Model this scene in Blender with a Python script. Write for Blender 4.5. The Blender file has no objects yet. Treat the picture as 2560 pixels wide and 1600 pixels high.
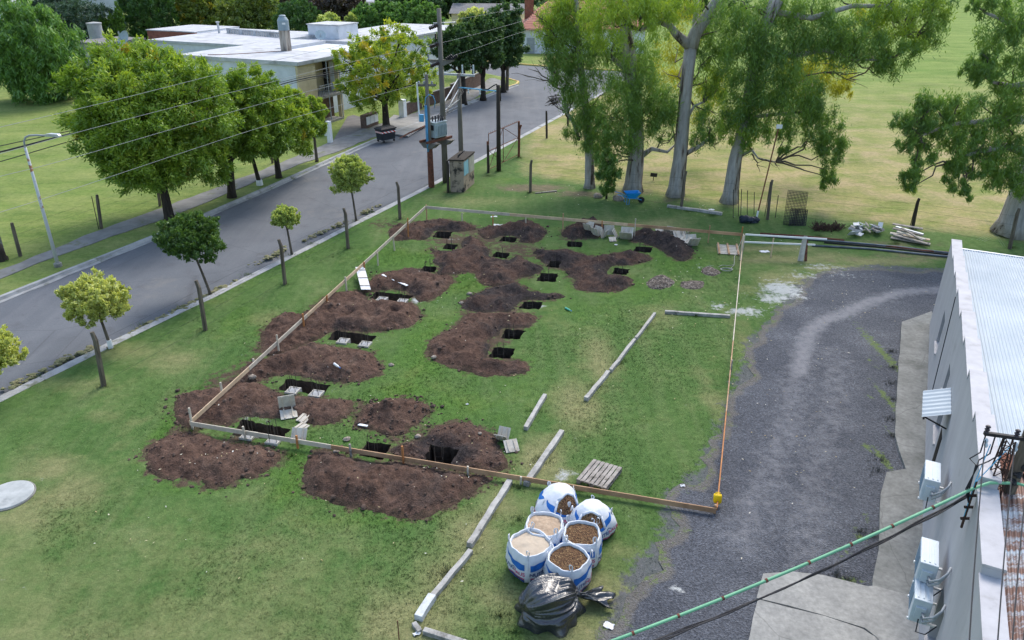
import bpy, bmesh, math, random
import numpy as np
from mathutils import Vector, Matrix
from mathutils.geometry import delaunay_2d_cdt
random.seed(7); RNG = np.random.default_rng(11)
R = math.radians
C = bpy.context.scene.collection
# ------------------------------------------------------------------ camera model (used to survey the photo onto the ground plane)
FPX = 1900.0; TH = math.atan2(920, 1900); CH = 12.9; KD = 2560/2419.5
def ray(u, v):
    x = (u-1280)/FPX; y = (v-800)/FPX
    return (x, math.cos(TH)-y*math.sin(TH), -math.sin(TH)-y*math.cos(TH))
def G(u, v, z=0.0):
    d = ray(u, v); t = (z-CH)/d[2]
    return Vector((d[0]*t, d[1]*t, z))
def GD(u, v, z=0.0): return G(u*KD, v*KD, z)
def AY(u, v, Y):
    d = ray(u, v); t = Y/d[1]
    return Vector((d[0]*t, Y, CH+d[2]*t))
def proj(p):
    x, y, z = p[0], p[1], p[2]-CH
    dep = y*math.cos(TH)-z*math.sin(TH); up = y*math.sin(TH)+z*math.cos(TH)
    return 1280+FPX*x/dep, 800-FPX*up/dep
def zat(xy, v):
    lo, hi = -4.0, 30.0
    for _ in range(40):
        m = (lo+hi)/2
        if proj((xy[0], xy[1], m))[1] > v: lo = m
        else: hi = m
    return lo
# ------------------------------------------------------------------ materials
class NT:
    def __init__(s, name):
        s.m = bpy.data.materials.new(name); s.m.use_nodes = True
        s.t = s.m.node_tree; s.t.nodes.clear()
        s.out = s.t.nodes.new('ShaderNodeOutputMaterial')
        s.tc = s.t.nodes.new('ShaderNodeTexCoord')
    def n(s, typ, **kw):
        nd = s.t.nodes.new(typ)
        for k, v in kw.items():
            if k.startswith('i_'):
                key = k[2:]
                key = int(key) if key.isdigit() else key
                s.set(nd.inputs[key], v)
            else: setattr(nd, k, v)
        return nd
    def set(s, inp, v):
        if isinstance(v, bpy.types.NodeSocket): s.t.links.new(v, inp)
        else:
            try: inp.default_value = v
            except Exception: inp.default_value = tuple(v)+(1.0,)
    def map(s, scale=(1,1,1), rot=(0,0,0), coord='Object', vec=None):
        mp = s.n('ShaderNodeMapping'); s.t.links.new(vec if vec is not None else s.tc.outputs[coord], mp.inputs[0])
        mp.inputs['Scale'].default_value = scale; mp.inputs['Rotation'].default_value = rot
        return mp.outputs[0]
    def noise(s, scale, detail=3, rough=.55, vec=None, dist=0.0):
        nd = s.n('ShaderNodeTexNoise'); nd.inputs['Scale'].default_value = scale; nd.inputs['Detail'].default_value = detail
        nd.inputs['Roughness'].default_value = rough; nd.inputs['Distortion'].default_value = dist
        s.t.links.new(vec if vec is not None else s.tc.outputs['Object'], nd.inputs['Vector'])
        return nd.outputs['Fac']
    def ramp(s, fac, stops, interp='LINEAR'):
        nd = s.n('ShaderNodeValToRGB'); cr = nd.color_ramp; cr.interpolation = interp
        while len(cr.elements) < len(stops): cr.elements.new(.5)
        for e, (p, c) in zip(cr.elements, stops):
            e.position = p
            e.color = (c, c, c, 1) if isinstance(c, (int, float)) else tuple(c)+(1,)
        s.t.links.new(fac, nd.inputs[0]); return nd.outputs[0]
    def mix(s, fac, a, b, blend='MIX'):
        nd = s.n('ShaderNodeMix', data_type='RGBA', blend_type=blend)
        s.set(nd.inputs[0], fac); s.set(nd.inputs[6], a); s.set(nd.inputs[7], b)
        return nd.outputs[2]
    def math(s, op, a, b=0.0, clamp=False):
        nd = s.n('ShaderNodeMath', operation=op, use_clamp=clamp); s.set(nd.inputs[0], a); s.set(nd.inputs[1], b)
        return nd.outputs[0]
    def attr(s, name):
        nd = s.n('ShaderNodeAttribute', attribute_name=name); return nd.outputs['Fac']
    def bump(s, h, strength=.3, dist=.02):
        nd = s.n('ShaderNodeBump'); nd.inputs['Strength'].default_value = strength; nd.inputs['Distance'].default_value = dist
        s.t.links.new(h, nd.inputs['Height']); return nd.outputs[0]
    def bsdf(s, col, rough=.8, metal=0.0, normal=None, spec=.3, **kw):
        b = s.n('ShaderNodeBsdfPrincipled'); s.set(b.inputs['Base Color'], col); s.set(b.inputs['Roughness'], rough)
        b.inputs['Metallic'].default_value = metal; b.inputs['Specular IOR Level'].default_value = spec
        for k, v in kw.items(): s.set(b.inputs[k.replace('_', ' ')], v)
        if normal is not None: s.t.links.new(normal, b.inputs['Normal'])
        s.t.links.new(b.outputs[0], s.out.inputs[0]); return b
def simple(name, c1, c2=None, scale=3.0, rough=.75, metal=0.0, bump=0.0, bscale=None, spec=.3, stretch=(1,1,1), detail=4, lo=.35, hi=.65, stain=None, stscale=1.0, stlo=.55, sthi=.7):
    t = NT(name); c2 = c2 or tuple(x*.75 for x in c1)
    v = t.map(stretch) if stretch != (1,1,1) else None
    f = t.noise(scale, detail, .6, v)
    col = t.ramp(f, [(lo, c1), (hi, c2)])
    if stain:
        f2 = t.noise(stscale, 5, .65)
        col = t.mix(t.ramp(f2, [(stlo, 0.0), (sthi, 1.0)]), col, stain)
    nm = t.bump(t.noise(bscale or scale*4, 4, .6, v), bump, .02) if bump else None
    t.bsdf(col, rough, metal, nm, spec); return t.m
M = {}
M['concrete'] = simple('concrete', (.30,.295,.275), (.19,.187,.175), 2.2, .85, bump=.25, bscale=30, stain=(.11,.11,.10), stscale=1.4)
M['beam_concrete'] = simple('beam_concrete', (.44,.43,.41), (.27,.265,.25), 4, .9, bump=.4, bscale=25, stain=(.13,.125,.115), stscale=3.2, stlo=.57, sthi=.7)
M['white_concrete'] = simple('white_concrete', (.60,.63,.66), (.42,.44,.45), 6, .85, bump=.3, bscale=25)
M['lid_concrete'] = simple('lid_concrete', (.44,.46,.46), (.33,.35,.35), 3, .8, bump=.2, bscale=30, stain=(.2,.215,.22), stscale=1.6, stlo=.58, sthi=.75)
M['pole_concrete'] = simple('pole_concrete', (.20,.185,.165), (.125,.115,.10), 2.5, .9, bump=.3, bscale=18, stretch=(1,1,.3))
M['post_wood'] = simple('post_wood', (.17,.145,.115), (.075,.062,.05), 6, .9, bump=.5, bscale=14, stretch=(2,2,.25))
M['dark_wood'] = simple('dark_wood', (.055,.045,.038), (.028,.024,.02), 6, .9, bump=.4, bscale=14, stretch=(2,2,.25))
M['pine'] = simple('pine', (.62,.48,.33), (.47,.34,.22), 3, .7, bump=.15, bscale=14, detail=6)
M['pine_grey'] = simple('pine_grey', (.58,.52,.43), (.42,.37,.30), 3, .75, bump=.15, bscale=14, detail=6)
M['pine_orange'] = simple('pine_orange', (.48,.21,.075), (.34,.135,.05), 3, .7, bump=.15, bscale=14)
M['pine_tan'] = simple('pine_tan', (.50,.32,.19), (.32,.19,.11), 2.2, .75, bump=.2, bscale=12, detail=6)
M['old_wood'] = simple('old_wood', (.37,.34,.31), (.21,.19,.17), 5, .85, bump=.4, bscale=16, stain=(.10,.09,.08), stscale=4, stlo=.6, sthi=.7)
M['plywood'] = simple('plywood', (.56,.53,.47), (.42,.39,.335), 4, .8, bump=.2, bscale=12, stain=(.26,.22,.18), stscale=5, stlo=.58, sthi=.7)
M['rust'] = simple('rust', (.20,.075,.045), (.09,.04,.03), 7, .85, bump=.3, bscale=20)
M['dark_steel'] = simple('dark_steel', (.05,.05,.055), (.03,.03,.032), 9, .6, .5)
M['rebar'] = simple('rebar', (.085,.072,.062), (.05,.043,.038), 12, .7, .3)
M['white_paint'] = simple('white_paint', (.78,.80,.82), (.68,.70,.73), 3, .55)
M['grey_paint'] = simple('grey_paint', (.34,.37,.40), (.27,.29,.32), 3, .5)
M['aluminium'] = simple('aluminium', (.5,.53,.57), (.4,.43,.47), 4, .4, .4)
M['black_rubber'] = simple('black_rubber', (.022,.022,.026), (.014,.014,.017), 8, .6)
M['porcelain'] = simple('porcelain', (.035,.018,.016), (.02,.012,.012), 8, .25, spec=.6)
M['blue_pvc'] = simple('blue_pvc', (.10,.36,.62), (.08,.29,.52), 6, .45)
M['barrow_blue'] = simple('barrow_blue', (.012,.27,.66), (.01,.22,.55), 6, .4)
M['green_pipe'] = simple('green_pipe', (.20,.47,.28), (.15,.38,.23), 1.5, .5)
M['pipe_grey'] = simple('pipe_grey', (.13,.16,.20), (.075,.09,.115), 2, .5)
M['yellow_plastic'] = simple('yellow_plastic', (.88,.60,.005), (.78,.50,.004), 4, .4)
M['ac_white'] = simple('ac_white', (.58,.65,.71), (.50,.57,.63), 3, .4)
M['ac_grille'] = simple('ac_grille', (.16,.26,.36), (.10,.17,.26), 30, .5)
M['black_sheet'] = simple('black_sheet', (.012,.013,.016), (.02,.021,.024), 2, .32, spec=.6, bump=.35, bscale=6)
M['dust_blue'] = simple('dust_blue', (.018,.028,.045), (.012,.02,.034), 4, .5)
M['paper'] = simple('paper', (.75,.76,.78), (.62,.63,.66), 9, .7)
M['green_glass'] = simple('green_glass', (.10,.45,.33), (.07,.35,.26), 9, .2)
M['stone'] = simple('stone', (.36,.31,.26), (.22,.18,.15), 9, .9, bump=.4)
M['lime'] = simple('lime', (.70,.72,.72), (.46,.48,.47), 6, .95, bump=.3, bscale=20)
M['wire'] = simple('wire', (.30,.31,.31), (.24,.25,.25), 9, .5, .3)
M['cable'] = simple('cable', (.020,.021,.028), (.014,.015,.02), 9, .55)
M['light_blue_wire'] = simple('light_blue_wire', (.12,.45,.68), (.1,.38,.6), 9, .5)
M['brick_red'] = None
M['opening_shade'] = simple('opening_shade', (.012,.011,.010), (.008,.008,.008), 5, .95)  # near-black colour that paints the shade inside openings
M['window_dark'] = simple('window_dark', (.02,.022,.028), (.014,.015,.02), 2, .15, spec=.6)
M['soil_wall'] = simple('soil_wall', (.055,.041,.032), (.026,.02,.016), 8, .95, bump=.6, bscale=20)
def wood_lab(): pass
# ------------------------------------------------------------------ mesh builder
class MB:
    def __init__(s): s.v = []; s.f = []; s.mi = []; s.cur = 0
    def add(s, vs, fs):
        b = len(s.v); s.v += [tuple(p) for p in vs]; s.f += [tuple(i+b for i in f) for f in fs]; s.mi += [s.cur]*len(fs); return s
    def frame(s, o, x, y, z, a, b, c):
        o = Vector(o); x, y, z = Vector(x), Vector(y), Vector(z)
        vs = [o+x*i+y*j+z*k for k in (c[0], c[1]) for j in (b[0], b[1]) for i in (a[0], a[1])]
        return s.add(vs, [(0,2,3,1),(4,5,7,6),(0,1,5,4),(2,6,7,3),(0,4,6,2),(1,3,7,5)])
    def box(s, c, d, rz=0.0, rot=None):
        m = rot if rot is not None else Matrix.Rotation(rz, 3, 'Z')
        return s.frame(c, m.col[0], m.col[1], m.col[2], (-d[0]/2, d[0]/2), (-d[1]/2, d[1]/2), (-d[2]/2, d[2]/2))
    def bar(s, a, b, w, h, up=(0,0,1)):
        a, b = Vector(a), Vector(b); x = (b-a); L = x.length; x = x/L
        u = Vector(up); y = u.cross(x)
        if y.length < 1e-4: y = Vector((1,0,0)).cross(x)
        y.normalize(); z = x.cross(y)
        return s.frame(a, x, y, z, (0, L), (-w/2, w/2), (-h/2, h/2))
    def tube(s, pts, r, n=8, cap=True):
        pts = [Vector(p) for p in pts]; rs = r if isinstance(r, (list, tuple)) else [r]*len(pts)
        vs = []; prev = None
        for i, p in enumerate(pts):
            t = (pts[min(i+1, len(pts)-1)]-pts[max(i-1, 0)])
            t = t.normalized() if t.length > 1e-9 else Vector((0,0,1))
            if prev is None:
                a = Vector((1,0,0)) if abs(t.x) < .9 else Vector((0,1,0))
                e = t.cross(a).normalized()
            else:
                e = prev-t*prev.dot(t)
                e = e.normalized() if e.length > 1e-6 else t.orthogonal().normalized()
            prev = e; g = t.cross(e)
            for k in range(n):
                w = 2*math.pi*k/n; vs.append(p+(e*math.cos(w)+g*math.sin(w))*rs[i])
        fs = [(i*n+k, i*n+(k+1) % n, (i+1)*n+(k+1) % n, (i+1)*n+k) for i in range(len(pts)-1) for k in range(n)]
        if cap: fs += [tuple(range(n-1, -1, -1)), tuple((len(pts)-1)*n+k for k in range(n))]
        return s.add(vs, fs)
    def cyl(s, c, r, h, n=16, r2=None):
        c = Vector(c); return s.tube([c, c+Vector((0,0,h))], [r, r if r2 is None else r2], n)
    def lathe(s, prof, c=(0,0,0), n=20):
        c = Vector(c); vs = []
        for r, z in prof:
            for k in range(n):
                w = 2*math.pi*k/n; vs.append(c+Vector((r*math.cos(w), r*math.sin(w), z)))
        fs = [(i*n+k, i*n+(k+1) % n, (i+1)*n+(k+1) % n, (i+1)*n+k) for i in range(len(prof)-1) for k in range(n)]
        fs += [tuple(range(n-1, -1, -1)), tuple((len(prof)-1)*n+k for k in range(n))]
        return s.add(vs, fs)
    def prism(s, poly, z0, z1):
        n = len(poly); area = sum(poly[i][0]*poly[(i+1) % n][1]-poly[(i+1) % n][0]*poly[i][1] for i in range(n))
        if area < 0: poly = poly[::-1]
        vs = [(p[0], p[1], z0) for p in poly]+[(p[0], p[1], z1) for p in poly]
        return s.add(vs, [tuple(range(n-1, -1, -1)), tuple(range(n, 2*n))]+[(i, (i+1) % n, n+(i+1) % n, n+i) for i in range(n)])
    def slab(s, poly, z):
        n = len(poly); area = sum(poly[i][0]*poly[(i+1) % n][1]-poly[(i+1) % n][0]*poly[i][1] for i in range(n))
        if area < 0: poly = poly[::-1]
        return s.add([(p[0], p[1], z) for p in poly], [tuple(range(n))])
    def blob(s, c, r, n=8, m=5, jit=.25, seed=0):
        rr = random.Random(seed); c = Vector(c); vs = [c+Vector((0,0,-r[2]))]
        for i in range(1, m):
            a = -math.pi/2+math.pi*i/m
            for k in range(n):
                w = 2*math.pi*k/n; q = 1+rr.uniform(-jit, jit)
                vs.append(c+Vector((r[0]*math.cos(a)*math.cos(w)*q, r[1]*math.cos(a)*math.sin(w)*q, r[2]*math.sin(a)*q)))
        vs.append(c+Vector((0,0,r[2]))); L = len(vs)-1
        fs = [(0, 1+(k+1) % n, 1+k) for k in range(n)]
        for i in range(m-2):
            fs += [(1+i*n+k, 1+i*n+(k+1) % n, 1+(i+1)*n+(k+1) % n, 1+(i+1)*n+k) for k in range(n)]
        fs += [(L, 1+(m-2)*n+k, 1+(m-2)*n+(k+1) % n) for k in range(n)]
        return s.add(vs, fs)
    def build(s, name, mat, parent=None, smooth=False, bevel=0.0, world=True, base=None, attrs=None):
        off = Vector((0,0,0))
        if parent is not None and world:
            q = parent
            while q is not None: off += q.location; q = q.parent
        if base is not None: off += Vector(base)
        me = bpy.data.meshes.new(name)
        me.from_pydata([tuple(Vector(p)-off) for p in s.v], [], s.f)
        mats = mat if isinstance(mat, (list, tuple)) else [mat]
        for m in mats: me.materials.append(M[m] if isinstance(m, str) else m)
        if len(mats) > 1: me.polygons.foreach_set('material_index', s.mi)
        if smooth: me.polygons.foreach_set('use_smooth', [True]*len(me.polygons))
        me.validate(); me.update()
        o = bpy.data.objects.new(name, me); C.objects.link(o)
        if parent is not None: o.parent = parent
        if base is not None: o.location = base
        if bevel:
            b = o.modifiers.new('edge', 'BEVEL'); b.width = bevel; b.segments = 2; b.limit_method = 'ANGLE'
        return o
def tag(o, label=None, cat=None, group=None, kind=None):
    if label: o['label'] = label
    if cat: o['category'] = cat
    if group: o['group'] = group
    if kind: o['kind'] = kind
    return o
def thing(name, label, cat, loc=(0,0,0), rz=0.0, group=None):
    o = bpy.data.objects.new(name, None); C.objects.link(o); o.empty_display_size = .2
    o.location = loc; o.rotation_euler = (0,0,rz); return tag(o, label, cat, group)
def copy_tree(o, parent=None):
    c = o.copy(); C.objects.link(c)
    if parent is not None: c.parent = parent
    for ch in list(o.children): copy_tree(ch, c)
    return c
def npmesh(name, verts, faces, mat, parent=None, attrs=None, smooth=False, base=None):
    """verts (N,3) array, faces (M,k) array with one k"""
    me = bpy.data.meshes.new(name); verts = np.asarray(verts, np.float32)
    if base is not None: verts = verts-np.asarray(base, np.float32)
    me.vertices.add(len(verts)); me.vertices.foreach_set('co', verts.ravel())
    faces = np.asarray(faces, np.int32); k = faces.shape[1]
    me.loops.add(faces.size); me.loops.foreach_set('vertex_index', faces.ravel())
    me.polygons.add(len(faces)); me.polygons.foreach_set('loop_start', np.arange(0, faces.size, k, dtype=np.int32))
    me.polygons.foreach_set('loop_total', np.full(len(faces), k, np.int32))
    if smooth: me.polygons.foreach_set('use_smooth', np.ones(len(faces), bool))
    for an, av in (attrs or {}).items():
        a = me.attributes.new(an, 'FLOAT', 'POINT'); a.data.foreach_set('value', np.asarray(av, np.float32))
    me.materials.append(M[mat] if isinstance(mat, str) else mat)
    me.update(calc_edges=True)
    o = bpy.data.objects.new(name, me); C.objects.link(o)
    if parent is not None: o.parent = parent
    if base is not None: o.location = base
    return o
def vnoise(x, y, s, seed=0):
    """smooth value noise for numpy arrays"""
    x = np.asarray(x, float)/s+seed*17.3; y = np.asarray(y, float)/s+seed*9.1
    xi = np.floor(x).astype(int); yi = np.floor(y).astype(int); fx = x-xi; fy = y-yi
    fx = fx*fx*(3-2*fx); fy = fy*fy*(3-2*fy)
    def h(a, b):
        n = np.sin(a*127.1+b*311.7+seed*74.7)*43758.5453
        return n-np.floor(n)
    return (h(xi, yi)*(1-fx)+h(xi+1, yi)*fx)*(1-fy)+(h(xi, yi+1)*(1-fx)+h(xi+1, yi+1)*fx)*fy
def inpoly(x, y, poly):
    x = np.asarray(x); y = np.asarray(y); r = np.zeros(x.shape, bool); n = len(poly)
    for i in range(n):
        x1, y1 = poly[i][0], poly[i][1]; x2, y2 = poly[(i+1) % n][0], poly[(i+1) % n][1]
        c = (y1 > y) != (y2 > y)
        with np.errstate(divide='ignore', invalid='ignore'):
            r ^= c & (x < (x2-x1)*(y-y1)/(y2-y1+1e-12)+x1)
    return r
def segdist(x, y, pts, closed=True):
    d = np.full(np.shape(x), 1e9); n = len(pts)
    for i in range(n if closed else n-1):
        ax, ay = pts[i][0], pts[i][1]; bx, by = pts[(i+1) % n][0], pts[(i+1) % n][1]
        dx, dy = bx-ax, by-ay; L = dx*dx+dy*dy+1e-12
        t = np.clip(((x-ax)*dx+(y-ay)*dy)/L, 0, 1)
        d = np.minimum(d, np.hypot(x-ax-t*dx, y-ay-t*dy))
    return d
def ragged(poly, step, amp, seed=0):
    """resample a closed outline and push it in and out"""
    rr = random.Random(seed); out = []; n = len(poly)
    for i in range(n):
        a = Vector((poly[i][0], poly[i][1])); b = Vector((poly[(i+1) % n][0], poly[(i+1) % n][1])); L = (b-a).length
        m = max(1, int(L/step)); nr = Vector((-(b-a).y, (b-a).x))/max(L, 1e-6)
        for j in range(m):
            p = a+(b-a)*(j/m); out.append(p+nr*rr.uniform(-amp, amp))
    return [(p.x, p.y) for p in out]
def smooth_closed(pts, k=4):
    """Catmull-Rom through a closed outline"""
    n = len(pts); out = []
    for i in range(n):
        p0, p1, p2, p3 = [Vector((q[0], q[1])) for q in (pts[i-1], pts[i], pts[(i+1) % n], pts[(i+2) % n])]
        for j in range(k):
            t = j/k
            q = .5*((2*p1)+(p2-p0)*t+(2*p0-5*p1+4*p2-p3)*t*t+(3*p1-p0-3*p2+p3)*t**3)
            out.append((q.x, q.y))
    return out
def cdt(points, edges, keep):
    vs, es, fs, *_ = delaunay_2d_cdt([Vector((p[0], p[1])) for p in points], edges, [], 0, 1e-5)
    V = np.array([(p.x, p.y) for p in vs]); F = np.array([f for f in fs if len(f) == 3], np.int32)
    c = V[F].mean(axis=1); F = F[keep(c[:, 0], c[:, 1])]
    a = V[F]; ar = (a[:,1,0]-a[:,0,0])*(a[:,2,1]-a[:,0,1])-(a[:,2,0]-a[:,0,0])*(a[:,1,1]-a[:,0,1])
    F[ar < 0] = F[ar < 0][:, ::-1]
    F = F[np.abs(ar) > 1e-7]
    return V, F
# ------------------------------------------------------------------ site survey: pits and mounds (outlines on the ground)
def Z(x0, y0, s, pts): return [G(x0+x*s, y0+y*s) for x, y in pts]
def GP(pts): return [G(*p) for p in pts]
PITS = {k: GP(v) for k, v in {
 'A': [(941,729),(1034,739),(1014,760),(924,746)], 'B': [(840,826),(944,841),(919,863),(817,849)],
 'C': [(715,947),(829,962),(808,989),(697,974)], 'D': [(604,1049),(725,1073),(702,1104),(583,1087)],
 'E': [(916,1103),(976,1111),(957,1149),(897,1139)], 'F': [(1075,1113),(1147,1125),(1125,1165),(1060,1153)],
 'G': [(1263,822),(1313,827),(1300,849),(1251,845)], 'H': [(1233,868),(1287,871),(1276,897),(1222,893)],
 'I': [(1094,578),(1132,580),(1123,597),(1081,593)], 'J': [(1116,609),(1145,611),(1136,625),(1105,622)],
 'K': [(1257,591),(1293,594),(1286,606),(1248,603)], 'L': [(1239,630),(1276,633),(1267,647),(1231,642)],
 'M': [(1061,665),(1093,667),(1087,681),(1051,678)], 'N': [(1375,653),(1405,656),(1396,670),(1366,667)],
 'O': [(1351,682),(1396,684),(1388,705),(1341,703)], 'P': [(1309,754),(1357,755),(1347,773),(1297,772)],
 'Q': [(1419,603),(1456,605),(1454,619),(1418,617)], 'R': [(1588,616),(1632,619),(1626,632),(1583,629)],
 'S': [(1537,669),(1575,673),(1567,688),(1530,684)]}.items()}
def pit_outline(k):
    q = PITS[k]; return ragged([(p.x, p.y) for p in q], .13, .045, ord(k))
PITO = {k: pit_outline(k) for k in PITS}
MOUNDS = [ # outline, height, dark (0..1), label
 (Z(340,940,.2381,[(120,1010),(270,1085),(470,1120),(680,1130),(740,1190),(960,1165),(1090,1090),(1280,1060),(1480,930),(1530,830),(1440,765),(1190,705),(900,670),(640,590),(430,580),(290,640),(130,730),(80,850)]), .45, .05, 'low brown earth heap outside the front left corner of the timber frame'),
 (Z(740,980,.23967,[(60,860),(130,660),(300,600),(520,660),(700,705),(900,730),(1100,720),(1350,780),(1550,815),(1800,850),(2050,880),(2060,920),(1900,1000),(1750,1120),(1600,1200),(1400,1290),(1200,1330),(1000,1290),(750,1230),(500,1200),(280,1120),(100,1050),(70,960)]), .55, .3, 'largest brown earth heap, spreading in front of the front board'),
 (Z(740,980,.23967,[(1340,450),(1450,360),(1650,310),(1850,330),(1980,400),(2080,450),(2180,640),(2230,740),(2150,830),(1950,820),(1800,790),(1600,790),(1340,745),(1000,660),(1000,570),(1150,520),(1290,500)]), .38, .3, 'brown earth heap around the square pit beside the two form boxes'),
 (Z(740,980,.23967,[(630,280),(720,150),(900,90),(1150,60),(1350,120),(1400,200),(1330,290),(1200,380),(1080,460),(900,450),(820,400),(620,370)]), .6, .05, 'reddish brown conical earth heap alone on the grass near the front pits'),
 ([GD(*p) for p in [(410,965),(430,930),(500,918),(560,895),(610,905),(655,925),(680,935),(780,940),(830,945),(833,965),(800,995),(740,1005),(700,985),(640,990),(590,985),(560,990),(540,1010),(480,1000),(450,1020),(420,1000)]], .5, .15, 'brown earth heap inside the front left corner, between two long pits'),
 ([GD(*p) for p in [(560,900),(590,855),(640,845),(740,815),(830,825),(880,835),(905,870),(890,890),(830,905),(760,900),(700,890),(650,890),(600,905)]], .55, .1, 'smooth brown earth heap with a white bottle lying on it'),
 ([GD(*p) for p in [(615,800),(630,770),(660,745),(720,740),(760,705),(800,690),(860,690),(880,712),(960,715),(990,725),(995,745),(975,770),(920,782),(850,785),(790,782),(760,800),(720,815),(660,840),(625,835)]], .55, .1, 'broad brown earth heap under the left board, below the leaning shutter panel'),
 ([GD(*p) for p in [(860,692),(870,665),(900,645),(940,640),(990,635),(1040,650),(1075,655),(1060,680),(1030,705),(990,715),(975,700),(930,685),(880,690)]], .5, .25, 'brown earth heap with a loose white board lying across it'),
 (Z(960,500,.21164,[(40,370),(130,300),(330,280),(520,240),(700,230),(900,260),(1050,290),(1100,340),(1000,370),(830,380),(620,365),(560,420),(480,470),(300,470),(100,480)]), .55, .45, 'dark earth heap in the far left corner of the timber frame'),
 (Z(960,500,.21164,[(1100,370),(1200,320),(1350,320),(1500,270),(1700,260),(1850,300),(1930,390),(1880,460),(1780,510),(1600,500),(1575,440),(1400,425),(1250,470),(1150,440)]), .6, .5, 'dark earth heap at the far board beside white paper scraps'),
 (GP([(1075,622),(1110,630),(1150,622),(1152,602),(1175,592),(1200,600),(1222,622),(1232,648),(1268,650),(1300,640),(1320,655),(1345,662),(1360,672),(1335,690),(1300,695),(1290,705),(1310,712),(1250,718),(1210,712),(1190,695),(1180,680),(1140,685),(1110,690),(1090,685),(1098,668),(1080,655),(1085,640)]), .55, .45, 'wide dark earth heap in the middle of the far group of pits'),
 (GP([(1330,632),(1380,624),(1430,628),(1470,640),(1500,640),(1540,632),(1590,630),(1620,640),(1625,652),(1590,660),(1560,665),(1540,662),(1520,675),(1528,690),(1565,692),(1585,700),(1575,718),(1545,730),(1490,732),(1445,726),(1430,712),(1440,700),(1420,690),(1405,672),(1370,665)]), .55, .55, 'wide dark earth heap right of the middle, next to the gravel heaps'),
 (GP([(1148,770),(1165,745),(1200,728),(1250,715),(1310,715),(1330,730),(1400,735),(1410,745),(1360,752),(1310,752),(1290,770),(1270,782),(1200,782),(1160,775)]), .45, .7, 'near black earth heap with pale stones along its edge'),
 (Z(1000,760,.31746,[(215,290),(290,240),(440,170),(500,90),(600,70),(800,80),(1000,70),(1090,110),(1050,160),(960,195),(830,190),(780,250),(690,290),(720,330),(690,410),(720,440),(870,440),(980,450),(1030,490),(1010,540),(900,560),(690,575),(550,540),(400,500),(270,450),(215,390)]), .5, .3, 'C shaped dark brown earth heap curling round two square pits'),
 (Z(1400,500,.2381,[(20,330),(80,280),(200,250),(350,245),(470,270),(490,300),(430,390),(280,400),(120,420),(20,380)]), .7, .6, 'dark earth heap behind the row of plywood form boxes'),
 (Z(1400,500,.2381,[(780,330),(850,315),(960,320),(1050,350),(1150,400),(1300,430),(1380,480),(1410,550),(1350,620),(1280,645),(1180,610),(1100,560),(1000,500),(850,450),(740,430)]), .7, .75, 'black earth ridge at the far board in front of a heap of plywood offcuts'),
]
GRAVEL_HEAPS = [
 (Z(1400,500,.2381,[(900,870),(1000,805),(1100,795),(1210,865),(1150,915),(1050,940),(950,930)]), .3, 'grey stony heap on the grass, between the dark earth and a flat stone patch'),
 (Z(1400,500,.2381,[(1265,860),(1380,845),(1520,860),(1500,920),(1380,940),(1270,920)]), .12, 'flat dark patch of crushed stone on the grass'),
 (Z(1400,500,.2381,[(1480,720),(1580,700),(1690,760),(1600,800),(1500,770)]), .15, 'small grey rubble heap beside the coiled light blue cord')]
MOUT = [smooth_closed(m[0], 3) for m in MOUNDS]
# ------------------------------------------------------------------ roads and edges in plan
NEAR = [(-26.5,-.2),(-22.5,8.2),(-16.5,20.9),(-14.7,24.8),(-12.5,29.2),(-5.2,45.4),(-2.3,52.3),(4.5,68.7),(10.3,82.5)]
FAR = [(-35.0,-2.0),(-29.2,10.4),(-21.2,28.7),(-17.8,36.8),(-14.8,45.2),(-11.2,56.1),(-7.5,65.5),(-.9,82.2),(.6,85.4)]
ROAD = NEAR+[(14,92),(14,95.5),(5.3,99.2),(-.3,102.6),(-9,108),(-20,115)]+[(-24,110),(-12,102),(-6.5,98),(-3.2,93.6),(-.6,90),(.8,87.2)]+FAR[::-1]
GRAVEL = GP([(1500,1750),(1534,1585),(1554,1531),(1578,1463),(1612,1409),(1646,1365),(1683,1344),(1700,1310),(1662,1290),(1690,1228),(1747,1199),(1777,1152),(1795,1110),(1818,1030),(1850,968),(1884,850),(1941,804),(1966,755),(1986,722),(2032,698),(2089,677),(2191,665),(2294,673),(2440,678),(2440,780),(2340,830),(2320,1096),(2300,1600),(2280,1750)])
GRAVEL = [(p.x, p.y) for p in GRAVEL]
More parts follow.
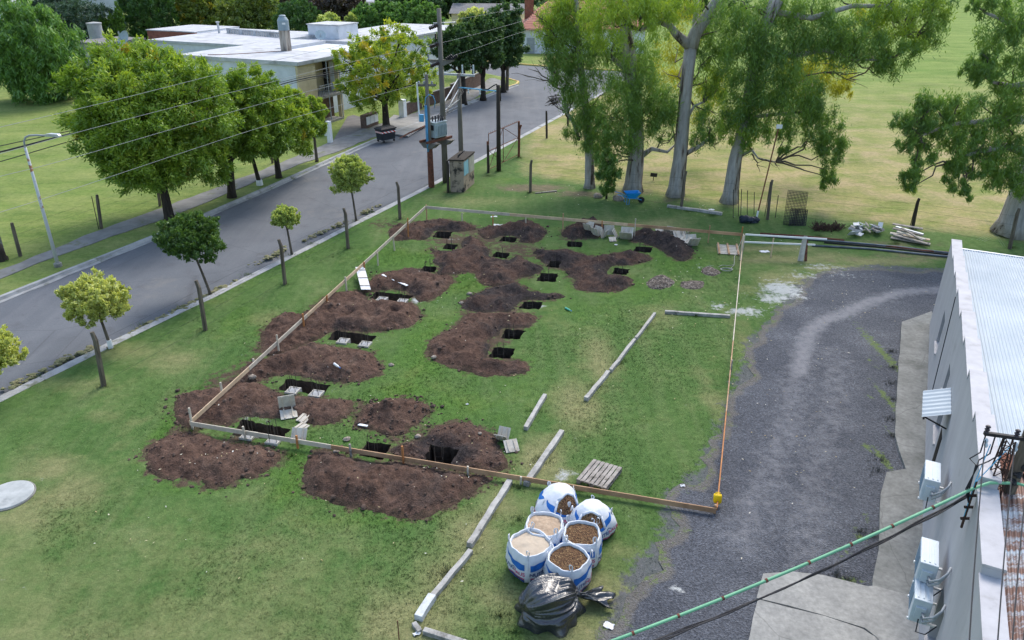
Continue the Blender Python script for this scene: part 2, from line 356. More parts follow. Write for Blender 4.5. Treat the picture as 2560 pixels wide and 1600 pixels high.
# ------------------------------------------------------------------ surface masks over the site
def gauss_blobs(x, y, blobs):
    r = np.zeros(np.shape(x))
    for u, v, ru, rv, w in blobs:
        c = G(u, v); sx = (G(u+ru, v)-c).length; sy = (G(u, v-rv)-G(u, v+rv)).length/2
        r = np.maximum(r, w*np.exp(-(((x-c.x)/sx)**2+((y-c.y)/sy)**2)))
    return r
DRY = [(125,1170,70,28,.9),(180,1230,110,50,.7),(40,1290,120,30,.8),(60,1440,60,25,.6),(320,1060,30,20,.5),(250,1040,40,22,.5),(300,1115,40,20,.5),
 (1500,900,45,60,.8),(1440,1010,60,60,.9),(1350,1140,60,60,.8),(1250,1260,60,50,.7),(1180,1350,70,70,.8),(1110,1450,90,80,.7),(1020,1560,140,70,.9),
 (1250,1500,90,60,.75),(1500,1480,110,70,.7),(1450,1590,120,60,.8),(1560,1380,60,40,.5),(1390,1190,60,25,.8),(1790,1000,40,90,.45),(1860,840,30,60,.6),
 (1950,648,110,9,1.),(1930,622,120,9,.8),(2060,640,80,12,.7),(1650,560,90,14,.6),(1560,575,60,10,.5),(1330,785,110,30,.3),(470,1000,60,30,.35),(420,900,100,26,.5),(660,800,60,22,.35),
 (950,1060,70,20,.3),(560,560,300,20,.3),(700,540,120,30,.35),(60,310,120,30,.8),(30,430,120,25,.5),(1200,500,120,12,.5),(1480,545,150,15,.35),(300,880,160,25,.45),(150,960,160,25,.35),(1640,790,60,40,.4),(1700,700,60,20,.25)]
LITTER = [(1330,470,110,12,1.),(1450,485,90,10,.9),(1570,480,90,12,.8),(1690,500,90,14,.6),(1830,500,80,14,.4),(1140,480,50,8,.7),(1900,545,150,8,.45),(2200,610,250,14,.6),(2300,640,160,14,.7),(2120,650,130,12,.5),
 (1660,430,120,20,.25),(880,380,90,22,.6),(960,352,50,16,.9),(620,490,60,12,.6),(160,690,40,10,.9),(60,740,80,14,.6),(1150,300,120,18,.7),(420,560,60,12,.5),(95,640,50,12,.4),(1370,395,60,15,.5),(1185,440,40,12,.4)]
DRY += [(2000,700,60,14,1.),(2090,672,90,10,1.),(1930,700,40,20,.8),(2200,655,120,10,.9),(1870,720,50,14,.5)]
DRY += [(2080,475,60,16,1.),(1900,455,40,14,.9),(2000,500,80,10,.7),(2200,500,90,8,.7),(2150,440,120,8,.6),(1780,470,40,10,.6)]
SOIL = [(1130,600,85,24,.9),(1215,598,80,22,.9),(1290,622,80,24,.9),(1400,640,80,22,.9),(1180,655,80,20,.8),(1310,690,70,14,.8),(1480,685,80,20,.8),(1560,650,70,14,.6),(590,945,100,40,.9),(680,870,80,40,.9),(765,800,70,32,.9),(860,745,80,30,.8),(940,705,60,22,.7),(1000,690,80,20,.7),(1240,850,60,30,.9),(1250,760,70,22,.8),(930,1125,60,20,.8),(1040,1165,90,26,.9),(840,1125,50,18,.8),(520,1030,60,50,1.),(620,1090,60,24,.9),(1120,555,60,14,.7),(1250,580,60,16,.7),(1430,600,40,16,.6),(1620,600,60,18,.6),(950,560,50,20,.7),(760,1030,60,26,.7),(1010,560,50,16,.7)]
LUSHB = [(1050,650,120,25,1.),(960,640,80,26,1.),(1160,700,90,40,1.),(1080,870,110,110,.9),(1010,980,120,60,.8),(1130,1010,160,60,.7),(420,1080,40,70,1.),(620,1020,60,20,.6),(730,1190,60,90,.9),(900,1300,260,40,.6),(450,1220,140,26,.7),
 (1450,780,200,60,.5),(1600,730,170,60,.6),(1500,640,200,30,.55),(1700,650,130,50,.7),(1330,980,160,120,.45),(1600,1050,170,200,.25),(600,800,60,60,.7),(1290,540,400,14,.5),(1290,450,140,12,.6),(1350,360,60,14,.4),(900,1480,260,70,.3),(250,1330,200,40,.3),(560,1400,180,40,.25)]
LIME = [(1954,722,52,20,1.),(1925,748,36,14,.9),(1985,738,30,14,.7),(1855,778,42,11,.95),(1880,782,34,9,.9),(1792,765,16,10,.9),(1780,770,10,9,.8),(1404,1182,14,10,.9),(1442,1192,20,9,.8),(1520,1140,24,10,.35),(1850,742,60,4,.4),(1690,1475,26,6,.9),(1715,1486,16,4,.8),(2060,668,60,10,.6),(2120,690,70,12,.35),(2010,690,60,12,.5),
 (626,1040,30,9,1.),(660,1052,20,8,.9),(1038,748,8,9,1.),(945,851,9,12,1.),(832,978,9,12,1.),(820,858,12,5,.9),(800,853,9,4,.7),(722,1092,8,10,1.),(1352,765,6,6,.8),(1311,838,5,6,.8),(1139,1152,10,8,.8),(585,1092,8,4,.8),(1765,667,30,6,.6),(1130,600,30,5,.4)]
FENCE_LINE = [(2.5,58.5),(1.2,46.2),(4.4,44.9),(8,42.6),(14,39.4),(19,37),(25.6,34.5),(40,28)]
def fence_y(x): return np.interp(x, [p[0] for p in FENCE_LINE[1:]], [p[1] for p in FENCE_LINE[1:]])
def masks(x, y):
    x = np.asarray(x, float); y = np.asarray(y, float)
    dry = gauss_blobs(x, y, DRY); lit = gauss_blobs(x, y, LITTER); lush = gauss_blobs(x, y, LUSHB); lime = gauss_blobs(x, y, LIME)
    near = (y < 60) & (x > -14) & (x < 16)
    for o in MOUT:
        d = np.full(x.shape, 9.0); d[near] = segdist(x[near], y[near], o); lush = np.maximum(lush, .55*np.exp(-(d/.45)**2))
    kd = segdist(x, y, NEAR, False); strip = np.where(~inpoly(x, y, ROAD) & (x > np.interp(y, [p[1] for p in NEAR], [p[0] for p in NEAR])), np.exp(-(kd/1.5)**4), 0); lush = np.maximum(lush, .42*strip)
    # mown strip between fence and kerb keeps its own colour; the bottom left of the lawn is tired
    bl = np.clip((17-y)/6, 0, 1)*np.clip((-.5-x)/4, 0, 1); dry = np.maximum(dry, .40*bl)
    soil = gauss_blobs(x, y, SOIL)
    for o in MOUT:
        d = np.full(x.shape, 9.0); d[near] = np.where(inpoly(x[near], y[near], o), 0, segdist(x[near], y[near], o)); soil = np.maximum(soil, .80*np.exp(-(d/.24)**2))
    fl = np.clip((y-fence_y(x))/3.0, 0, 1)*np.clip((x+.5)/3, 0, 1)
    far = np.clip((y-54)/40, 0, 1)*np.clip((x-6)/8, 0, 1)
    leftf = np.clip(-(x-np.interp(y, [p[1] for p in FAR], [p[0] for p in FAR])-4.2)/1.5, 0, 1)
    field = np.maximum(fl, .55*leftf)
    far = np.maximum(far, .8*leftf); field = np.maximum(field, .75*leftf)
    return dict(dry=dry, litter=lit, lush=lush*(1-fl), lime=lime, field=field, farf=far, soil=soil, grav=np.where(inpoly(x, y, GRAVEL), 1.0, .75*np.exp(-(segdist(x, y, GRAVEL)/.55)**2))*(y < 36))
# ------------------------------------------------------------------ ground material
def grass_colour(t):
    P = t.tc.outputs['Object']
    n1 = t.noise(.45, 5, .62); n2 = t.noise(1.6, 5, .65); n3 = t.noise(16, 3, .6); n4 = t.noise(60, 2, .6)
    mow = t.noise(1.0, 3, .6, t.map((1.5, .10, 1), (0, 0, R(24))))
    mow2 = t.noise(1.0, 6, .72, t.map((.16, .55, 1), (0, 0, R(-14))))
    base = t.ramp(n1, [(.32, (.064,.132,.036)), (.55, (.092,.160,.048)), (.72, (.142,.194,.074))])
    base = t.mix(t.ramp(n2, [(.42, 0.0), (.72, .75)]), base, (.066,.134,.032))
    base = t.mix(t.ramp(mow, [(.45, 0.0), (.7, .35)]), base, (.16,.20,.085))
    lush = t.mix(n2, (.058,.135,.026), (.10,.185,.042))
    lush = t.mix(t.ramp(n1, [(.5, 0.0), (.75, .5)]), lush, (.11,.17,.03))
    lf = t.ramp(t.math('ADD', t.math('MULTIPLY', t.attr('lush'), 1.25), t.math('SUBTRACT', n2, .62)), [(.25, 0.0), (.75, 1.0)])
    col = t.mix(lf, base, lush)
    n35d = t.noise(5, 5, .7); dryc = t.mix(n2, (.30,.265,.14), (.20,.215,.095))
    df = t.ramp(t.math('ADD', t.math('MULTIPLY', t.attr('dry'), .8), t.math('SUBTRACT', t.math('MULTIPLY', t.math('ADD', n2, n1), .62), .53)), [(.16, 0.0), (.62, .82)])
    col = t.mix(t.math('MULTIPLY', df, .9), col, dryc)
    fld = t.mix(t.ramp(mow2, [(.36, 0.0), (.62, 1.0)]), (.165,.215,.055), (.30,.28,.115))
    fldfar = t.mix(t.ramp(mow2, [(.38, 0.0), (.7, 1.0)]), (.135,.22,.048), (.235,.29,.085))
    fld = t.mix(t.ramp(n1, [(.44, 0.0), (.62, .8)]), fld, (.37,.30,.17))
    fld = t.mix(t.attr('farf'), fld, fldfar); fld = t.mix(1.0, fld, t.ramp(t.noise(.22, 6, .7), [(.35, (.80,.84,.78)), (.5, (1.0,1.0,1.0)), (.68, (1.18,1.12,1.15))]), 'MULTIPLY')
    ff = t.ramp(t.math('ADD', t.attr('field'), t.math('MULTIPLY', t.math('SUBTRACT', n2, .5), .6)), [(.2, 0.0), (.8, 1.0)])
    col = t.mix(ff, col, fld)
    litc = t.mix(n2, (.115,.090,.062), (.20,.165,.115))
    lt = t.ramp(t.math('ADD', t.attr('litter'), t.math('MULTIPLY', t.math('SUBTRACT', n2, .55), 1.1)), [(.3, 0.0), (.7, .85)])
    col = t.mix(lt, col, litc)
    gvl = t.ramp(t.math('ADD', t.attr('grav'), t.math('MULTIPLY', t.math('SUBTRACT', t.noise(2.4, 7, .8), .5), 2.2)), [(.55, 0.0), (.80, .9)])
    col = t.mix(gvl, col, t.mix(t.noise(40, 2, .6), (.07,.073,.082), (.16,.165,.178)))
    sl = t.ramp(t.math('ADD', t.attr('soil'), t.math('MULTIPLY', t.math('SUBTRACT', t.noise(3.2, 6, .75), .5), 2.0)), [(.52, 0.0), (.78, .95)])
    col = t.mix(sl, col, t.mix(t.noise(9, 4, .7), (.060,.042,.034), (.125,.085,.064)))
    limec = t.mix(n2, (.52,.55,.56), (.36,.37,.36))
    lm = t.ramp(t.math('ADD', t.attr('lime'), t.math('MULTIPLY', t.math('SUBTRACT', t.noise(3.5, 6, .75), .52), 2.2)), [(.30, 0.0), (.70, .95)])
    n35 = t.noise(4.2, 4, .7); col = t.mix(1.0, col, t.ramp(n35, [(.33, (.80,.82,.80)), (.5, (1.0,1.0,1.0)), (.68, (1.24,1.17,1.22))]), 'MULTIPLY')
    fine = t.ramp(t.math('ADD', t.math('MULTIPLY', n3, .55), t.math('MULTIPLY', n4, .45)), [(.3, .80), (.52, 1.0), (.72, 1.22)])
    col = t.mix(1.0, col, fine, 'MULTIPLY')
    col = t.mix(lm, col, limec)
    return col, n3, n4
t = NT('lawn'); col, n3, n4 = grass_colour(t)
t.bsdf(col, .95, 0, t.bump(t.math('ADD', n3, n4), .55, .05), .1); M['lawn'] = t.m
t = NT('blades'); col, n3, n4 = grass_colour(t)
up = t.n('ShaderNodeCombineXYZ'); up.inputs[2].default_value = 1.0
b = t.bsdf(t.mix(1.0, col, (1.12,1.14,1.06), 'MULTIPLY'), .9, 0, up.outputs[0], .1); M['blades'] = t.m
# ------------------------------------------------------------------ ground sheet with the pits cut out and the road bed sunk
def ground_z_in(x, y): return np.where(inpoly(x, y, ROAD), -.12, 0.0)
def inset(poly, d):
    n = len(poly); ar = sum(poly[i][0]*poly[(i+1) % n][1]-poly[(i+1) % n][0]*poly[i][1] for i in range(n)); sg = 1 if ar > 0 else -1
    out = []
    for i in range(n):
        a, b, c = Vector(poly[i-1]), Vector(poly[i]), Vector(poly[(i+1) % n])
        t1 = (b-a).normalized(); t2 = (c-b).normalized(); tt = (t1+t2).normalized(); nn = Vector((-tt.y, tt.x))*sg
        q = b+nn*d/max(.4, nn.dot(Vector((-t1.y, t1.x))*sg)); out.append((q.x, q.y))
    return out
def build_ground():
    pts = []; edges = []
    def loop(poly):
        b = len(pts); pts.extend(poly); n = len(poly); edges.extend([(b+i, b+(i+1) % n) for i in range(n)])
    for k in PITO: loop(PITO[k])
    loop(ROAD); rin = inset(ROAD, .06); loop(rin)
    gx, gy = np.meshgrid(np.arange(-30, 32, .5), np.arange(6, 62, .5)); gx, gy = gx.ravel(), gy.ravel()
    gx = gx+RNG.uniform(-.1, .1, gx.size); gy = gy+RNG.uniform(-.1, .1, gy.size)
    g2x, g2y = np.meshgrid(np.arange(-70, 96, 2.5), np.arange(2, 130, 2.5)); g2x, g2y = g2x.ravel(), g2y.ravel()
    o = ~((g2x > -30.4) & (g2x < 32) & (g2y > 5.6) & (g2y < 62)); g2x, g2y = g2x[o], g2y[o]
    g3x, g3y = np.meshgrid(np.arange(-900, 901, 100), np.arange(-300, 1501, 100)); g3x, g3y = g3x.ravel(), g3y.ravel()
    o = ~((g3x > -75) & (g3x < 100) & (g3y > -5) & (g3y < 135)); g3x, g3y = g3x[o], g3y[o]
    X = np.concatenate([gx, g2x, g3x]); Y = np.concatenate([gy, g2y, g3y])
    ok = (segdist(X, Y, ROAD) > .3)
    for k in PITO: ok &= ~inpoly(X, Y, PITO[k]) & (segdist(X, Y, PITO[k]) > .15)
    pts.extend(zip(X[ok], Y[ok]))
    def keep(cx, cy):
        r = np.ones(cx.shape, bool)
        for k in PITO: r &= ~inpoly(cx, cy, PITO[k])
        return r
    V, F = cdt(pts, edges, keep)
    ri = inpoly(V[:,0], V[:,1], inset(ROAD, .03))
    z = np.where(ri, -.12, 0.0)
    z = z+np.where(ri, 0, .025*(vnoise(V[:,0], V[:,1], 2.3, 3)-.5)*np.clip(segdist(V[:,0], V[:,1], ROAD)-.6, 0, 1)*(np.abs(V[:,0]) < 60))
    gi = inpoly(V[:,0], V[:,1], GRAVEL); z = np.where(gi, -.02*np.clip(segdist(V[:,0], V[:,1], GRAVEL)/.4, 0, 1), np.where(segdist(V[:,0], V[:,1], GRAVEL) < .6, 0, z))
    for k in PITO:
        near = segdist(V[:,0], V[:,1], PITO[k]) < .3; z[near] = 0
    o = npmesh('ground', np.column_stack([V, z]), F, 'lawn', attrs=masks(V[:,0], V[:,1]), smooth=True)
    tag(o, kind='structure')
build_ground()
# short grass over the near lawn: one mass of blades
def build_grass(n):
    x = RNG.uniform(-15, 13, n*4); y = 9.5+RNG.random(n*4)**1.7*26
    sp = np.abs(x) < .74*y+1.0
    ok = sp & ~inpoly(x, y, ROAD) & (segdist(x, y, ROAD) > .3)
    gin = inpoly(x, y, GRAVEL); gd = segdist(x, y, GRAVEL); ok &= np.where(gin, (gd < .6) & (RNG.random(x.size) < .30*(1-gd/.6)), RNG.random(x.size) < np.clip(.35+gd/.6, 0, 1))
    for o in MOUT: ok &= ~inpoly(x, y, o) | ((segdist(x, y, o) < .12) & (RNG.random(x.size) < .5))
    for k in PITO: ok &= ~inpoly(x, y, PITO[k])
    x, y = x[ok][:n], y[ok][:n]; n = len(x)
    m = masks(x, y); h = (.012+.018*RNG.random(n))*(1+1.0*m['lush'])*(1-.35*m['dry'])
    V = []; A = {k: [] for k in m}
    for b in range(4):
        a = RNG.uniform(0, 2*np.pi, n); r = RNG.uniform(0, .05, n); bx = x+r*np.cos(a); by = y+r*np.sin(a)
        w = .0055+.003*RNG.random(n); wa = RNG.uniform(0, 2*np.pi, n); le = RNG.uniform(.2, 1.1, n)*h; la = RNG.uniform(0, 2*np.pi, n)
        hh = h*RNG.uniform(.6, 1.2, n)
        p0 = np.column_stack([bx-w*np.cos(wa), by-w*np.sin(wa), np.full(n, -.01)])
        p1 = np.column_stack([bx+w*np.cos(wa), by+w*np.sin(wa), np.full(n, -.01)])
        p2 = np.column_stack([bx+le*np.cos(la), by+le*np.sin(la), hh])
        V.append(np.stack([p0, p1, p2], 1).reshape(-1, 3))
        for k in m: A[k].append(np.repeat(m[k], 3))
    V = np.concatenate(V); F = np.arange(len(V)).reshape(-1, 3)
    o = npmesh('grass', V, F, 'blades', attrs={k: np.concatenate(A[k]) for k in A})
    tag(o, kind='stuff')
build_grass(75000)
def build_tufts():
    sp = [G(u*KD, v*KD) for u, v in [(245,912),(485,780),(673,672),(822,587),(945,518),(262,822),(498,697),(690,603),(842,523),(1059,455),(1090,430),(1178,405),(1018,438)]]+[G(*q) for q in [(478,1078),(604,1112),(728,1141),(869,1156),(1004,1173),(1168,1196),(1299,1221),(1299,1300),(1225,1290),(1120,1430),(1350,1150),(1335,1030),(1550,905),(1610,820),(1490,965),(1740,790),(1450,1225),(1510,1225),(1320,1450),(1400,1470),(1250,1540),(1290,1580),(1500,1330),(1720,530),(1780,540),(1880,550),(1980,563),(2100,600),(2240,610),(1690,487),(1580,480),(1830,500),(2290,575),(2530,620),(1520,560),(1220,440),(1300,395),(1326,482),(1870,560),(1600,500),(2050,590),(2228,880),(2232,920),(2226,960),(2234,1000),(2230,1050),(2228,1090),(2205,1150),(2195,1180),(2180,1340),(2120,1450),(2090,1440),(2150,1330),(2320,880)]]
    for a, b in ((-15.9,22.2),(-14.1,26.2),(-9.8,35.2),(-7.6,40.2),(-13.2,27.8),(-11.6,31.2),(-8.6,37.8)): sp.append(Vector((a-.05, b, 0)))
    g = np.random.default_rng(3); V = []; X = []; Y = []
    for p in sp:
        n = 130; r = np.abs(g.normal(size=n))*.20; a = g.uniform(0, 6.28, n); x = p.x+r*np.cos(a)*1.5; y = p.y+r*np.sin(a); h = g.uniform(.05, .17, n)*np.exp(-r*1.5); w = .008; wa = g.uniform(0, 6.28, n); la = g.uniform(0, 6.28, n); le = h*g.uniform(.2, .8, n)
        V.append(np.stack([np.column_stack([x-w*np.cos(wa), y-w*np.sin(wa), np.full(n, -.01)]), np.column_stack([x+w*np.cos(wa), y+w*np.sin(wa), np.full(n, -.01)]), np.column_stack([x+le*np.cos(la), y+le*np.sin(la), h])], 1).reshape(-1, 3)); X.append(np.repeat(x, 3)); Y.append(np.repeat(y, 3))
    V = np.concatenate(V); m = masks(np.concatenate(X), np.concatenate(Y)); m['lime'] *= 0; m['soil'] *= 0; m['litter'] *= .4
    tag(npmesh('long_grass', V, np.arange(len(V)).reshape(-1, 3), 'blades', attrs=m), kind='stuff')
build_tufts()
# ------------------------------------------------------------------ gravel drive
t = NT('gravel')
n1 = t.noise(.5, 4, .6); n2 = t.noise(1.7, 4, .65); n3 = t.noise(22, 3, .7)
vor = t.n('ShaderNodeTexVoronoi', feature='F1'); vor.inputs['Scale'].default_value = 26; t.t.links.new(t.tc.outputs['Object'], vor.inputs['Vector'])
base = t.ramp(n1, [(.35, (.070,.077,.094)), (.6, (.098,.106,.125)), (.75, (.135,.143,.162))])
stone = t.ramp(vor.outputs['Color'], [(.2, .68), (.55, 1.0), (.85, 1.2), (.97, 1.7)])
base = t.mix(1.0, base, stone, 'MULTIPLY')
base = t.mix(1.0, base, t.ramp(n3, [(.35, .75), (.65, 1.2)]), 'MULTIPLY')
tr = t.ramp(t.math('ADD', t.attr('track'), t.math('MULTIPLY', t.math('SUBTRACT', t.noise(3.2, 5, .7), .55), 1.5)), [(.2, 0.0), (.85, .85)])
base = t.mix(tr, base, t.mix(n2, (.25,.25,.265), (.18,.185,.205)))
tan = t.mix(n2, (.24,.205,.15), (.16,.145,.105))
e = t.math('ADD', t.attr('edge'), t.math('MULTIPLY', t.math('SUBTRACT', n2, .5), 1.1))
base = t.mix(t.ramp(e, [(.40, .35), (.65, 0.0)]), base, tan)
grs = t.mix(t.noise(12, 3), (.075,.13,.035), (.15,.19,.07))
isl = t.math('SUBTRACT', t.noise(2.4, 7, .8), t.math('MULTIPLY', t.attr('edge'), .13)); base = t.mix(t.ramp(isl, [(.50, 0.0), (.60, .95)]), base, grs)
wd = t.ramp(t.math('ADD', t.attr('weed'), t.math('MULTIPLY', t.math('SUBTRACT', t.noise(6, 4, .7), .62), 2.0)), [(.28, 0.0), (.6, .9)])
base = t.mix(wd, base, grs)
lm = t.ramp(t.math('ADD', t.attr('lime'), t.math('MULTIPLY', t.math('SUBTRACT', t.noise(3.5, 6, .75), .52), 2.2)), [(.30, 0.0), (.70, .95)])
base = t.mix(lm, base, t.mix(n2, (.54,.57,.58), (.38,.39,.38)))
t.bsdf(base, .9, 0, t.bump(vor.outputs['Distance'], .6, .04), .2); M['gravel'] = t.m
WEED = [(2205,880,18,90,1.),(2222,1000,14,60,1.),(2228,1075,12,30,1.),(2180,905,20,30,.6),(2165,1120,22,14,.8),(2210,1150,14,40,1.),(2150,1340,26,30,.75),(2110,1380,30,30,.6),(2170,1300,20,30,.6),(2120,1455,60,16,.9),(1640,1450,12,9,.9),(1570,1560,20,14,.8),(1690,1290,20,14,.7),(2174,991,8,8,.9)]
def build_gravel():
    poly = ragged(ragged(GRAVEL, .9, .38, 6), .28, .13, 5); pts = list(poly); n = len(pts); edges = [(i, (i+1) % n) for i in range(n)]
    gx, gy = np.meshgrid(np.arange(0, 24, .25), np.arange(8, 35, .25)); gx, gy = gx.ravel(), gy.ravel()
    ok = inpoly(gx, gy, poly) & (segdist(gx, gy, poly) > .1); pts += list(zip(gx[ok], gy[ok]))
    V, F = cdt(pts, edges, lambda x, y: inpoly(x, y, poly))
    x, y = V[:,0], V[:,1]
    d = segdist(x, y, poly[:int(n*.62)], False)
    S = 640/1561
    tr1 = [G(1720+a*S, 620+b*S) for a, b in [(1800,235),(1560,250),(1300,270),(1100,330),(950,400),(830,440),(740,510),(700,640),(680,760)]]
    tr2 = [G(1720+a*S, 620+b*S) for a, b in [(680,760),(640,900),(600,1100),(520,1300),(430,1500),(330,1800)]]
    tr3 = [G(1720+a*S, 620+b*S) for a, b in [(900,640),(900,900),(830,1150),(760,1500),(700,1900)]]
    track = np.maximum(.95*np.exp(-(segdist(x, y, tr1, False)/.42)**2), np.maximum(.5*np.exp(-(segdist(x, y, tr2, False)/.7)**2), .45*np.exp(-(segdist(x, y, tr3, False)/.8)**2)))
    z = .004+.006*vnoise(x, y, .4, 8)
    o = npmesh('gravel_drive', np.column_stack([V, z]), F, 'gravel', attrs=dict(edge=np.clip(d/.5, 0, 1.8), track=track, lime=gauss_blobs(x, y, LIME), weed=gauss_blobs(x, y, WEED)), smooth=True)
    tag(o, kind='structure')
build_gravel()
# ------------------------------------------------------------------ asphalt, kerbs, pavements
t = NT('asphalt')
n1 = t.noise(.35, 4, .6); n3 = t.noise(40, 3, .7); st = t.noise(1.0, 4, .6, t.map((1.2, .07, 1), (0, 0, R(-23.5))))
c = t.ramp(n1, [(.35, (.106,.115,.130)), (.65, (.130,.140,.156))])
c = t.mix(t.ramp(st, [(.46, 0.0), (.75, .35)]), c, (.19,.19,.205))
c = t.mix(t.ramp(t.noise(.9, 5, .7), [(.56, 0.0), (.66, .6)]), c, (.092,.094,.104)); c = t.mix(t.ramp(t.noise(.28, 5, .75), [(.58, 0.0), (.70, .5)]), c, (.18,.175,.17))
c = t.mix(1.0, c, t.ramp(n3, [(.35, .85), (.65, 1.15)]), 'MULTIPLY')
ck = t.n('ShaderNodeTexVoronoi', feature='DISTANCE_TO_EDGE'); ck.inputs['Scale'].default_value = .22; t.t.links.new(t.map((1, 1, 1)), ck.inputs['Vector'])
c = t.mix(t.ramp(ck.outputs['Distance'], [(.001, .35), (.006, 0.0)]), c, (.05,.05,.055))
t.bsdf(c, .85, 0, t.bump(n3, .3, .01), .25); M['asphalt'] = t.m
mb = MB(); mb.slab(inset(ROAD, .02), -.112); tag(mb.build('road', 'asphalt'), kind='structure')
def strip(line, prof, step=2.0, amp=0.0, seed=1, side=1):
    rr = random.Random(seed); pts = []
    for i in range(len(line)-1):
        a, b = Vector(line[i]), Vector(line[i+1]); m = max(1, int((b-a).length/step))
        pts += [a+(b-a)*(j/m) for j in range(m)]
    pts.append(Vector(line[-1])); mb = MB(); vs = []; k = len(prof)
    for i, p in enumerate(pts):
        tt = (pts[min(i+1, len(pts)-1)]-pts[max(0, i-1)]).normalized(); nn = Vector((tt.y, -tt.x))*side
        for (o, z) in prof:
            q = p+nn*(o+rr.uniform(-amp, amp)); vs.append((q.x, q.y, z))
    fs = []
    for i in range(len(pts)-1):
        for j in range(k-1):
            f = (i*k+j, i*k+j+1, (i+1)*k+j+1, (i+1)*k+j); fs.append(f if side < 0 else f[::-1])
    return mb.add(vs, fs)
M['kerb'] = simple('kerb', (.40,.405,.41), (.27,.275,.28), 1.6, .85, bump=.3, bscale=25, stain=(.14,.15,.10), stscale=1.1, stlo=.56, sthi=.68)
tag(strip(NEAR, [(-.14,-.105),(-.12,-.02),(0,.035),(.16,.04),(.30,.012),(.31,-.05)], 1.0, .02, 3).build('kerb', 'kerb'), kind='structure')
tag(strip(FAR, [(-.24,-.105),(-.22,-.08),(-.05,-.075),(-.02,.05),(.14,.055),(.15,-.05)], 1.0, .02, 4, -1).build('kerb', 'kerb'), kind='structure')
M['yellow_kerb'] = simple('yellow_kerb', (.62,.42,.09), (.45,.34,.14), 3, .8)
tag(strip([(-9,108),(-.3,102.6),(5.3,99.2),(14,95.5)], [(-.02,-.1),(0,.05),(.22,.06),(.24,0)], 1.0, .01, 5, -1).build('kerb', 'yellow_kerb'), kind='structure')
tag(strip([(-.9,82.2),(.6,85.4),(.8,87.2),(-.6,90)], [(-.02,-.1),(0,.06),(.2,.065),(.22,0)], 1.0, .01, 6, -1).build('kerb', 'yellow_kerb'), kind='structure')
M['pave'] = simple('pave', (.235,.232,.225), (.165,.163,.158), 1.3, .85, bump=.2, bscale=20, stain=(.15,.16,.09), stscale=.9, stlo=.57, sthi=.66)
PATH = [(-80,706),(0,678),(131,624),(254,574.6),(420,515),(640,432),(785,374),(850,345),(914,322),(1015,291),(1127,247.7),(1203,212),(1225,196),(1238,196),(1262,205),(1245,222),(1203,235),(1170,258),(1090,292),(1035,318),(930,345),(831,384),(765,406),(640,455),(420,546),(278,593),(143,641),(0,699),(-80,730)]
pp = [(p.x, p.y) for p in GP(PATH)]
mb = MB(); mb.prism(ragged(pp, .8, .09, 8), -.05, .035); tag(mb.build('pavement', 'pave'), kind='structure')
M['drive_dark'] = simple('drive_dark', (.17,.162,.16), (.125,.12,.12), 1.5, .9, bump=.2, bscale=25)
M['drive_light'] = simple('drive_light', (.33,.32,.31), (.25,.245,.24), 1.2, .9, bump=.2, bscale=25)
mb = MB(); mb.prism([(p.x, p.y) for p in GP([(830,357),(869,292),(884,288),(935,303),(938,322),(914,325),(872,340)])], -.05, .028); tag(mb.build('driveway', 'drive_dark'), kind='structure')
mb = MB(); mb.prism([(p.x, p.y) for p in GP([(948,318),(985,288),(1010,292),(1060,296),(1066,312),(1020,341),(985,335),(950,338)])], -.05, .044); tag(mb.build('driveway', 'drive_light'), kind='structure')
mb = MB()
for i in range(6):
    u = 1000+i*9; mb.bar(G(u, 345-i*4.2, .055), G(u+26, 330-i*4.0, .055), .10, .04)
o = mb.build('drain_grate', 'rust'); tag(o, 'rusty slatted drain cover across the kerb beside the black waste bin', 'drain cover')
# walkway and slabs beside the long wall
def crack_mat(name, c1, c2, c3):
    t = NT(name); n = t.noise(1.3, 5, .65); n5 = t.noise(9, 3, .6)
    c = t.ramp(n, [(.34, c1), (.66, c2)]); c = t.mix(t.ramp(t.noise(.55, 4, .6), [(.55, 0.0), (.7, .8)]), c, c3)
    c = t.mix(1.0, c, t.ramp(n5, [(.3, .82), (.7, 1.15)]), 'MULTIPLY')
    v = t.n('ShaderNodeTexVoronoi', feature='DISTANCE_TO_EDGE'); v.inputs['Scale'].default_value = .42
    w = t.n('ShaderNodeMix', data_type='RGBA'); w.inputs[0].default_value = .12; t.t.links.new(t.tc.outputs['Object'], w.inputs[6])
    nz = t.n('ShaderNodeTexNoise'); nz.inputs['Scale'].default_value = 2.5; t.t.links.new(t.tc.outputs['Object'], nz.inputs['Vector']); t.t.links.new(nz.outputs['Color'], w.inputs[7])
    t.t.links.new(w.outputs[2], v.inputs['Vector'])
    c = t.mix(t.ramp(v.outputs['Distance'], [(.001, .45), (.005, 0.0)]), c, (.07,.07,.066))
    t.bsdf(c, .88, 0, t.bump(t.noise(25, 3), .25, .02), .2); M[name] = t.m
crack_mat('walk', (.235,.24,.232), (.16,.165,.158), (.115,.12,.112))
crack_mat('slab', (.33,.33,.315), (.245,.247,.24), (.18,.182,.178))
mb = MB(); mb.prism(ragged([(p.x, p.y) for p in GP([(2253,809),(2329,783),(2338,820),(2326,1096),(2316,1400),(2303,1600),(2290,1760),(2180,1760),(2181,1456),(2195,1382),(2198,1280),(2200,1240),(2214,1186),(2262,1178),(2234,1091),(2238,1030),(2246,907)])], .6, .02, 4), -.05, .09); tag(mb.build('walkway', 'walk'), kind='structure')
mb = MB(); mb.prism(ragged([(p.x, p.y) for p in GP([(1907,1443),(1981,1438),(2059,1446),(2167,1473),(2181,1470),(2300,1503),(2300,1600),(2285,1760),(2225,1640),(2189,1601),(2160,1578),(2059,1546),(1890,1503)])], .5, .025, 6), -.05, .10); tag(mb.build('pavement', 'slab'), kind='structure')
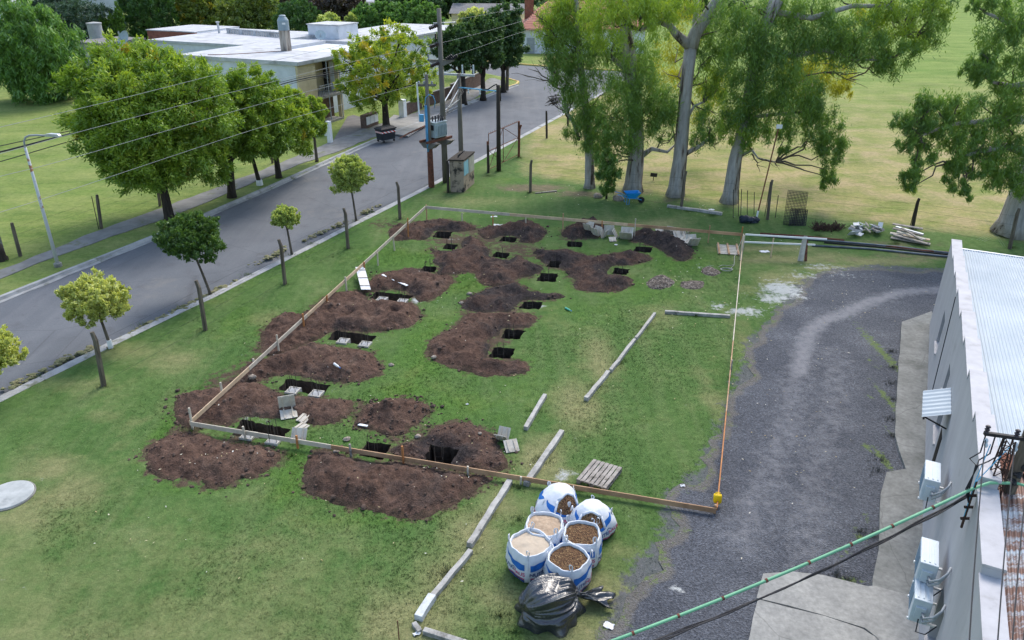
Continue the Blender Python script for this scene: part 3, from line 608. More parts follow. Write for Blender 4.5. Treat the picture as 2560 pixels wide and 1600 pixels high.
mb = MB(); mb.prism(ragged([(p.x, p.y) for p in GP([(1893,1506),(2059,1549),(2156,1580),(2184,1601),(2214,1640),(2240,1760),(1815,1760),(1873,1600)])], .5, .02, 7), -.05, .105); tag(mb.build('pavement', 'slab'), kind='structure')

M['gutter_dirt'] = simple('gutter_dirt', (.24,.215,.13), (.14,.155,.07), 6, .95, bump=.6, bscale=25)
def gutter():
    V = []; F = []; g = np.random.default_rng(4); mb = MB()
    for u, v, L in [(60,897,.8),(128,862,1.2),(200,832,.7),(330,778,1.0),(372,757,1.8),(405,742,1.0),(445,722,.7),(505,692,1.6),(530,680,1.0),(640,606,1.3),(660,596,.8),(745,556,1.0),(800,530,.9),(870,497,1.2)]:
        p = G(u*KD, v*KD); d = Vector((.40, .9165, 0)); n = Vector((d.y, -d.x, 0))
        for k in range(int(L*26)):
            q = p+d*g.normal()*L*.45+n*(g.normal()*.09-.06); s = g.uniform(.03, .09); mb.blob((q.x, q.y, -.0+g.uniform(-.08, .03)), (s*1.5, s*1.3, s*.55), 6, 4, .4, int(g.integers(9999)))
    tag(mb.build('gutter_debris', 'gutter_dirt'), kind='stuff')
gutter()
# ------------------------------------------------------------------ soil, mounds, pits
t = NT('soil'); n1 = t.noise(1.1, 5, .65); n2 = t.noise(6, 4, .7); n3 = t.noise(26, 3, .7)
c = t.ramp(n1, [(.35, (.080,.049,.038)), (.6, (.112,.071,.055)), (.78, (.155,.108,.082))])
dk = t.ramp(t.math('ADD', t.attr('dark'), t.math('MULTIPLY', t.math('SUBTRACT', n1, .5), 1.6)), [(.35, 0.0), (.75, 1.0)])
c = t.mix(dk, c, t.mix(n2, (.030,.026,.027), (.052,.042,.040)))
c = t.mix(1.0, c, t.ramp(t.math('ADD', t.math('MULTIPLY', n2, .5), t.math('MULTIPLY', n3, .5)), [(.36, .50), (.5, 1.0), (.62, 1.55)]), 'MULTIPLY')
gr = t.ramp(t.math('ADD', t.attr('rim'), t.math('MULTIPLY', t.math('SUBTRACT', n2, .5), 1.6)), [(.45, 1.0), (.6, 0.0)])
c = t.mix(t.math('MULTIPLY', gr, .35), c, (.060,.052,.034))
t.bsdf(c, .97, 0, t.bump(t.math('ADD', t.math('MULTIPLY', n2, 1.5), n3), .9, .05), .1); M['soil'] = t.m
t = NT('gravel_grey'); v = t.n('ShaderNodeTexVoronoi'); v.inputs['Scale'].default_value = 14; t.t.links.new(t.tc.outputs['Object'], v.inputs['Vector'])
c = t.ramp(v.outputs['Color'], [(.2, (.06,.05,.045)), (.55, (.115,.098,.085)), (.9, (.24,.21,.185))])
t.bsdf(c, .9, 0, t.bump(v.outputs['Distance'], .8, .05), .15); M['gravel_grey'] = t.m
def pit_gap(x, y):
    d = np.full(np.shape(x), 9.0)
    for k in PITO:
        d = np.minimum(d, np.where(inpoly(x, y, PITO[k]), 0.0, segdist(x, y, PITO[k])))
    return d
FL = G(478, 1075); BL = G(1065, 555); BR = G(1853, 612); FR = G(1789, 1287)
zFL = zat((FL.x, FL.y), 1052); zBL = zat((BL.x, BL.y), 515); zBR = zat((BR.x, BR.y), 583); zFR = zat((FR.x, FR.y), 1271)
def board_cap(x, y):
    r = np.full(np.shape(x), 9.0)
    for a, za, b, zb in ((FL, zFL, BL, zBL), (FL, zFL, FR, zFR), (BL, zBL, BR, zBR)):
        d = b-a; f = np.clip(((x-a.x)*d.x+(y-a.y)*d.y)/(d.x*d.x+d.y*d.y), 0, 1); q = np.hypot(x-a.x-f*d.x, y-a.y-f*d.y)
        r = np.minimum(r, np.maximum(.02, za+(zb-za)*f-.19)+np.maximum(0, q-.12)*.55)
    return r
def mound_h(x, y, i):
    o = MOUT[i]; H = MOUNDS[i][1]; d = segdist(x, y, o)
    s = np.clip(d/(.75 if i != 3 else 1.2), 0, 1); s = s*s*(3-2*s)
    lump = .40+.75*vnoise(x, y, .95, i)+.75*(vnoise(x, y, .45, i+5)-.5)
    h = H*(.62 if i not in (3,) else 1.0)*s*lump+.15*np.clip(d/.12, 0, 1)*(vnoise(x, y, .19, i+9)-.4)+.08*np.clip(d/.1, 0, 1)*(vnoise(x, y, .09, i+3)-.4)
    h = np.minimum(h, board_cap(x, y))
    return np.maximum(h*np.clip(pit_gap(x, y)/.35+.06, 0, 1), .006*np.clip(d/.05, 0, 1)-.004), d
def mound_z(x, y):
    X = np.array([x]); Y = np.array([y]); z = 0.0
    for i, o in enumerate(MOUT):
        if inpoly(X, Y, o)[0]: z = max(z, float(mound_h(X, Y, i)[0][0]))
    return z
def mound_zs(X, Y):
    Z_ = np.zeros(X.shape)
    for i, o in enumerate(MOUT):
        P = np.array(o); q = np.where((X > P[:,0].min()) & (X < P[:,0].max()) & (Y > P[:,1].min()) & (Y < P[:,1].max()))[0]
        if len(q):
            q = q[inpoly(X[q], Y[q], o)]
            if len(q): Z_[q] = np.maximum(Z_[q], mound_h(X[q], Y[q], i)[0])
    return Z_
def build_mound(i, outline, label, name, mat, hfun, step, cat):
    poly = ragged(outline, step*1.2, step*.55, i+30); c = np.mean(poly, 0)
    pts = list(poly); n = len(pts); edges = [(k, (k+1) % n) for k in range(n)]
    for k in PITO:
        q = PITO[k]
        if inpoly(np.array([p[0] for p in q]), np.array([p[1] for p in q]), poly).any():
            b = len(pts); pts += q; edges += [(b+j, b+(j+1) % len(q)) for j in range(len(q))]
    P = np.array(poly); gx, gy = np.meshgrid(np.arange(P[:,0].min(), P[:,0].max(), step), np.arange(P[:,1].min(), P[:,1].max(), step))
    gx = gx.ravel()+RNG.uniform(-.3, .3, gx.size)*step; gy = gy.ravel()+RNG.uniform(-.3, .3, gy.size)*step
    ok = inpoly(gx, gy, poly) & (segdist(gx, gy, poly) > step*.5) & (pit_gap(gx, gy) > step*.5)
    pts += list(zip(gx[ok], gy[ok]))
    def keep(x, y):
        r = inpoly(x, y, poly)
        for k in PITO: r &= ~inpoly(x, y, PITO[k])
        return r
    V, F = cdt(pts, edges, keep)
    z, d = hfun(V[:,0], V[:,1]); on = segdist(V[:,0], V[:,1], poly) < 1e-4; z = np.where(on, -.012, z+.006)
    dark = MOUNDS[i][2] if i < len(MOUNDS) else 0
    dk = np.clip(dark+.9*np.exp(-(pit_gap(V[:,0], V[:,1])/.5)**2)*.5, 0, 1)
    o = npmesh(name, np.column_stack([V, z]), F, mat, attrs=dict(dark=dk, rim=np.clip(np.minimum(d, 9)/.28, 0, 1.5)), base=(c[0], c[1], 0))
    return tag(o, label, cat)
for i, m in enumerate(MOUNDS):
    st = .085 if i in (0, 1, 2, 3, 4, 5, 6) else .11
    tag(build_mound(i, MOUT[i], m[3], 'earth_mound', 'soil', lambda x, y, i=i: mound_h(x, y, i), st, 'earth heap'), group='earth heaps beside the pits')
for j, (ol, H, lab) in enumerate(GRAVEL_HEAPS):
    ol = smooth_closed(ol, 3)
    def hf(x, y, ol=ol, H=H):
        d = segdist(x, y, ol); s = np.clip(d/.6, 0, 1); return H*s*(.5+.9*vnoise(x, y, .3, j))+.06*np.clip(d/.1, 0, 1)*(vnoise(x, y, .1, j)-.3), d
    tag(build_mound(40+j, ol, lab, 'gravel_heap', 'gravel_grey', hf, .09, 'gravel heap'), group='small gravel heaps on the grass')
PIT_LABEL = {'A': 'long dug pit below the loose white board, with two concrete stubs', 'B': 'long dug pit second along the left board from the shutter panel', 'C': 'long dug pit in front of the heap with the white bottle',
 'D': 'long dug pit behind the front board, at the front left corner', 'E': 'small deep pit behind the front board, at the conical earth heap', 'F': 'deep square pit beside two form boxes, behind the front board',
 'G': 'upper of the two pits inside the C shaped earth heap', 'H': 'lower of the two pits inside the C shaped earth heap', 'I': 'small pit below the dark heap in the far left corner',
 'J': 'small pit with blue plastic inside, just below the corner pit', 'K': 'small pit in front of the far heap with paper scraps', 'L': 'small pit on the far side of the wide middle earth heap',
 'M': 'small pit alone on green grass left of the middle heap', 'N': 'small pit directly behind the wider pit between the two middle heaps', 'O': 'wide dark pit on grass between the two wide middle heaps',
 'P': 'pit at the end of the near black stony heap', 'Q': 'small pit in front of the dark heap with form boxes', 'R': 'wide pit in front of the black earth ridge', 'S': 'small pit in the hollow of the heap next to the gravel heaps'}
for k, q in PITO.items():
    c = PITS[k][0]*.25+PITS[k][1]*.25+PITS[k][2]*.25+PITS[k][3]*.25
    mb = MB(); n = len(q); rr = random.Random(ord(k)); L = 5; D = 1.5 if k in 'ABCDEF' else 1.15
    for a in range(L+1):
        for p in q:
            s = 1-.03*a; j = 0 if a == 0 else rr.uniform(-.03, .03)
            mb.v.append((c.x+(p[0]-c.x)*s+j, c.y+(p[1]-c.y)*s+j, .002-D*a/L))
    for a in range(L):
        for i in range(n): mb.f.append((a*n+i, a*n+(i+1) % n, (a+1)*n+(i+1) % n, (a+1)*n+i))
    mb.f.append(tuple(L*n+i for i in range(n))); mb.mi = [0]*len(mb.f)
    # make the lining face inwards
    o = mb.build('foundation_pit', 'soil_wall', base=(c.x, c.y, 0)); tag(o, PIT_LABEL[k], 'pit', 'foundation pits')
# rebar standing in the small pits
def rebar(name, x, y, z0, z1, w, label, group, nb=4, hooks=True, parent=None):
    t = parent or thing(name, label, 'rebar cage', (x, y, z0), 0, group); rr = random.Random(int(x*91+y*37))
    cs = [(-w, -w), (w, -w), (w, w), (-w, w), (0, -w), (0, w)][:nb]
    for cx, cy in cs:
        h = z1-z0+rr.uniform(-.12, .12); lx, ly = rr.uniform(-.03, .03), rr.uniform(-.03, .03)
        MB().tube([(x+cx, y+cy, z0), (x+cx+lx, y+cy+ly, z0+h)], .0085, 5).build('bar', 'rebar', t)
    for k in range(4):
        zz = z0+(z1-z0)*(.2+.18*k); MB().tube([(x-w, y-w, zz), (x+w, y-w, zz), (x+w, y+w, zz), (x-w, y+w, zz), (x-w, y-w, zz)], .005, 4).build('stirrup', 'rebar', t)
    return t
for k in 'EFGHIJKLMNOPQRS':
    q = PITS[k]; c = (q[0]+q[1]+q[2]+q[3])/4; D = 1.5 if k in 'EF' else 1.15
    rebar('rebar_cage', c.x-.05, c.y-.05, -D, .42, .10, 'rebar in the '+PIT_LABEL[k].split(',')[0].replace('small ', '').replace('deep ', ''), 'rebar cages in the pits')
PEDW = {'A': 'long pit below the white board', 'B': 'second long pit', 'C': 'long pit by the white bottle', 'D': 'corner long pit'}
PED = {'A': [(955,750), (1006,755)], 'B': [(858,855), (913,863)], 'C': [(733,979), (791,987)], 'D': [(622,1092), (686,1104)]}
for k, (a, b) in PED.items():
    for (u, v), side in ((a, 'on the board side'), (b, 'on the grass side')):
        p = G(u, v, .0); t = thing('concrete_pedestal', 'boxed concrete stub in the %s, %s' % (PEDW[k], side), 'pedestal', (p.x, p.y, -1.5), 0, 'concrete pedestals in the long pits')
        rz = R(-14); mt = Matrix.Rotation(rz, 3, 'Z'); s = .18; mb = MB()
        for dx, dy, lx, ly in ((0, s, 2*s+.05, .025), (0, -s, 2*s+.05, .025), (s, 0, .025, 2*s-.025), (-s, 0, .025, 2*s-.025)):
            q = p+mt@Vector((dx, dy, 0)); mb.box((q.x, q.y, -.68), (lx, ly, 1.50), rz)
        mb.build('form_box', 'plywood', t)
        MB().box((p.x, p.y, -.70), (2*s-.03, 2*s-.03, 1.50), rz).build('concrete_fill', 'kerb', t)
        rr = random.Random(u)
        for cx, cy in ((-.1, -.1), (.1, -.1), (.1, .1), (-.1, .1), (0, .11)):
            h = .62+rr.uniform(-.12, .16)
            MB().tube([(p.x+cx, p.y+cy, -.1), (p.x+cx+rr.uniform(-.03, .03), p.y+cy, h)], .0085, 5).build('bar', 'rebar', t)
# ------------------------------------------------------------------ timber profile boards round the plot
def board_run(label, a, za, b, zb, cuts, stakes, thick=.03, hgt=.15):
    """a, b: ground points; za, zb: height of the board's top edge; cuts: [(fraction, material)]; stakes: [(base px, top px, material, dx)]"""
    t = thing('batter_board', label, 'batter board', (a.x, a.y, 0), 0, 'timber boards on stakes round the plot')
    d = (b-a); d.z = 0; f0 = 0.0
    for f1, m in cuts:
        p = a+d*f0; q = a+d*f1; z0 = za+(zb-za)*f0; z1 = za+(zb-za)*f1
        MB().bar((p.x, p.y, z0-hgt/2), (q.x, q.y, z1-hgt/2), thick, hgt).build('board', m, t, bevel=.004); f0 = f1+.0006
    nr = Vector((-d.y, d.x, 0)).normalized()
    for base, top, m, off in stakes:
        g = G(*base); f = max(0, min(1, (g-a).dot(d)/d.dot(d))); p = a+d*f+nr*off; zt = zat((p.x, p.y), top)
        rr = random.Random(base[0]); lean = nr*rr.uniform(-.03, .03)
        zb_ = max(zt, .25)
        MB().bar((p.x, p.y, -.1), (p.x+lean.x, p.y+lean.y, zb_), .05, .05, up=nr).build('stake', m, t)
    return t
PG, PO, PT, PN = 'pine_grey', 'pine_orange', 'pine_tan', 'pine'
board_run('pale timber board on stakes along the street side of the dug plot', FL, zFL, BL, zBL, [(.16, PN), (.36, PG), (.62, PN), (1, PG)],
  [((555,1000), 956, PG, .045), ((628,927), 897, PG, .045), ((699,883), 837, PG, -.045), ((759,827), 784, PO, -.045), ((811,774), 738, PO, -.045), ((863,732), 692, PG, -.045), ((908,691), 655, PO, -.045), ((950,664), 632, PG, -.045), ((992,627), 590, PG, -.045), ((1022,596), 545, PO, -.045)])
board_run('timber board on stakes along the front of the plot, by the white bags', FL+Vector((.03,-.02,0)), zFL-.01, FR, zFR, [(.30, PG), (.62, PT), (1, PT)],
  [((478,1076), 1021, PG, .05), ((604,1111), 1065, PG, -.045), ((728,1140), 1090, PO, -.045), ((869,1155), 1110, 'old_wood', -.045), ((1004,1172), 1115, PO, -.045), ((1168,1194), 1166, PG, -.045), ((1299,1220), 1191, PG, -.045), ((1786,1286), 1262, PT, .045)])
board_run('timber board on stakes along the far side of the plot, pale then orange', BL+Vector((.03,.03,0)), zBL, BR, zBR, [(.28, PG), (.655, PN), (1, PT)],
  [((1065,555), 512, PT, .05), ((1152,566), 532, PG, -.045), ((1231,568), 538, PO, .045), ((1314,574), 544, PG, -.045), ((1403,588), 533, PT, -.045), ((1501,595), 552, PO, -.045), ((1584,601), 547, PG, -.045), ((1770,609), 564, PT, -.045), ((1851,613), 567, PO, .05)])
board_run('thin timber board along the gravel drive, with a yellow can hung on it', BR+Vector((.03,-.03,0)), zBR-.01, FR+Vector((.02,.03,0)), zFR+.01, [(.25, PN), (.55, PG), (.78, PT), (1, PO)],
  [((1853,650), 592, PG, -.03), ((1821,941), 900, 'old_wood', .03)], .035, .10)
RA = G(1856, 640); RB = G(2058, 652); t = thing('timber_rail', 'pair of white timber rails on posts at the corner by the gravel', 'rail', (RA.x, RA.y, 0))
for row0, row1, uu in ((586, 598, 2057), (605, 612, 2030)):
    e = G(uu, 652) if uu == 2057 else G(2031, 650)
    MB().bar((RA.x, RA.y, zat((RA.x, RA.y), row0)), (e.x, e.y, zat((e.x, e.y), row1)), .045, .07).build('rail', 'white_paint', t)
g = G(1926.5, 643); MB().bar((g.x, g.y, -.05), (g.x, g.y, zat((g.x, g.y), 595)), .05, .05).build('post', PN, t)
g = G(1853, 650); MB().bar((g.x, g.y, -.05), (g.x, g.y, zat((g.x, g.y), 588)), .05, .05).build('post', PG, t)
# stacked planks leaning upright on the rails
t = thing('plank_bundle', 'bundle of pale holed planks and a brown one propped against the rails', 'planks', G(2006, 652))
for du, m, b, tp in ((-6, 'plywood', 652, 592), (0, 'plywood', 653, 590), (10, 'rust', 653, 600)):
    p = G(2004+du, b); q = G(2004+du*.4, 648)
    MB().bar((p.x, p.y, 0), (q.x, q.y, zat((q.x, q.y), tp)), .16 if m != 'rust' else .12, .03, up=(0,1,0)).build('plank', m, t)
# yellow can on the board
p = FR+(BR-FR)*.018; zc = zat((p.x, p.y), 1246)
t = thing('plastic_can', 'bright yellow plastic can hung upside down at the corner of the boards', 'can', (p.x, p.y, zc))
mt = Matrix.Rotation(R(-8), 3, 'Z') @ Matrix.Rotation(R(-14), 3, 'X')
MB().box((p.x, p.y, zc), (.21, .15, .24), rot=mt).build('body', 'yellow_plastic', t, bevel=.04, smooth=True)
MB().tube([p+Vector((0,0,zc))+mt@Vector(q) for q in ((-.06,0,.115),(-.05,0,.16),(.05,0,.16),(.06,0,.115))], .014, 8).build('handle', 'yellow_plastic', t, smooth=True)
MB().tube([p+Vector((0,0,zc))+mt@Vector(q) for q in ((.03,0,-.11),(.03,0,-.16))], .028, 10).build('neck', 'yellow_plastic', t, smooth=True)
# ------------------------------------------------------------------ plywood form boxes and panels
def vform(u, v, size, rz, label, open_=75, kind='V', tilt=0, z=None, seed=0, group='plywood forms lying about the plot'):
    p = G(u, v); p.z = mound_z(p.x, p.y) if z is None else z
    t = thing('plywood_form', label, 'plywood form', p, 0, group); s = size; m0 = Matrix.Rotation(rz, 3, 'Z') @ Matrix.Rotation(tilt, 3, 'X')
    def panel(rot, off, nm, w=s, h=s):
        mb = MB(); m = m0 @ rot; c = p+m0 @ Vector(off)
        mb.frame(c, m.col[0], m.col[1], m.col[2], (-w/2, w/2), (0, h), (-.009, .009)); mb.build(nm, 'plywood', t)
        mb = MB()
        for bx in (-.25, .25): mb.frame(c, m.col[0], m.col[1], m.col[2], (bx*w-.02, bx*w+.02), (.02, h-.02), (.010, .035))
        mb.build('batten', 'pine_grey', t)
    if kind == 'V':
        panel(Matrix.Rotation(R(open_), 3, 'X'), (0, .03, .02), 'panel'); panel(Matrix.Rotation(R(180-open_), 3, 'X') @ Matrix.Rotation(R(0), 3, 'Z'), (0, -.03, .02), 'panel')
    elif kind == 'L':
        panel(Matrix.Rotation(R(12), 3, 'X'), (0, 0, .03), 'panel'); panel(Matrix.Rotation(R(100), 3, 'X'), (0, s*.98, .12), 'panel')
    else:
        panel(Matrix.Rotation(R(open_), 3, 'X'), (0, -s/2, .03), 'panel')
    return t
vform(724, 1048, .50, R(20), 'large form of two hinged plywood panels on the heap by the corner pit', kind='L')
vform(761, 1050, .36, R(-25), 'grey plywood panel with a batten, lying beside the large hinged form', open_=8, kind='F')
vform(754, 1071, .36, R(-35), 'paler plywood panel with a dark batten, lowest of the three by the corner pit', open_=6, kind='F')
vform(752, 1100, .46, R(-8), 'grey plywood panel standing behind the front board by the corner pit', open_=52, kind='F')
vform(1256, 1100, .36, R(-20), 'open V of two plywood panels on grass beside the square pit', open_=55)
vform(1278, 1122, .40, R(15), 'plywood panel tipped against the open V form on the grass', open_=28, kind='F')
for u, v, s, rz, op, kd, lab in [(1470, 588, .42, -35, 62, 'V', 'first plywood V form in the row at the far heap'), (1489, 592, .46, -50, 68, 'V', 'second plywood V form in the row, just left of the orange stake'), (1509, 594, .40, 60, 72, 'V', 'plywood V form just right of the orange stake'),
   (1521, 585, .5, 0, 80, 'F', 'upright square plywood box side leaning on the far board'), (1531, 602, .34, 5, 20, 'F', 'small flat plywood panel on the grass in front of the row'), (1544, 594, .45, 70, 60, 'V', 'plywood V form between the square side and the large open form'), (1565, 598, .62, -15, 50, 'V', 'largest open plywood form in the row, beside the pale stake')]:
    vform(u, v, s, R(rz), lab, op, kd)
for i, (u, v, s, rz, op, kd, lab) in enumerate([(1652, 590, .5, 20, 30, 'F', 'plywood panel at the end of the offcut heap behind the black ridge'), (1673, 592, .5, -30, 60, 'V', 'plywood V form standing in the offcut heap behind the black ridge'), (1697, 598, .6, 15, 35, 'F', 'long plywood panel across the middle of the offcut heap'),
   (1713, 596, .45, 50, 70, 'V', 'plywood V form upright near the clean end of the offcut heap'), (1712, 612, .5, -40, 20, 'F', 'plywood board sliding down the front of the black ridge'), (1730, 615, .55, 10, 60, 'V', 'plywood V form lying last in the offcut heap, nearest the pallet')]):
    vform(u, v, s, R(rz), lab, op, kd)
a = G(902, 690); b_ = G(916, 736); t = thing('shutter_panel', 'white boarded shutter panel lying against the earth heap below the board', 'panel', (a.x, a.y, 0))
za_ = .42; x = (G(910, 689)-G(894, 689)).normalized(); A_ = Vector((a.x, a.y, za_)); B_ = Vector((b_.x, b_.y, .22)); y = (B_-A_); Ly = y.length; y.normalize(); zz = x.cross(y)*-1
MB().frame(A_, x, y, zz, (-.2, .2), (0, Ly), (-.012, .012)).build('sheet', 'paper', t)
mb = MB()
for f in (.15, .5, .85): mb.frame(A_+y*Ly*f, x, y, zz, (-.2, .2), (-.02, .02), (.013, .035))
mb.build('batten', 'old_wood', t)
a = G(957, 700); b_ = G(1019, 724); mb = MB(); mb.bar((a.x, a.y, mound_z(a.x, a.y)+.12), (b_.x, b_.y, mound_z(b_.x, b_.y)+.10), .11, .025)
tag(mb.build('loose_board', 'white_paint', base=(a.x, a.y, 0)), 'long loose white board lying across an earth heap', 'board')
a = G(896, 1062); mb = MB(); mb.bar(G(896, 1061, mound_z(a.x, a.y)+.03), G(919, 1065, .06), .09, .02); tag(mb.build('loose_board', 'white_paint', base=(a.x, a.y, 0)), 'short white board at the foot of the conical heap', 'board')
# ------------------------------------------------------------------ concrete edging beams on the lawn
BEAMS = [((1637,787), (1589,850), .13, .12, 'thin concrete edging beam topmost in the line up the lawn'), ((1586,853), (1526,931), .15, .13, 'concrete edging beam second from the top of the line'), ((1521,934), (1464,1002), .17, .14, 'concrete edging beam third in the line, before the bare gap'),
 ((1363,993), (1313,1076), .17, .15, 'single concrete beam lying apart on the greener grass'), ((1405,1083), (1314,1216), .20, .15, 'long weathered concrete beam passing under the front board'), ((1274,1208), (1174,1369), .20, .15, 'long concrete beam just in front of the front board, by the sand bags'),
 ((1177,1382), (1082,1495), .16, .13, 'thin tapering concrete beam joined to a whiter block'), ((1081,1496), (1047,1552), .24, .17, 'thick whitish concrete block at the lower end of the line'), ((1036,1561), (1050,1583), .14, .09, 'short grey concrete stub lying at the corner of the line'),
 ((1060,1580), (1190,1622), .16, .12, 'mossy concrete beam running off along the bottom of the lawn'), ((1662,783), (1825,794), .16, .13, 'concrete beam lying crosswise at the top of the line, near the white spills'), ((1668,518), (1805,537), .22, .16, 'long grey concrete beam under the gum trees by the wheelbarrow')]
for i, (p, q, w, h, lab) in enumerate(BEAMS):
    a, b_ = G(*p), G(*q); mb = MB(); w *= .82; h *= .9; L = (b_-a).length; m = max(3, int(L/.35)); rr = random.Random(i); d = (b_-a).normalized(); nn = Vector((-d.y, d.x, 0)); vs = []
    for k in range(m+1):
        c = a+(b_-a)*(k/m); ww = w/2*(1+rr.uniform(-.07, .07)); hh = h*(1+rr.uniform(-.06, .06)); o = nn*rr.uniform(-.012, .012)
        vs += [c+o-nn*ww+Vector((0,0,-.03)), c+o-nn*ww*.96+Vector((0,0,hh)), c+o+nn*ww*.96+Vector((0,0,hh)), c+o+nn*ww+Vector((0,0,-.03))]
    fs = [(k*4+j, k*4+(j+1) % 4, (k+1)*4+(j+1) % 4, (k+1)*4+j) for k in range(m) for j in range(4)]+[(3,2,1,0), (m*4, m*4+1, m*4+2, m*4+3)]
    mb.add(vs, fs); tag(mb.build('edging_beam', 'white_concrete' if i == 7 else 'beam_concrete', base=(a.x, a.y, 0), bevel=.012), lab, 'concrete beam', 'concrete beams edging the old bed')
# ------------------------------------------------------------------ pallet
o_ = G(1441, 1197, .15); x_ = G(1515, 1220, .15)-o_; y_ = G(1484, 1146.6, .15)-o_; W, L = x_.length, y_.length; x_.normalize(); y_.normalize()
t = thing('wooden_pallet', 'weathered grey wooden pallet lying on the grass behind the front board', 'pallet', (o_.x, o_.y, 0)); zv = Vector((0,0,1)); g = Vector((o_.x, o_.y, 0))
for k in range(7):
    a = (W-.1)*k/6; MB().frame(g, x_, y_, zv, (a+.0, a+.098), (0, L), (.122, .145)).build('deck_board', 'old_wood', t, bevel=.004)
for k in range(3):
    f = (L-.1)*k/2; MB().frame(g, x_, y_, zv, (0, W), (f, f+.1), (.100, .121)).build('stringer_board', 'old_wood', t)
    for j in range(3):
        a = (W-.12)*j/2; MB().frame(g, x_, y_, zv, (a, a+.12), (f, f+.1), (.022, .099)).build('block', 'old_wood', t)
for j in range(3):
    a = (W-.1)*j/2; MB().frame(g, x_, y_, zv, (a, a+.1), (0, L), (.0, .021)).build('base_board', 'old_wood', t)
# slatted timber panel on the grass by the corner
o_ = G(1795, 637); x_ = (G(1840, 640)-o_).normalized(); y_ = (G(1806, 616)-o_).normalized(); y_ = (y_-x_*y_.dot(x_)).normalized(); t = thing('slatted_panel', 'low slatted timber panel with three rails lying near the corner post', 'slatted panel', (o_.x, o_.y, 0))
for k in range(6): MB().frame(o_, x_, y_, zv, (0, 1.02), (.1+k*.22, .27+k*.22), (.02, .04)).build('slat', 'plywood', t)
for k in range(3): MB().frame(o_, x_, y_, zv, (.02+k*.44, .10+k*.44), (0, 1.45), (.041, .11)).build('rail', 'pine_tan', t)
# round concrete cover on the lawn
c = G(22, 1241); t = thing('manhole_cover', 'round pale concrete manhole cover set in the lawn', 'manhole cover', (c.x, c.y, 0))
MB().lathe([(.60, -.05), (.60, .055), (.585, .07), (.05, .075)], (c.x, c.y, 0), 40).build('lid', 'lid_concrete', t)
MB().lathe([(.635, -.05), (.635, .035), (.612, .036), (.612, -.05)], (c.x, c.y, 0), 40).build('rim', 'concrete', t)
# ------------------------------------------------------------------ big bags
M['bag_white'] = simple('bag_white', (.66,.69,.74), (.57,.61,.67), 5, .6, bump=.35, bscale=9)
M['print_blue'] = simple('print_blue', (.018,.15,.50), (.014,.12,.42), 6, .55, bump=.3, bscale=9)
M['print_navy'] = simple('print_navy', (.03,.07,.24), (.025,.055,.19), 6, .55, bump=.3, bscale=9)
M['print_red'] = simple('print_red', (.50,.05,.16), (.42,.04,.13), 6, .55, bump=.3, bscale=9)
def chips(name, cs, sc):
    t = NT(name); v = t.n('ShaderNodeTexVoronoi'); v.inputs['Scale'].default_value = sc; t.t.links.new(t.tc.outputs['Object'], v.inputs['Vector'])
    sep = t.n('ShaderNodeSeparateColor'); t.t.links.new(v.outputs['Color'], sep.inputs[0])
    c = t.ramp(sep.outputs[0], [(i/(len(cs)-1), k) for i, k in enumerate(cs)])
    t.bsdf(c, .9, 0, t.bump(v.outputs['Distance'], .9, .03), .15); M[name] = t.m
chips('bark_chips', [(.045,.026,.018), (.11,.062,.036), (.17,.10,.05), (.10,.055,.034), (.27,.18,.09)], 34)
M['fine_sand'] = simple('fine_sand', (.52,.435,.34), (.44,.365,.28), 4, .95, bump=.3, bscale=14)
M['coarse_sand'] = simple('coarse_sand', (.47,.36,.26), (.34,.25,.175), 9, .95, bump=.5, bscale=30, stain=(.22,.16,.11), stscale=11, stlo=.6, sthi=.7)
def text2d(body, width):
    cu = bpy.data.curves.new('lettering', 'FONT'); cu.body = body; cu.size = 1; cu.offset = .02
    ob = bpy.data.objects.new('lettering_source', cu); C.objects.link(ob); bpy.context.view_layer.update()
    me = bpy.data.meshes.new_from_object(ob.evaluated_get(bpy.context.evaluated_depsgraph_get()))
    V = np.array([v.co[:] for v in me.vertices]); F = [tuple(p.vertices) for p in me.polygons]
    bpy.data.objects.remove(ob); bpy.data.curves.remove(cu); bpy.data.meshes.remove(me)
    w = V[:,0].max()-V[:,0].min(); V = (V-[V[:,0].min(), 0, 0])*(width/w); return V, F
TXT = [text2d('NUTRI', .34), text2d('HAUS', .29)]
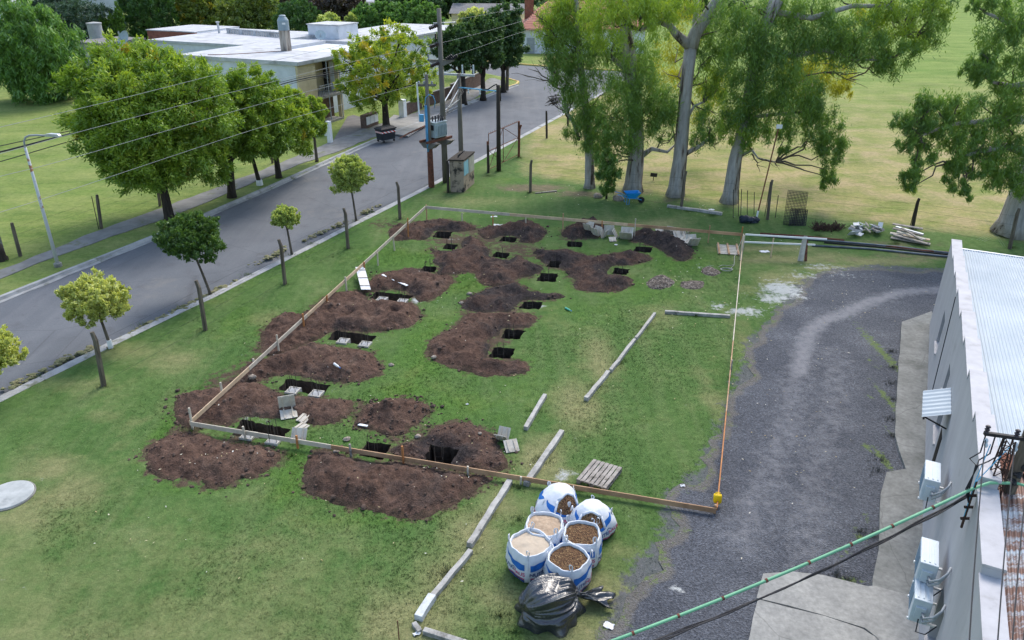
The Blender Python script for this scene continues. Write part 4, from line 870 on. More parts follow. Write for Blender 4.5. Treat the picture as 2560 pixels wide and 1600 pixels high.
class Bag:
    def __init__(s, c, strap, prof, lean=(0,0), n=2.9, seed=0, sc=1.0):
        s.c = Vector(c); s.rz = math.radians(strap)+math.pi/4; s.prof = [(r*sc, z*sc) for r, z in prof]; s.lean = lean; s.n = n; s.seed = seed
    def R(s, z):
        p = s.prof
        for (r0, z0), (r1, z1) in zip(p, p[1:]):
            if z <= z1: return r0+(r1-r0)*max(0, (z-z0))/(z1-z0)
        return p[-1][0]
    def S(s, th, z, off=0.0):
        a = th-s.rz; e = (abs(math.cos(a))**s.n+abs(math.sin(a))**s.n)**(-1/s.n)
        w = 1+.018*math.sin(7*th+s.seed+9*z)+.014*math.sin(13*th-11*z+s.seed*2)
        r = s.R(z)*(.93*e+.07)*w/1.04+off; f = (z/.8)**2
        return s.c+Vector((r*math.cos(th)+s.lean[0]*f, r*math.sin(th)+s.lean[1]*f, z))
    def body(s, t, zs, inner=None):
        N = 56; vs = []; 
        for z in zs: vs += [s.S(2*math.pi*k/N, z) for k in range(N)]
        L = len(zs)
        if inner:
            for rr, z in inner:
                top = [s.S(2*math.pi*k/N, zs[-1]) for k in range(N)]; cc = sum(top, Vector())/N
                vs += [Vector((cc.x+(p.x-cc.x)*rr, cc.y+(p.y-cc.y)*rr, s.c.z+z)) for p in top]; L += 1
        fs = [(i*N+k, i*N+(k+1) % N, (i+1)*N+(k+1) % N, (i+1)*N+k) for i in range(L-1) for k in range(N)]
        fs.append(tuple(range(N-1, -1, -1)))
        if not inner: fs.append(tuple((L-1)*N+k for k in range(N)))
        return MB().add(vs, fs).build('sack_body', 'bag_white', t, smooth=True)
    def band(s, mb, th0, Rm, s0, s1, top, bot, n=16, m=4, off=.005):
        vs = []
        for i in range(n+1):
            q = s0+(s1-s0)*i/n; f = i/n
            for j in range(m+1): vs.append(s.S(th0+q/Rm, bot(f)+(top(f)-bot(f))*j/m, off))
        mb.add(vs, [(i*(m+1)+j, (i+1)*(m+1)+j, (i+1)*(m+1)+j+1, i*(m+1)+j+1) for i in range(n) for j in range(m)])
    def prints(s, t, sides=range(4), zo=0.0, Rm=.47, txt=True):
        b, nv, rd = MB(), MB(), MB()
        for k in sides:
            th = s.rz+k*math.pi/2; mir = k % 2 == 0 # odd/even sides mirror round the strap
            lerp = lambda a, c_: (lambda f: a+(c_-a)*(f if not mir else 1-f))
            cur = lambda a, c_, h: (lambda f: a+(c_-a)*(f if not mir else 1-f)-h*math.sin(math.pi*f))
            s.band(b, th, Rm, -.31, .31, cur(.67+zo, .59+zo, .03), cur(.645+zo, .42+zo, .06))
            s.band(rd, th, Rm, -.31, .31, lerp(.17+zo, .215+zo), lerp(.155+zo, .175+zo))
            s.band(nv, th, Rm, -.31, .31, lerp(.150+zo, .165+zo), lerp(.05+zo, .04+zo))
            if txt:
                x0 = -.325
                for (V, F), tgt, dx in ((TXT[0], nv, 0), (TXT[1], rd, .355)):
                    tgt.add([s.S(th+(x0+dx+v[0])/Rm, .27+zo+v[1]*1.15, .006) for v in V], F)
                for dx in (0, 1):  # the roof mark over the name
                    s.band(nv, th, Rm, -.03+dx*.07, .04+dx*.07, (lambda f, d=dx: .385+zo+.035*(f if d == 0 else 1-f)), (lambda f, d=dx: .365+zo+.035*(f if d == 0 else 1-f)), 4, 1)
        b.build('blue_print', 'print_blue', t); nv.build('navy_print', 'print_navy', t); rd.build('red_print', 'print_red', t)
    def handles(s, t, top, h=.2):
        for k in range(4):
            th = s.rz-math.pi/4+k*math.pi/2; p0 = s.S(th, top-.34, .008); p1 = s.S(th, top-.02, .008)
            rr = random.Random(s.seed*7+k); inw = Vector((math.cos(th), math.sin(th), 0)); tg = Vector((-inw.y, inw.x, 0)); lo = rr.uniform(-.10, .06)
            pts = [p0, p1]+[p1+inw*(lo*f)+tg*(.055*math.sin(f*math.pi*2)*.6)+Vector((0,0,h*math.sin(f*math.pi)*1.0)) for f in (.15, .3, .42, .5, .58, .7, .85, 1)]
            mb = MB(); vs = []
            for i, p in enumerate(pts):
                w = tg*.022 if i < 2 else (tg*.5+inw*.5).normalized()*.018
                vs += [p-w, p+w, p+w+inw*.006, p-w+inw*.006]
            mb.add(vs, [(i*4+j, i*4+(j+1) % 4, (i+1)*4+(j+1) % 4, (i+1)*4+j) for i in range(len(pts)-1) for j in range(4)]); mb.build('handle', 'bag_white', t, smooth=True)
    def fill(s, t, mat, zt, rr_, dome, nm):
        N = 40; M_ = 12; vs = []; rim = [s.S(2*math.pi*k/N, zt) for k in range(N)]; cc = sum(rim, Vector())/N
        for j in range(M_+1):
            f = j/M_
            for k, p in enumerate(rim):
                q = cc+(p-cc)*(rr_*(1-f)); z = zt+dome*(1-(1-f)**2)+.022*(vnoise(q.x, q.y, .13, s.seed)-.5)+.012*(vnoise(q.x, q.y, .045, s.seed)-.5); vs.append(Vector((q.x, q.y, s.c.z+float(z))))
        fs = [(i*N+k, i*N+(k+1) % N, (i+1)*N+(k+1) % N, (i+1)*N+k) for i in range(M_) for k in range(N)]
        MB().add(vs, fs).build(nm, mat, t, smooth=True)
OPEN = [(.42,0), (.48,.06), (.525,.22), (.525,.45), (.495,.68), (.462,.76), (.452,.80)]
for u, v, strap, mat, nm, lab, dome, seed, sc in [(1326,1358,-98,'fine_sand','sand_fill','white bulk bag full of pale smooth sand, at the street side of the cluster',.05,1,1.0), (1421,1393,-87,'bark_chips','bark_fill','white bulk bag of brown bark chips, directly behind the black plastic sack',.05,2,.97),
     (1455,1331,-52,'bark_chips','bark_fill','white bulk bag of brown bark chips in the middle, before the slumped one',.05,3,.95), (1361,1310,-55,'coarse_sand','sand_fill','white bulk bag of coarse speckled sand, behind the pale smooth sand bag',.06,4,.97)]:
    p = G(u, v, .76); p.z = 0; t = thing('bulk_bag', lab, 'bulk bag', p, 0, 'bulk bags of sand and bark'); b = Bag(p, strap, OPEN, seed=seed, sc=sc)
    b.body(t, [z*sc for z in (0,.02,.06,.15,.25,.38,.5,.6,.68,.74,.78,.80)], [(.975,.805*sc), (.93,.795*sc), (.915,.75*sc), (.9,.66*sc)])
    b.prints(t); b.handles(t, .79*sc); b.fill(t, mat, .715*sc, .96, dome, nm)
SLUMP = [(.46,0), (.54,.09), (.56,.24), (.52,.40), (.45,.52), (.37,.62), (.28,.69), (.20,.74)]
for u, v, strap, lean, lab, seed, ang in [(1390,1262,-60,(.16,.22),'slumped white bulk bag gathered to a peak, at the back by the front board',6,-62), (1482,1296,-95,(-.02,.05),'slumped white bulk bag of bark, on the pallet side of the cluster',7,-100)]:
    p = G(u, v, .35); p.z = 0; t = thing('bulk_bag', lab, 'bulk bag', p, 0, 'bulk bags of sand and bark'); b = Bag(p, strap, SLUMP, lean, seed=seed)
    b.body(t, (0,.03,.08,.15,.22,.32,.40,.46,.52,.58,.63,.67,.70,.72,.74)); b.prints(t, range(4), -.06)
    mb = MB(); th = math.radians(ang); n, m = 12, 8
    b.band(mb, th, .36, -.24, .24, lambda f: .60+.12*math.sin(math.pi*f), lambda f: .46-.05*math.sin(math.pi*f), n, m, .012); mb.build('bark_opening', 'bark_chips', t)
    mb = MB()
    for sgn in (-1, 1): mb.tube([b.S(th+sgn*.25/.36, z, .02) for z in (.42, .50, .58, .64)], .030, 8)
    mb.tube([b.S(th+q/.36, .64+.09*math.cos(q*6.2), .02) for q in (-.25, -.16, -.07, 0, .07, .16, .25)], .034, 8); mb.build('folded_rim', 'bag_white', t, smooth=True)
    b.handles(t, .56, .15)
# ------------------------------------------------------------------ black plastic sack
t = NT('black_plastic'); w1 = t.noise(3, 2, .5, t.map((1,1,.5)), 1.5); w2 = t.noise(8, 2, .5, None, 2.5)
t.bsdf((.016,.020,.028), .34, 0, t.bump(t.math('ADD', w1, t.math('MULTIPLY', w2, .4)), .45, .06), .9, Coat_Weight=.6, Coat_Roughness=.22); M['black_plastic'] = t.m
c = G(1372, 1532); t = thing('black_sack', 'big shiny black plastic sack with a tied neck, in front of the bulk bags', 'sack', (c.x, c.y, 0))
gs = random.Random(12); NKD = Vector((.80, .23, .10)).normalized()
def sackpt(a, f, j=.0025):
    z = .78*math.sin(f*math.pi/2)**.85; r = .60*math.cos(f*math.pi/2)**.38
    if f < .2: r += (.2-f)*.5*(1+.7*math.sin(5*a+1)+.6*math.sin(9*a+.4))
    p = Vector((r*math.cos(a)+.05*z, r*math.sin(a)*.86, z)); rel = p-Vector((.52, .14, .40)); ax = NKD; d0 = rel-ax*rel.dot(ax); e1 = ax.orthogonal().normalized(); e2 = ax.cross(e1)
    ph = math.atan2(d0.dot(e2), d0.dot(e1)); dist = rel.length; rg = lambda x: (1-abs(math.sin(x)))**2.2
    amp = .10*math.exp(-dist/.9)+.015
    w = amp*(rg(3.5*ph+.9*math.sin(3*dist))+.7*rg(6.5*ph+1.8*dist+.6)+.5*rg(10.5*ph-1.4*dist)-.6)+.045*rg(2.6*p.z+1.9*p.x-1.1*p.y+.8*math.sin(3*p.y))+.03*rg(5.5*p.z-2.5*p.x+1.5*p.y)
    p = p*(1+w/max(.3, p.length)*min(1, f*8))+Vector((gs.uniform(-j, j), gs.uniform(-j, j), gs.uniform(-j, j)*min(1, f*6)))
    return Vector((c.x+p.x, c.y+p.y, max(0, p.z)))
N, L = 130, 52; vs = [sackpt(2*math.pi*(k+.5*(i % 2))/N, i/L*.97) for i in range(L+1) for k in range(N)]; fs = []
for i in range(L):
    for k in range(N):
        a0, a1, b0, b1 = i*N+k, i*N+(k+1) % N, (i+1)*N+k, (i+1)*N+(k+1) % N
        fs += [(a0, a1, b0), (a1, b1, b0)] if i % 2 == 0 else [(a0, a1, b1), (a0, b1, b0)]
MB().add(vs, fs+[tuple(L*N+k for k in range(N))]).build('sack_body', 'black_plastic', t, smooth=True)
# gathered neck and the flat fan of loose plastic beyond the tie
def fanpt(f, g_): # f along, g across -1..1
    ang = .28+g_*.42*min(1, .25+f); rad = .08+.86*f*(1-.18*abs(g_)+.12*math.sin(7*g_+2)); base = Vector((c.x+.50, c.y+.12, .42))
    x = base.x+rad*math.cos(ang); y = base.y+rad*math.sin(ang)*1.0; z = .42-.33*f**.7+(.05+.03*f)*abs(math.sin(5.2*g_+1))+.03*math.sin(9*f+4*g_)
    return Vector((x, y, max(.03, z)))
nf, ng = 10, 18; top = [fanpt(i/nf, -1+2*j/ng)+Vector((gs.uniform(-.012,.012), gs.uniform(-.012,.012), gs.uniform(-.012,.012))) for i in range(nf+1) for j in range(ng+1)]; q = len(top)
mb = MB(); vs = top+[p-Vector((0,0,.03)) for p in top]; fs = []
for i in range(nf):
    for j in range(ng):
        a0 = i*(ng+1)+j; fs += [(a0, a0+ng+1, a0+1), (a0+1, a0+ng+1, a0+ng+2), (q+a0, q+a0+1, q+a0+ng+1), (q+a0+1, q+a0+ng+2, q+a0+ng+1)]
edge = [j for j in range(ng+1)]+[i*(ng+1)+ng for i in range(1, nf+1)]+[nf*(ng+1)+j for j in range(ng-1, -1, -1)]+[i*(ng+1) for i in range(nf-1, 0, -1)]
fs += [(edge[i], edge[(i+1) % len(edge)], q+edge[(i+1) % len(edge)], q+edge[i]) for i in range(len(edge))]; mb.add(vs, fs); mb.build('tied_neck', 'black_plastic', t, smooth=True)
# ------------------------------------------------------------------ wheelbarrow
p = G(1576, 508); t = thing('wheelbarrow', 'bright blue wheelbarrow parked under the gum trees', 'wheelbarrow', (p.x, p.y, 0), R(6))
def lb(mb, nm, mat, **k): return mb.build(nm, mat, t, world=False, **k)
mb = MB(); top = [(-.36,-.32,.66), (.50,-.32,.66), (.50,.32,.66), (-.36,.32,.66)]; bt = [(-.22,-.2,.38), (.24,-.2,.34), (.24,.2,.34), (-.22,.2,.38)]
ti = [(x*.95, y*.95, z-.01) for x, y, z in top]; bi = [(x*.94, y*.94, z+.02) for x, y, z in bt]
mb.add(top+bt, [(0,1,5,4),(1,2,6,5),(2,3,7,6),(3,0,4,7),(4,5,6,7)]); mb.add(ti+bi, [(1,0,4,5),(2,1,5,6),(3,2,6,7),(0,3,7,4),(7,6,5,4)])
mb.add(top+ti, [(0,4,5,1),(1,5,6,2),(2,6,7,3),(3,7,4,0)]); lb(mb, 'tray', 'barrow_blue')
for s in (-1, 1):
    lb(MB().tube([(-.85, s*.3, .62), (-.55, s*.29, .52), (-.2, s*.22, .36), (.3, s*.18, .31), (.62, s*.06, .19)], .02, 8), 'handle', 'barrow_blue')
    lb(MB().tube([(-.28, s*.24, .37), (-.30, s*.27, .0), (-.16, s*.27, .0), (-.12, s*.22, .36)], .016, 8), 'leg', 'barrow_blue')
lb(MB().tube([(.62, -.04, .18), (.62, .04, .18)], .18, 20), 'wheel', 'black_rubber')
# ------------------------------------------------------------------ small things on the ground
def bottle(u, v, u2, v2, mat, lab):
    a, b_ = G(u, v), G(u2, v2); z = mound_z(a.x, a.y)+.045; d = (b_-a); d.z = 0
    t = thing('bottle', lab, 'bottle', (a.x, a.y, z)); q = lambda f: (a.x+d.x*f, a.y+d.y*f, z+.02*f)
    MB().tube([q(0), q(.04), q(.6), q(.75), q(.95)], [.03, .042, .042, .02, .017], 12).build('body', mat, t, smooth=True); MB().tube([q(.95), q(1.06)], .02, 10).build('cap', 'print_blue', t)
bottle(838, 935, 853, 947, 'paper', 'white plastic bottle lying on a smooth earth heap'); bottle(1413, 772, 1428, 781, 'green_glass', 'green plastic bottle lying on the open lawn')
def scrap(u, v, w, d, rz, lab, mat='paper', z=.012, nm='paper_scrap', cat='paper scrap', group='white scraps on the ground'):
    p = G(u, v); mb = MB(); m = Matrix.Rotation(rz, 3, 'Z'); n = 4; rr = random.Random(int(u)); vs = []
    for k in (0, 1):
        for i in range(n+1):
            for j in range(n+1): vs.append(p+m@Vector(((i/n-.5)*w*(1+.2*rr.uniform(-1,1)), (j/n-.5)*d, 0))+Vector((0,0,z+.02+.03*math.sin(i*2+j+u)*.5-(.006 if k == 0 else 0))))
    q = (n+1)**2; f1 = [(i*(n+1)+j, (i+1)*(n+1)+j, (i+1)*(n+1)+j+1, i*(n+1)+j+1) for i in range(n) for j in range(n)]
    edge = [i*(n+1) for i in range(n+1)]+[n*(n+1)+j for j in range(1, n+1)]+[i*(n+1)+n for i in range(n-1, -1, -1)]+[j for j in range(n-1, 0, -1)]
    mb.add(vs, [f[::-1] for f in f1]+[tuple(i+q for i in f) for f in f1]+[(edge[i], edge[(i+1) % len(edge)], edge[(i+1) % len(edge)]+q, edge[i]+q) for i in range(len(edge))])
    tag(mb.build(nm, mat, base=(p.x, p.y, 0)), lab, cat, group)
scrap(1235, 551, .32, .16, .2, 'white scrap standing behind the far board by a stake', z=.2); scrap(1239, 563, .3, .2, .1, 'white scrap flat on the grass, the nearer of two under the far board'); scrap(1254, 564, .3, .2, .3, 'white scrap flat on the grass, beside the far dark heap')
scrap(1522, 1566, .20, .16, -.5, 'square white scrap near the gravel edge, right of the black sack'); scrap(1706, 1216, .12, .08, .1, 'small white scrap on the grass beside the gravel, near the yellow can'); scrap(1168, 1012, .08, .06, .3, 'tiny white scrap alone on the green lawn'); scrap(1042, 1586, .14, .08, .4, 'white scrap beside the short grey concrete stub')
scrap(1540, 613, .16, .12, .4, 'white crumpled scrap on grass in front of the plywood row'); scrap(1911, 630, .42, .26, .1, 'pale plastic sheet on the grass under the white rails', 'paper')
scrap(1778, 531, .3, .2, 0, 'white block lying on the long beam under the gum trees', 'paper', .15)
t = NT('leaf_litter'); c = t.ramp(t.attr('leaf_tone'), [(0, (.30,.22,.11)), (.4, (.42,.36,.2)), (.7, (.55,.5,.36)), (1, (.62,.62,.6))]); t.bsdf(c, .8); M['leaf_litter'] = t.m
def litter():
    blobs = [(1700,700,180,110,170),(1850,850,60,90,40),(2150,720,170,70,150),(1250,560,250,40,60),(1100,700,220,160,90),(900,900,250,150,60),(1500,900,260,180,70),(1050,1150,250,90,90),(560,1150,200,60,60),(2000,1000,180,300,130),(1250,1400,220,120,40),(500,1300,400,200,50),(1950,600,140,50,80),(1600,500,200,30,150),(1400,480,150,20,100),(1780,520,120,25,80)]
    V = []; rn = []; Q = [G(u+RNG.normal()*ru*.6, v+RNG.normal()*rv*.6) for u, v, ru, rv, n in blobs for _ in range(int(n*.5))]
    X = np.array([p.x for p in Q]); Y = np.array([p.y for p in Q]); ok = np.ones(X.shape, bool)
    for k in PITO: ok &= ~inpoly(X, Y, PITO[k])
    ZZ = mound_zs(X, Y)
    for p, z, o in zip(Q, ZZ, ok):
        if not o: continue
        z = float(z)+.045; s = RNG.uniform(.010, .024)*(1+.012*p.y); a = RNG.uniform(0, 6.28); d = Vector((math.cos(a), math.sin(a), 0)); e = Vector((-d.y, d.x, .2*RNG.normal()))
        c = Vector((p.x, p.y, z)); V += [c-d*s*1.6, c-e*s*.6, c+d*s*1.6, c+e*s*.6]; rn += [RNG.random()]*4
    V = np.array([v[:] for v in V]); tag(npmesh('fallen_leaves', V, np.arange(len(V)).reshape(-1, 4), 'leaf_litter', attrs=dict(leaf_tone=rn)), kind='stuff')
litter()
def clods():
    mb = MB()
    for i, o in enumerate(MOUT):
        P = np.array(o); n = 260 if i < 7 else 110; X = RNG.uniform(P[:,0].min()-.4, P[:,0].max()+.4, n); Y = RNG.uniform(P[:,1].min()-.4, P[:,1].max()+.4, n)
        d = segdist(X, Y, o); ins = inpoly(X, Y, o); ok = np.where(ins, (d < .5) | (RNG.random(n) < .5), RNG.random(n) > d/.45) & (pit_gap(X, Y) > .05); X, Y = X[ok], Y[ok]
        for x, y, z in zip(X, Y, mound_zs(X, Y)):
            s = RNG.uniform(.018, .05)*(1 if RNG.random() < .9 else 1.9); mb.blob((x, y, float(z)+s*.3), (s, s*RNG.uniform(.7, 1.2), s*.7), 6, 4, .35, int(RNG.integers(9999)))
    o = mb.build('earth_clods', 'clod'); tag(o, kind='stuff')
M['bark_reddish'] = simple('bark_reddish', (.085,.048,.038), (.05,.03,.026), 7, .95)
M['clod'] = simple('clod', (.13,.085,.066), (.055,.04,.034), 1.7, .95, bump=.6, bscale=20, stain=(.22,.17,.13), stscale=2.3, stlo=.66, sthi=.68)
clods()
for i, (u, v, s, lab) in enumerate([(1045,1093,.10,'reddish stone on the soil left of the square pit'), (1200,1095,.06,'pale stone half hidden behind the V form'), (868,1100,.11,'pale stone by the small pit, above the front board'), (842,1130,.10,'pale stone under the front board by a grey stake'), (978,914,.10,'brown clod alone on the green grass'),
   (1174,736,.12,'flat pale stone at the tip of the black stony heap'), (1154,759,.11,'pale stone on the edge of the black stony heap'), (1085,898,.10,'pale stone at the foot of the C shaped heap'), (1494,494,.30,'grey block under the gum trees beside the wheelbarrow handles'), (1545,500,.34,'rough grey block next to the wheelbarrow'), (632,952,.14,'greyish stone beside the pit with concrete stubs')]):
    p = G(u, v); mb = MB(); mb.blob((p.x, p.y, mound_z(p.x, p.y)+s*.3), (s, s*.8, s*.6), 9, 6, .22, i+50); tag(mb.build('stone', 'stone', base=(p.x, p.y, 0)), lab, 'stone', 'loose stones')
# trash bag, cord coil
p = G(1873, 556); mb = MB()
for i in range(5): mb.blob((p.x-.35+.17*i, p.y+.06*math.sin(i*2), .13+.05*math.cos(i)), (.24, .2, .2), 10, 7, .2, i)
tag(mb.build('refuse_bag', 'dust_blue', base=(p.x, p.y, 0), smooth=False), 'dark blue refuse bag slumped at the foot of the leaning sign pole', 'refuse bag')
p = G(1816, 677); mb = MB(); rr = random.Random(2)
for k in range(4): mb.tube([(p.x+(.22+.02*k)*math.cos(a*.35)+rr.uniform(-.01,.01), p.y+.16*math.sin(a*.35), .05+.01*k) for a in range(19)], .012, 5)
mb.tube([(p.x+.2, p.y+.1, .05), (p.x+.5, p.y+.6, .05), (p.x+.62, p.y+1.1, .25), (BR.x-.05, BR.y-.4, .7)], .012, 5); mb.tube([(p.x-.25, p.y+.4, .03), (p.x-.05, p.y+.62, .03), (p.x+.2, p.y+.55, .03), (p.x+.5, p.y+.62, .04)], .012, 5)
tag(mb.build('cord_coil', 'wire', base=(p.x, p.y, 0)), 'pale coil of cord on the grass by the corner post', 'cord')
# ------------------------------------------------------------------ materials stored along the far fence
o_ = G(2232, 600); t = thing('lumber_pile', 'pile of weathered grey planks by the fence, behind the stepped wall', 'lumber pile', (o_.x, o_.y, 0))
for a, b_, w, z, m in [((2226,598),(2325,614),.26,.10,'old_wood'), ((2224,590),(2322,606),.24,.16,'plywood'), ((2230,582),(2306,598),.20,.24,'old_wood'), ((2228,575),(2304,586),.22,.33,'old_wood'), ((2240,592),(2310,610),.2,.28,'plywood'), ((2236,584),(2304,602),.14,.37,'aluminium'), ((2250,590),(2301,620),.10,.42,'old_wood'), ((2232,596),(2318,618),.2,.20,'old_wood'), ((2256,600),(2322,611),.15,.26,'pine')]:
    MB().bar(G(*a, 0)+Vector((0,0,z)), G(*b_, 0)+Vector((0,0,z-.03)), w, .05).build('plank', m, t)
o_ = G(2165, 588); t = thing('rubble_heap', 'heap of whitish broken sheets and rubble at the fence', 'rubble heap', (o_.x, o_.y, 0)); rr = random.Random(4)
for k in range(26):
    q = G(2165+rr.uniform(-36, 36), 585+rr.uniform(-9, 9)); m = Matrix.Rotation(rr.uniform(0, 6), 3, 'Z') @ Matrix.Rotation(rr.uniform(-.9, .9), 3, 'X')
    MB().box((q.x, q.y, .12+rr.uniform(0, .25)), (rr.uniform(.2, .6), rr.uniform(.12, .4), .03), rot=m).build('shard', rr.choice(['white_concrete', 'paper', 'beam_concrete', 'old_wood']), t)
for u0, u1, lab in ((2035, 2062, 'rust brown clump of dead plants at the fence, nearest the mesh panels'), (2066, 2102, 'low rust brown clump of dead plants between the other clump and the rubble')):
    mb = MB(); rr = random.Random(u0)
    for k in range(110):
        q = G(rr.gauss((u0+u1)/2, (u1-u0)*.3), 572+rr.gauss(0, 3.5)); a = rr.uniform(0, 6.28); mb.bar((q.x, q.y, 0), (q.x+.25*math.cos(a), q.y+.25*math.sin(a), rr.uniform(.05, .32)), .02, .02)
    q = G(u0, 575); tag(mb.build('dead_plant', 'bark_reddish', base=(q.x, q.y, 0)), lab, 'dead plant')
for i, (pts, r, m, lab) in enumerate([([(1915,592),(2105,607),(2251,620),(2420,641)], .05, 'pipe_grey', 'long dark pipe lying along the grass, uppermost of the bundle'), ([(2030,616),(2170,624),(2380,645),(2420,648)], .05, 'pipe_grey', 'long bluish pipe lying nearest the gravel'),
     ([(2060,608),(2210,620),(2430,645)], .035, 'black_rubber', 'long black bar in the middle of the pipe bundle'), ([(2200,615),(2300,628),(2470,640)], .045, 'rust', 'rusty pipe running behind the stepped wall'), ([(1900,586),(2000,592),(2110,603)], .05, 'rust', 'rusty pipe behind the white rails')]):
    P = [G(*q)+Vector((0,0,r)) for q in pts]; tag(MB().tube(P, r, 8).build('pipe', m, base=(P[0].x, P[0].y, 0), smooth=True), lab, 'pipe', 'long pipes on the ground')
def mesh_panel(bl, br, tl, tr, nx, ny, lab, r=.013):
    a, b_ = G(*bl), G(*br); c_ = (a.x+.1, a.y+.35); d_ = (b_.x+.1, b_.y+.35); A_ = Vector((c_[0], c_[1], zat(c_, tl[1]))); B_ = Vector((d_[0], d_[1], zat(d_, tr[1])))
    t = thing('mesh_panel', lab, 'mesh panel', (a.x, a.y, 0), 0, 'steel mesh panels leaning by the fence'); v1 = MB(); v2 = MB()
    for i in range(nx+1): f = i/nx; v1.tube([a+(b_-a)*f, A_+(B_-A_)*f], r, 4)
    for j in range(ny+1): f = j/ny; v2.tube([a+(A_-a)*f, b_+(B_-b_)*f], r, 4)
    v1.build('upright_bars', 'dark_steel', t); v2.build('cross_bars', 'dark_steel', t)
mesh_panel((1958,561), (2008,562), (1970,476), (2015,481), 14, 22, 'tall fine steel mesh panel leaning upright by the fence'); mesh_panel((1972,564), (2014,564), (1977,522), (2021,525), 10, 10, 'short coarse steel mesh panel in front of the tall one', .022)
p = G(1890, 552); q = G(1893, 545); zt = zat((q.x+.62, q.y), 316); t = thing('sign_pole', 'thin leaning rusty pole with a small white sign on top', 'sign pole', (p.x, p.y, 0))
MB().tube([(p.x, p.y, 0), (p.x+.04, p.y, .55)], .05, 8).build('white_sleeve', 'white_paint', t); MB().tube([(p.x+.02, p.y, .3), (p.x+.62, q.y, zt)], .035, 8).build('pole', 'rust', t)
MB().box((p.x+.63, q.y-.05, zt), (.30, .03, .2)).build('sign_plate', 'white_paint', t)
p = G(1633, 452); zt = zat((p.x, p.y), 437); t = thing('small_sign', 'small black sign board on a stake between two gum trunks', 'sign', (p.x, p.y, 0)); MB().tube([(p.x, p.y, 0), (p.x, p.y, zt)], .022, 6).build('stake', 'dark_steel', t); MB().box((p.x, p.y-.03, zt), (.42, .03, .24), rot=Matrix.Rotation(R(6), 3, 'Y')).build('plate', 'dark_steel', t)
p = G(998, 1600); mb = MB().tube([(p.x, p.y, 0), (p.x, p.y, .55)], .012, 6); tag(mb.build('iron_rod', 'rust', base=(p.x, p.y, 0)), 'rusty iron rod stuck upright in the lawn at the bottom', 'iron rod')
mb = MB().bar(G(1338, 483, .04), G(1392, 477, .04), .08, .05); tag(mb.build('loose_plank', 'old_wood', base=G(1338, 483)), 'pale plank on the bare soil beside a fence post', 'plank')
# ------------------------------------------------------------------ wire fences
def vplane(u, v, A, B):
    """point where the sight line through (u, v) meets the upright plane through A and B"""
    d = ray(u, v); nx, ny = -(B[1]-A[1]), (B[0]-A[0]); t = (A[0]*nx+A[1]*ny)/(d[0]*nx+d[1]*ny)
    return Vector((d[0]*t, d[1]*t, CH+d[2]*t))
def fence(label, posts, mat, wires, thin=(), group='wire fences', w=.15):
    p0 = G(*posts[0][0]); t = thing('wire_fence', label, 'wire fence', (p0.x, p0.y, 0), 0, group); tops = []; rr = random.Random(len(posts)*7)
    for b, tp, m, tip in posts:
        p = G(*b); dx, dy = (0, 0)
        zt = zat((p.x, p.y), tp[1]); ctr = AY(tp[0], tp[1], p.y); lx = ctr.x-p.x; lx = max(-.55, min(.55, lx))
        a = Vector((p.x, p.y, -.05)); k = Vector((p.x+lx*.85, p.y, zt*.86)); e = Vector((p.x+lx+tip[0], p.y+tip[1], zt))
        mb = MB(); mb.tube([a, k, e], [w/2*1.2, w/2*1.1, w/2*.9], 5); mb.build('post', m, t); tops.append((a, k))
    for zf in wires:
        mb = MB()
        for (a0, k0), (a1, k1) in zip(tops, tops[1:]):
            A_ = a0+(k0-a0)*zf; B_ = a1+(k1-a1)*zf; mb.tube([A_, (A_+B_)/2+Vector((0,0,-.02)), B_], .0035, 3)
        mb.build('wire', 'dark_steel', t)
    for b, tp in thin:
        p = G(*b); q = AY(tp[0], tp[1], p.y); MB().tube([p, q], .02, 5).build('rod', 'dark_steel', t)
    return t
def dd(l): return [((b[0]*KD, b[1]*KD), (tp[0]*KD, tp[1]*KD), m, tip) for b, tp, m, tip in l]
PW = 'post_wood'
fence('wire fence of weathered bent posts along the kerb on the site side', dd([((245,912),(222,785),PW,(-.08,.02)), ((485,780),(467,663),PW,(-.08,.02)), ((673,672),(662,566),PW,(-.08,.02)), ((822,587),(815,492),PW,(-.08,.02)), ((945,518),(940,430),PW,(-.08,.02)), ((1059,455),(1058,379),'dark_wood',(-.05,0))]), PW, (.12,.4,.68,.95))
fence('wire fence along the kerb behind the rusty gate, past the gum trees', [((1297,392),(1299,312),'rust',(.12,0)), ((1367,346),(1366,277),'dark_wood',(0,0)), ((1420,315),(1419,252),'dark_wood',(0,0))], PW, (.3,.6,.95))
fence('wire fence of leaning posts along the edge of the playing field', [((1221,432),(1220,362),'dark_wood',(0,0)), ((1326,481),(1327,400),PW,(.06,0)), ((1703,522),(1714,428),PW,(.05,0)), ((1919,548),(1929,450),PW,(.05,0)), ((2281,572),(2296,496),'dark_wood',(.05,0)), ((2524,622),(2546,521),PW,(.05,0))], PW, (.15,.42,.7,.95), [((1912,540),(1926,455)), ((1938,545),(1946,488)), ((1833,545),(1834,474)), ((1846,540),(1847,474)), ((1852,538),(1854,473)), ((1868,538),(1869,476)), ((1885,536),(1886,480)), ((2274,570),(2289,514))])
fence('wire fence of old posts across the road, along the far pavement', [((51,640),(29,557),PW,(0,0)), ((253,571),(242,487),PW,(0,0)), ((400,515),(391,450),PW,(0,0)), ((563,454),(559,400),PW,(0,0)), ((681,408),(677,368),PW,(0,0))], PW, (.4,.75,.98), [((247,573),(229,491))])
p = G(-8, 640); t = thing('gate_pillar', 'dark stained stone pillar at the end of the far fence', 'pillar', (p.x, p.y, 0)); M['stained_stone'] = simple('stained_stone', (.22,.225,.23), (.05,.05,.052), 2.4, .95, bump=.5, bscale=9, lo=.42, hi=.56)
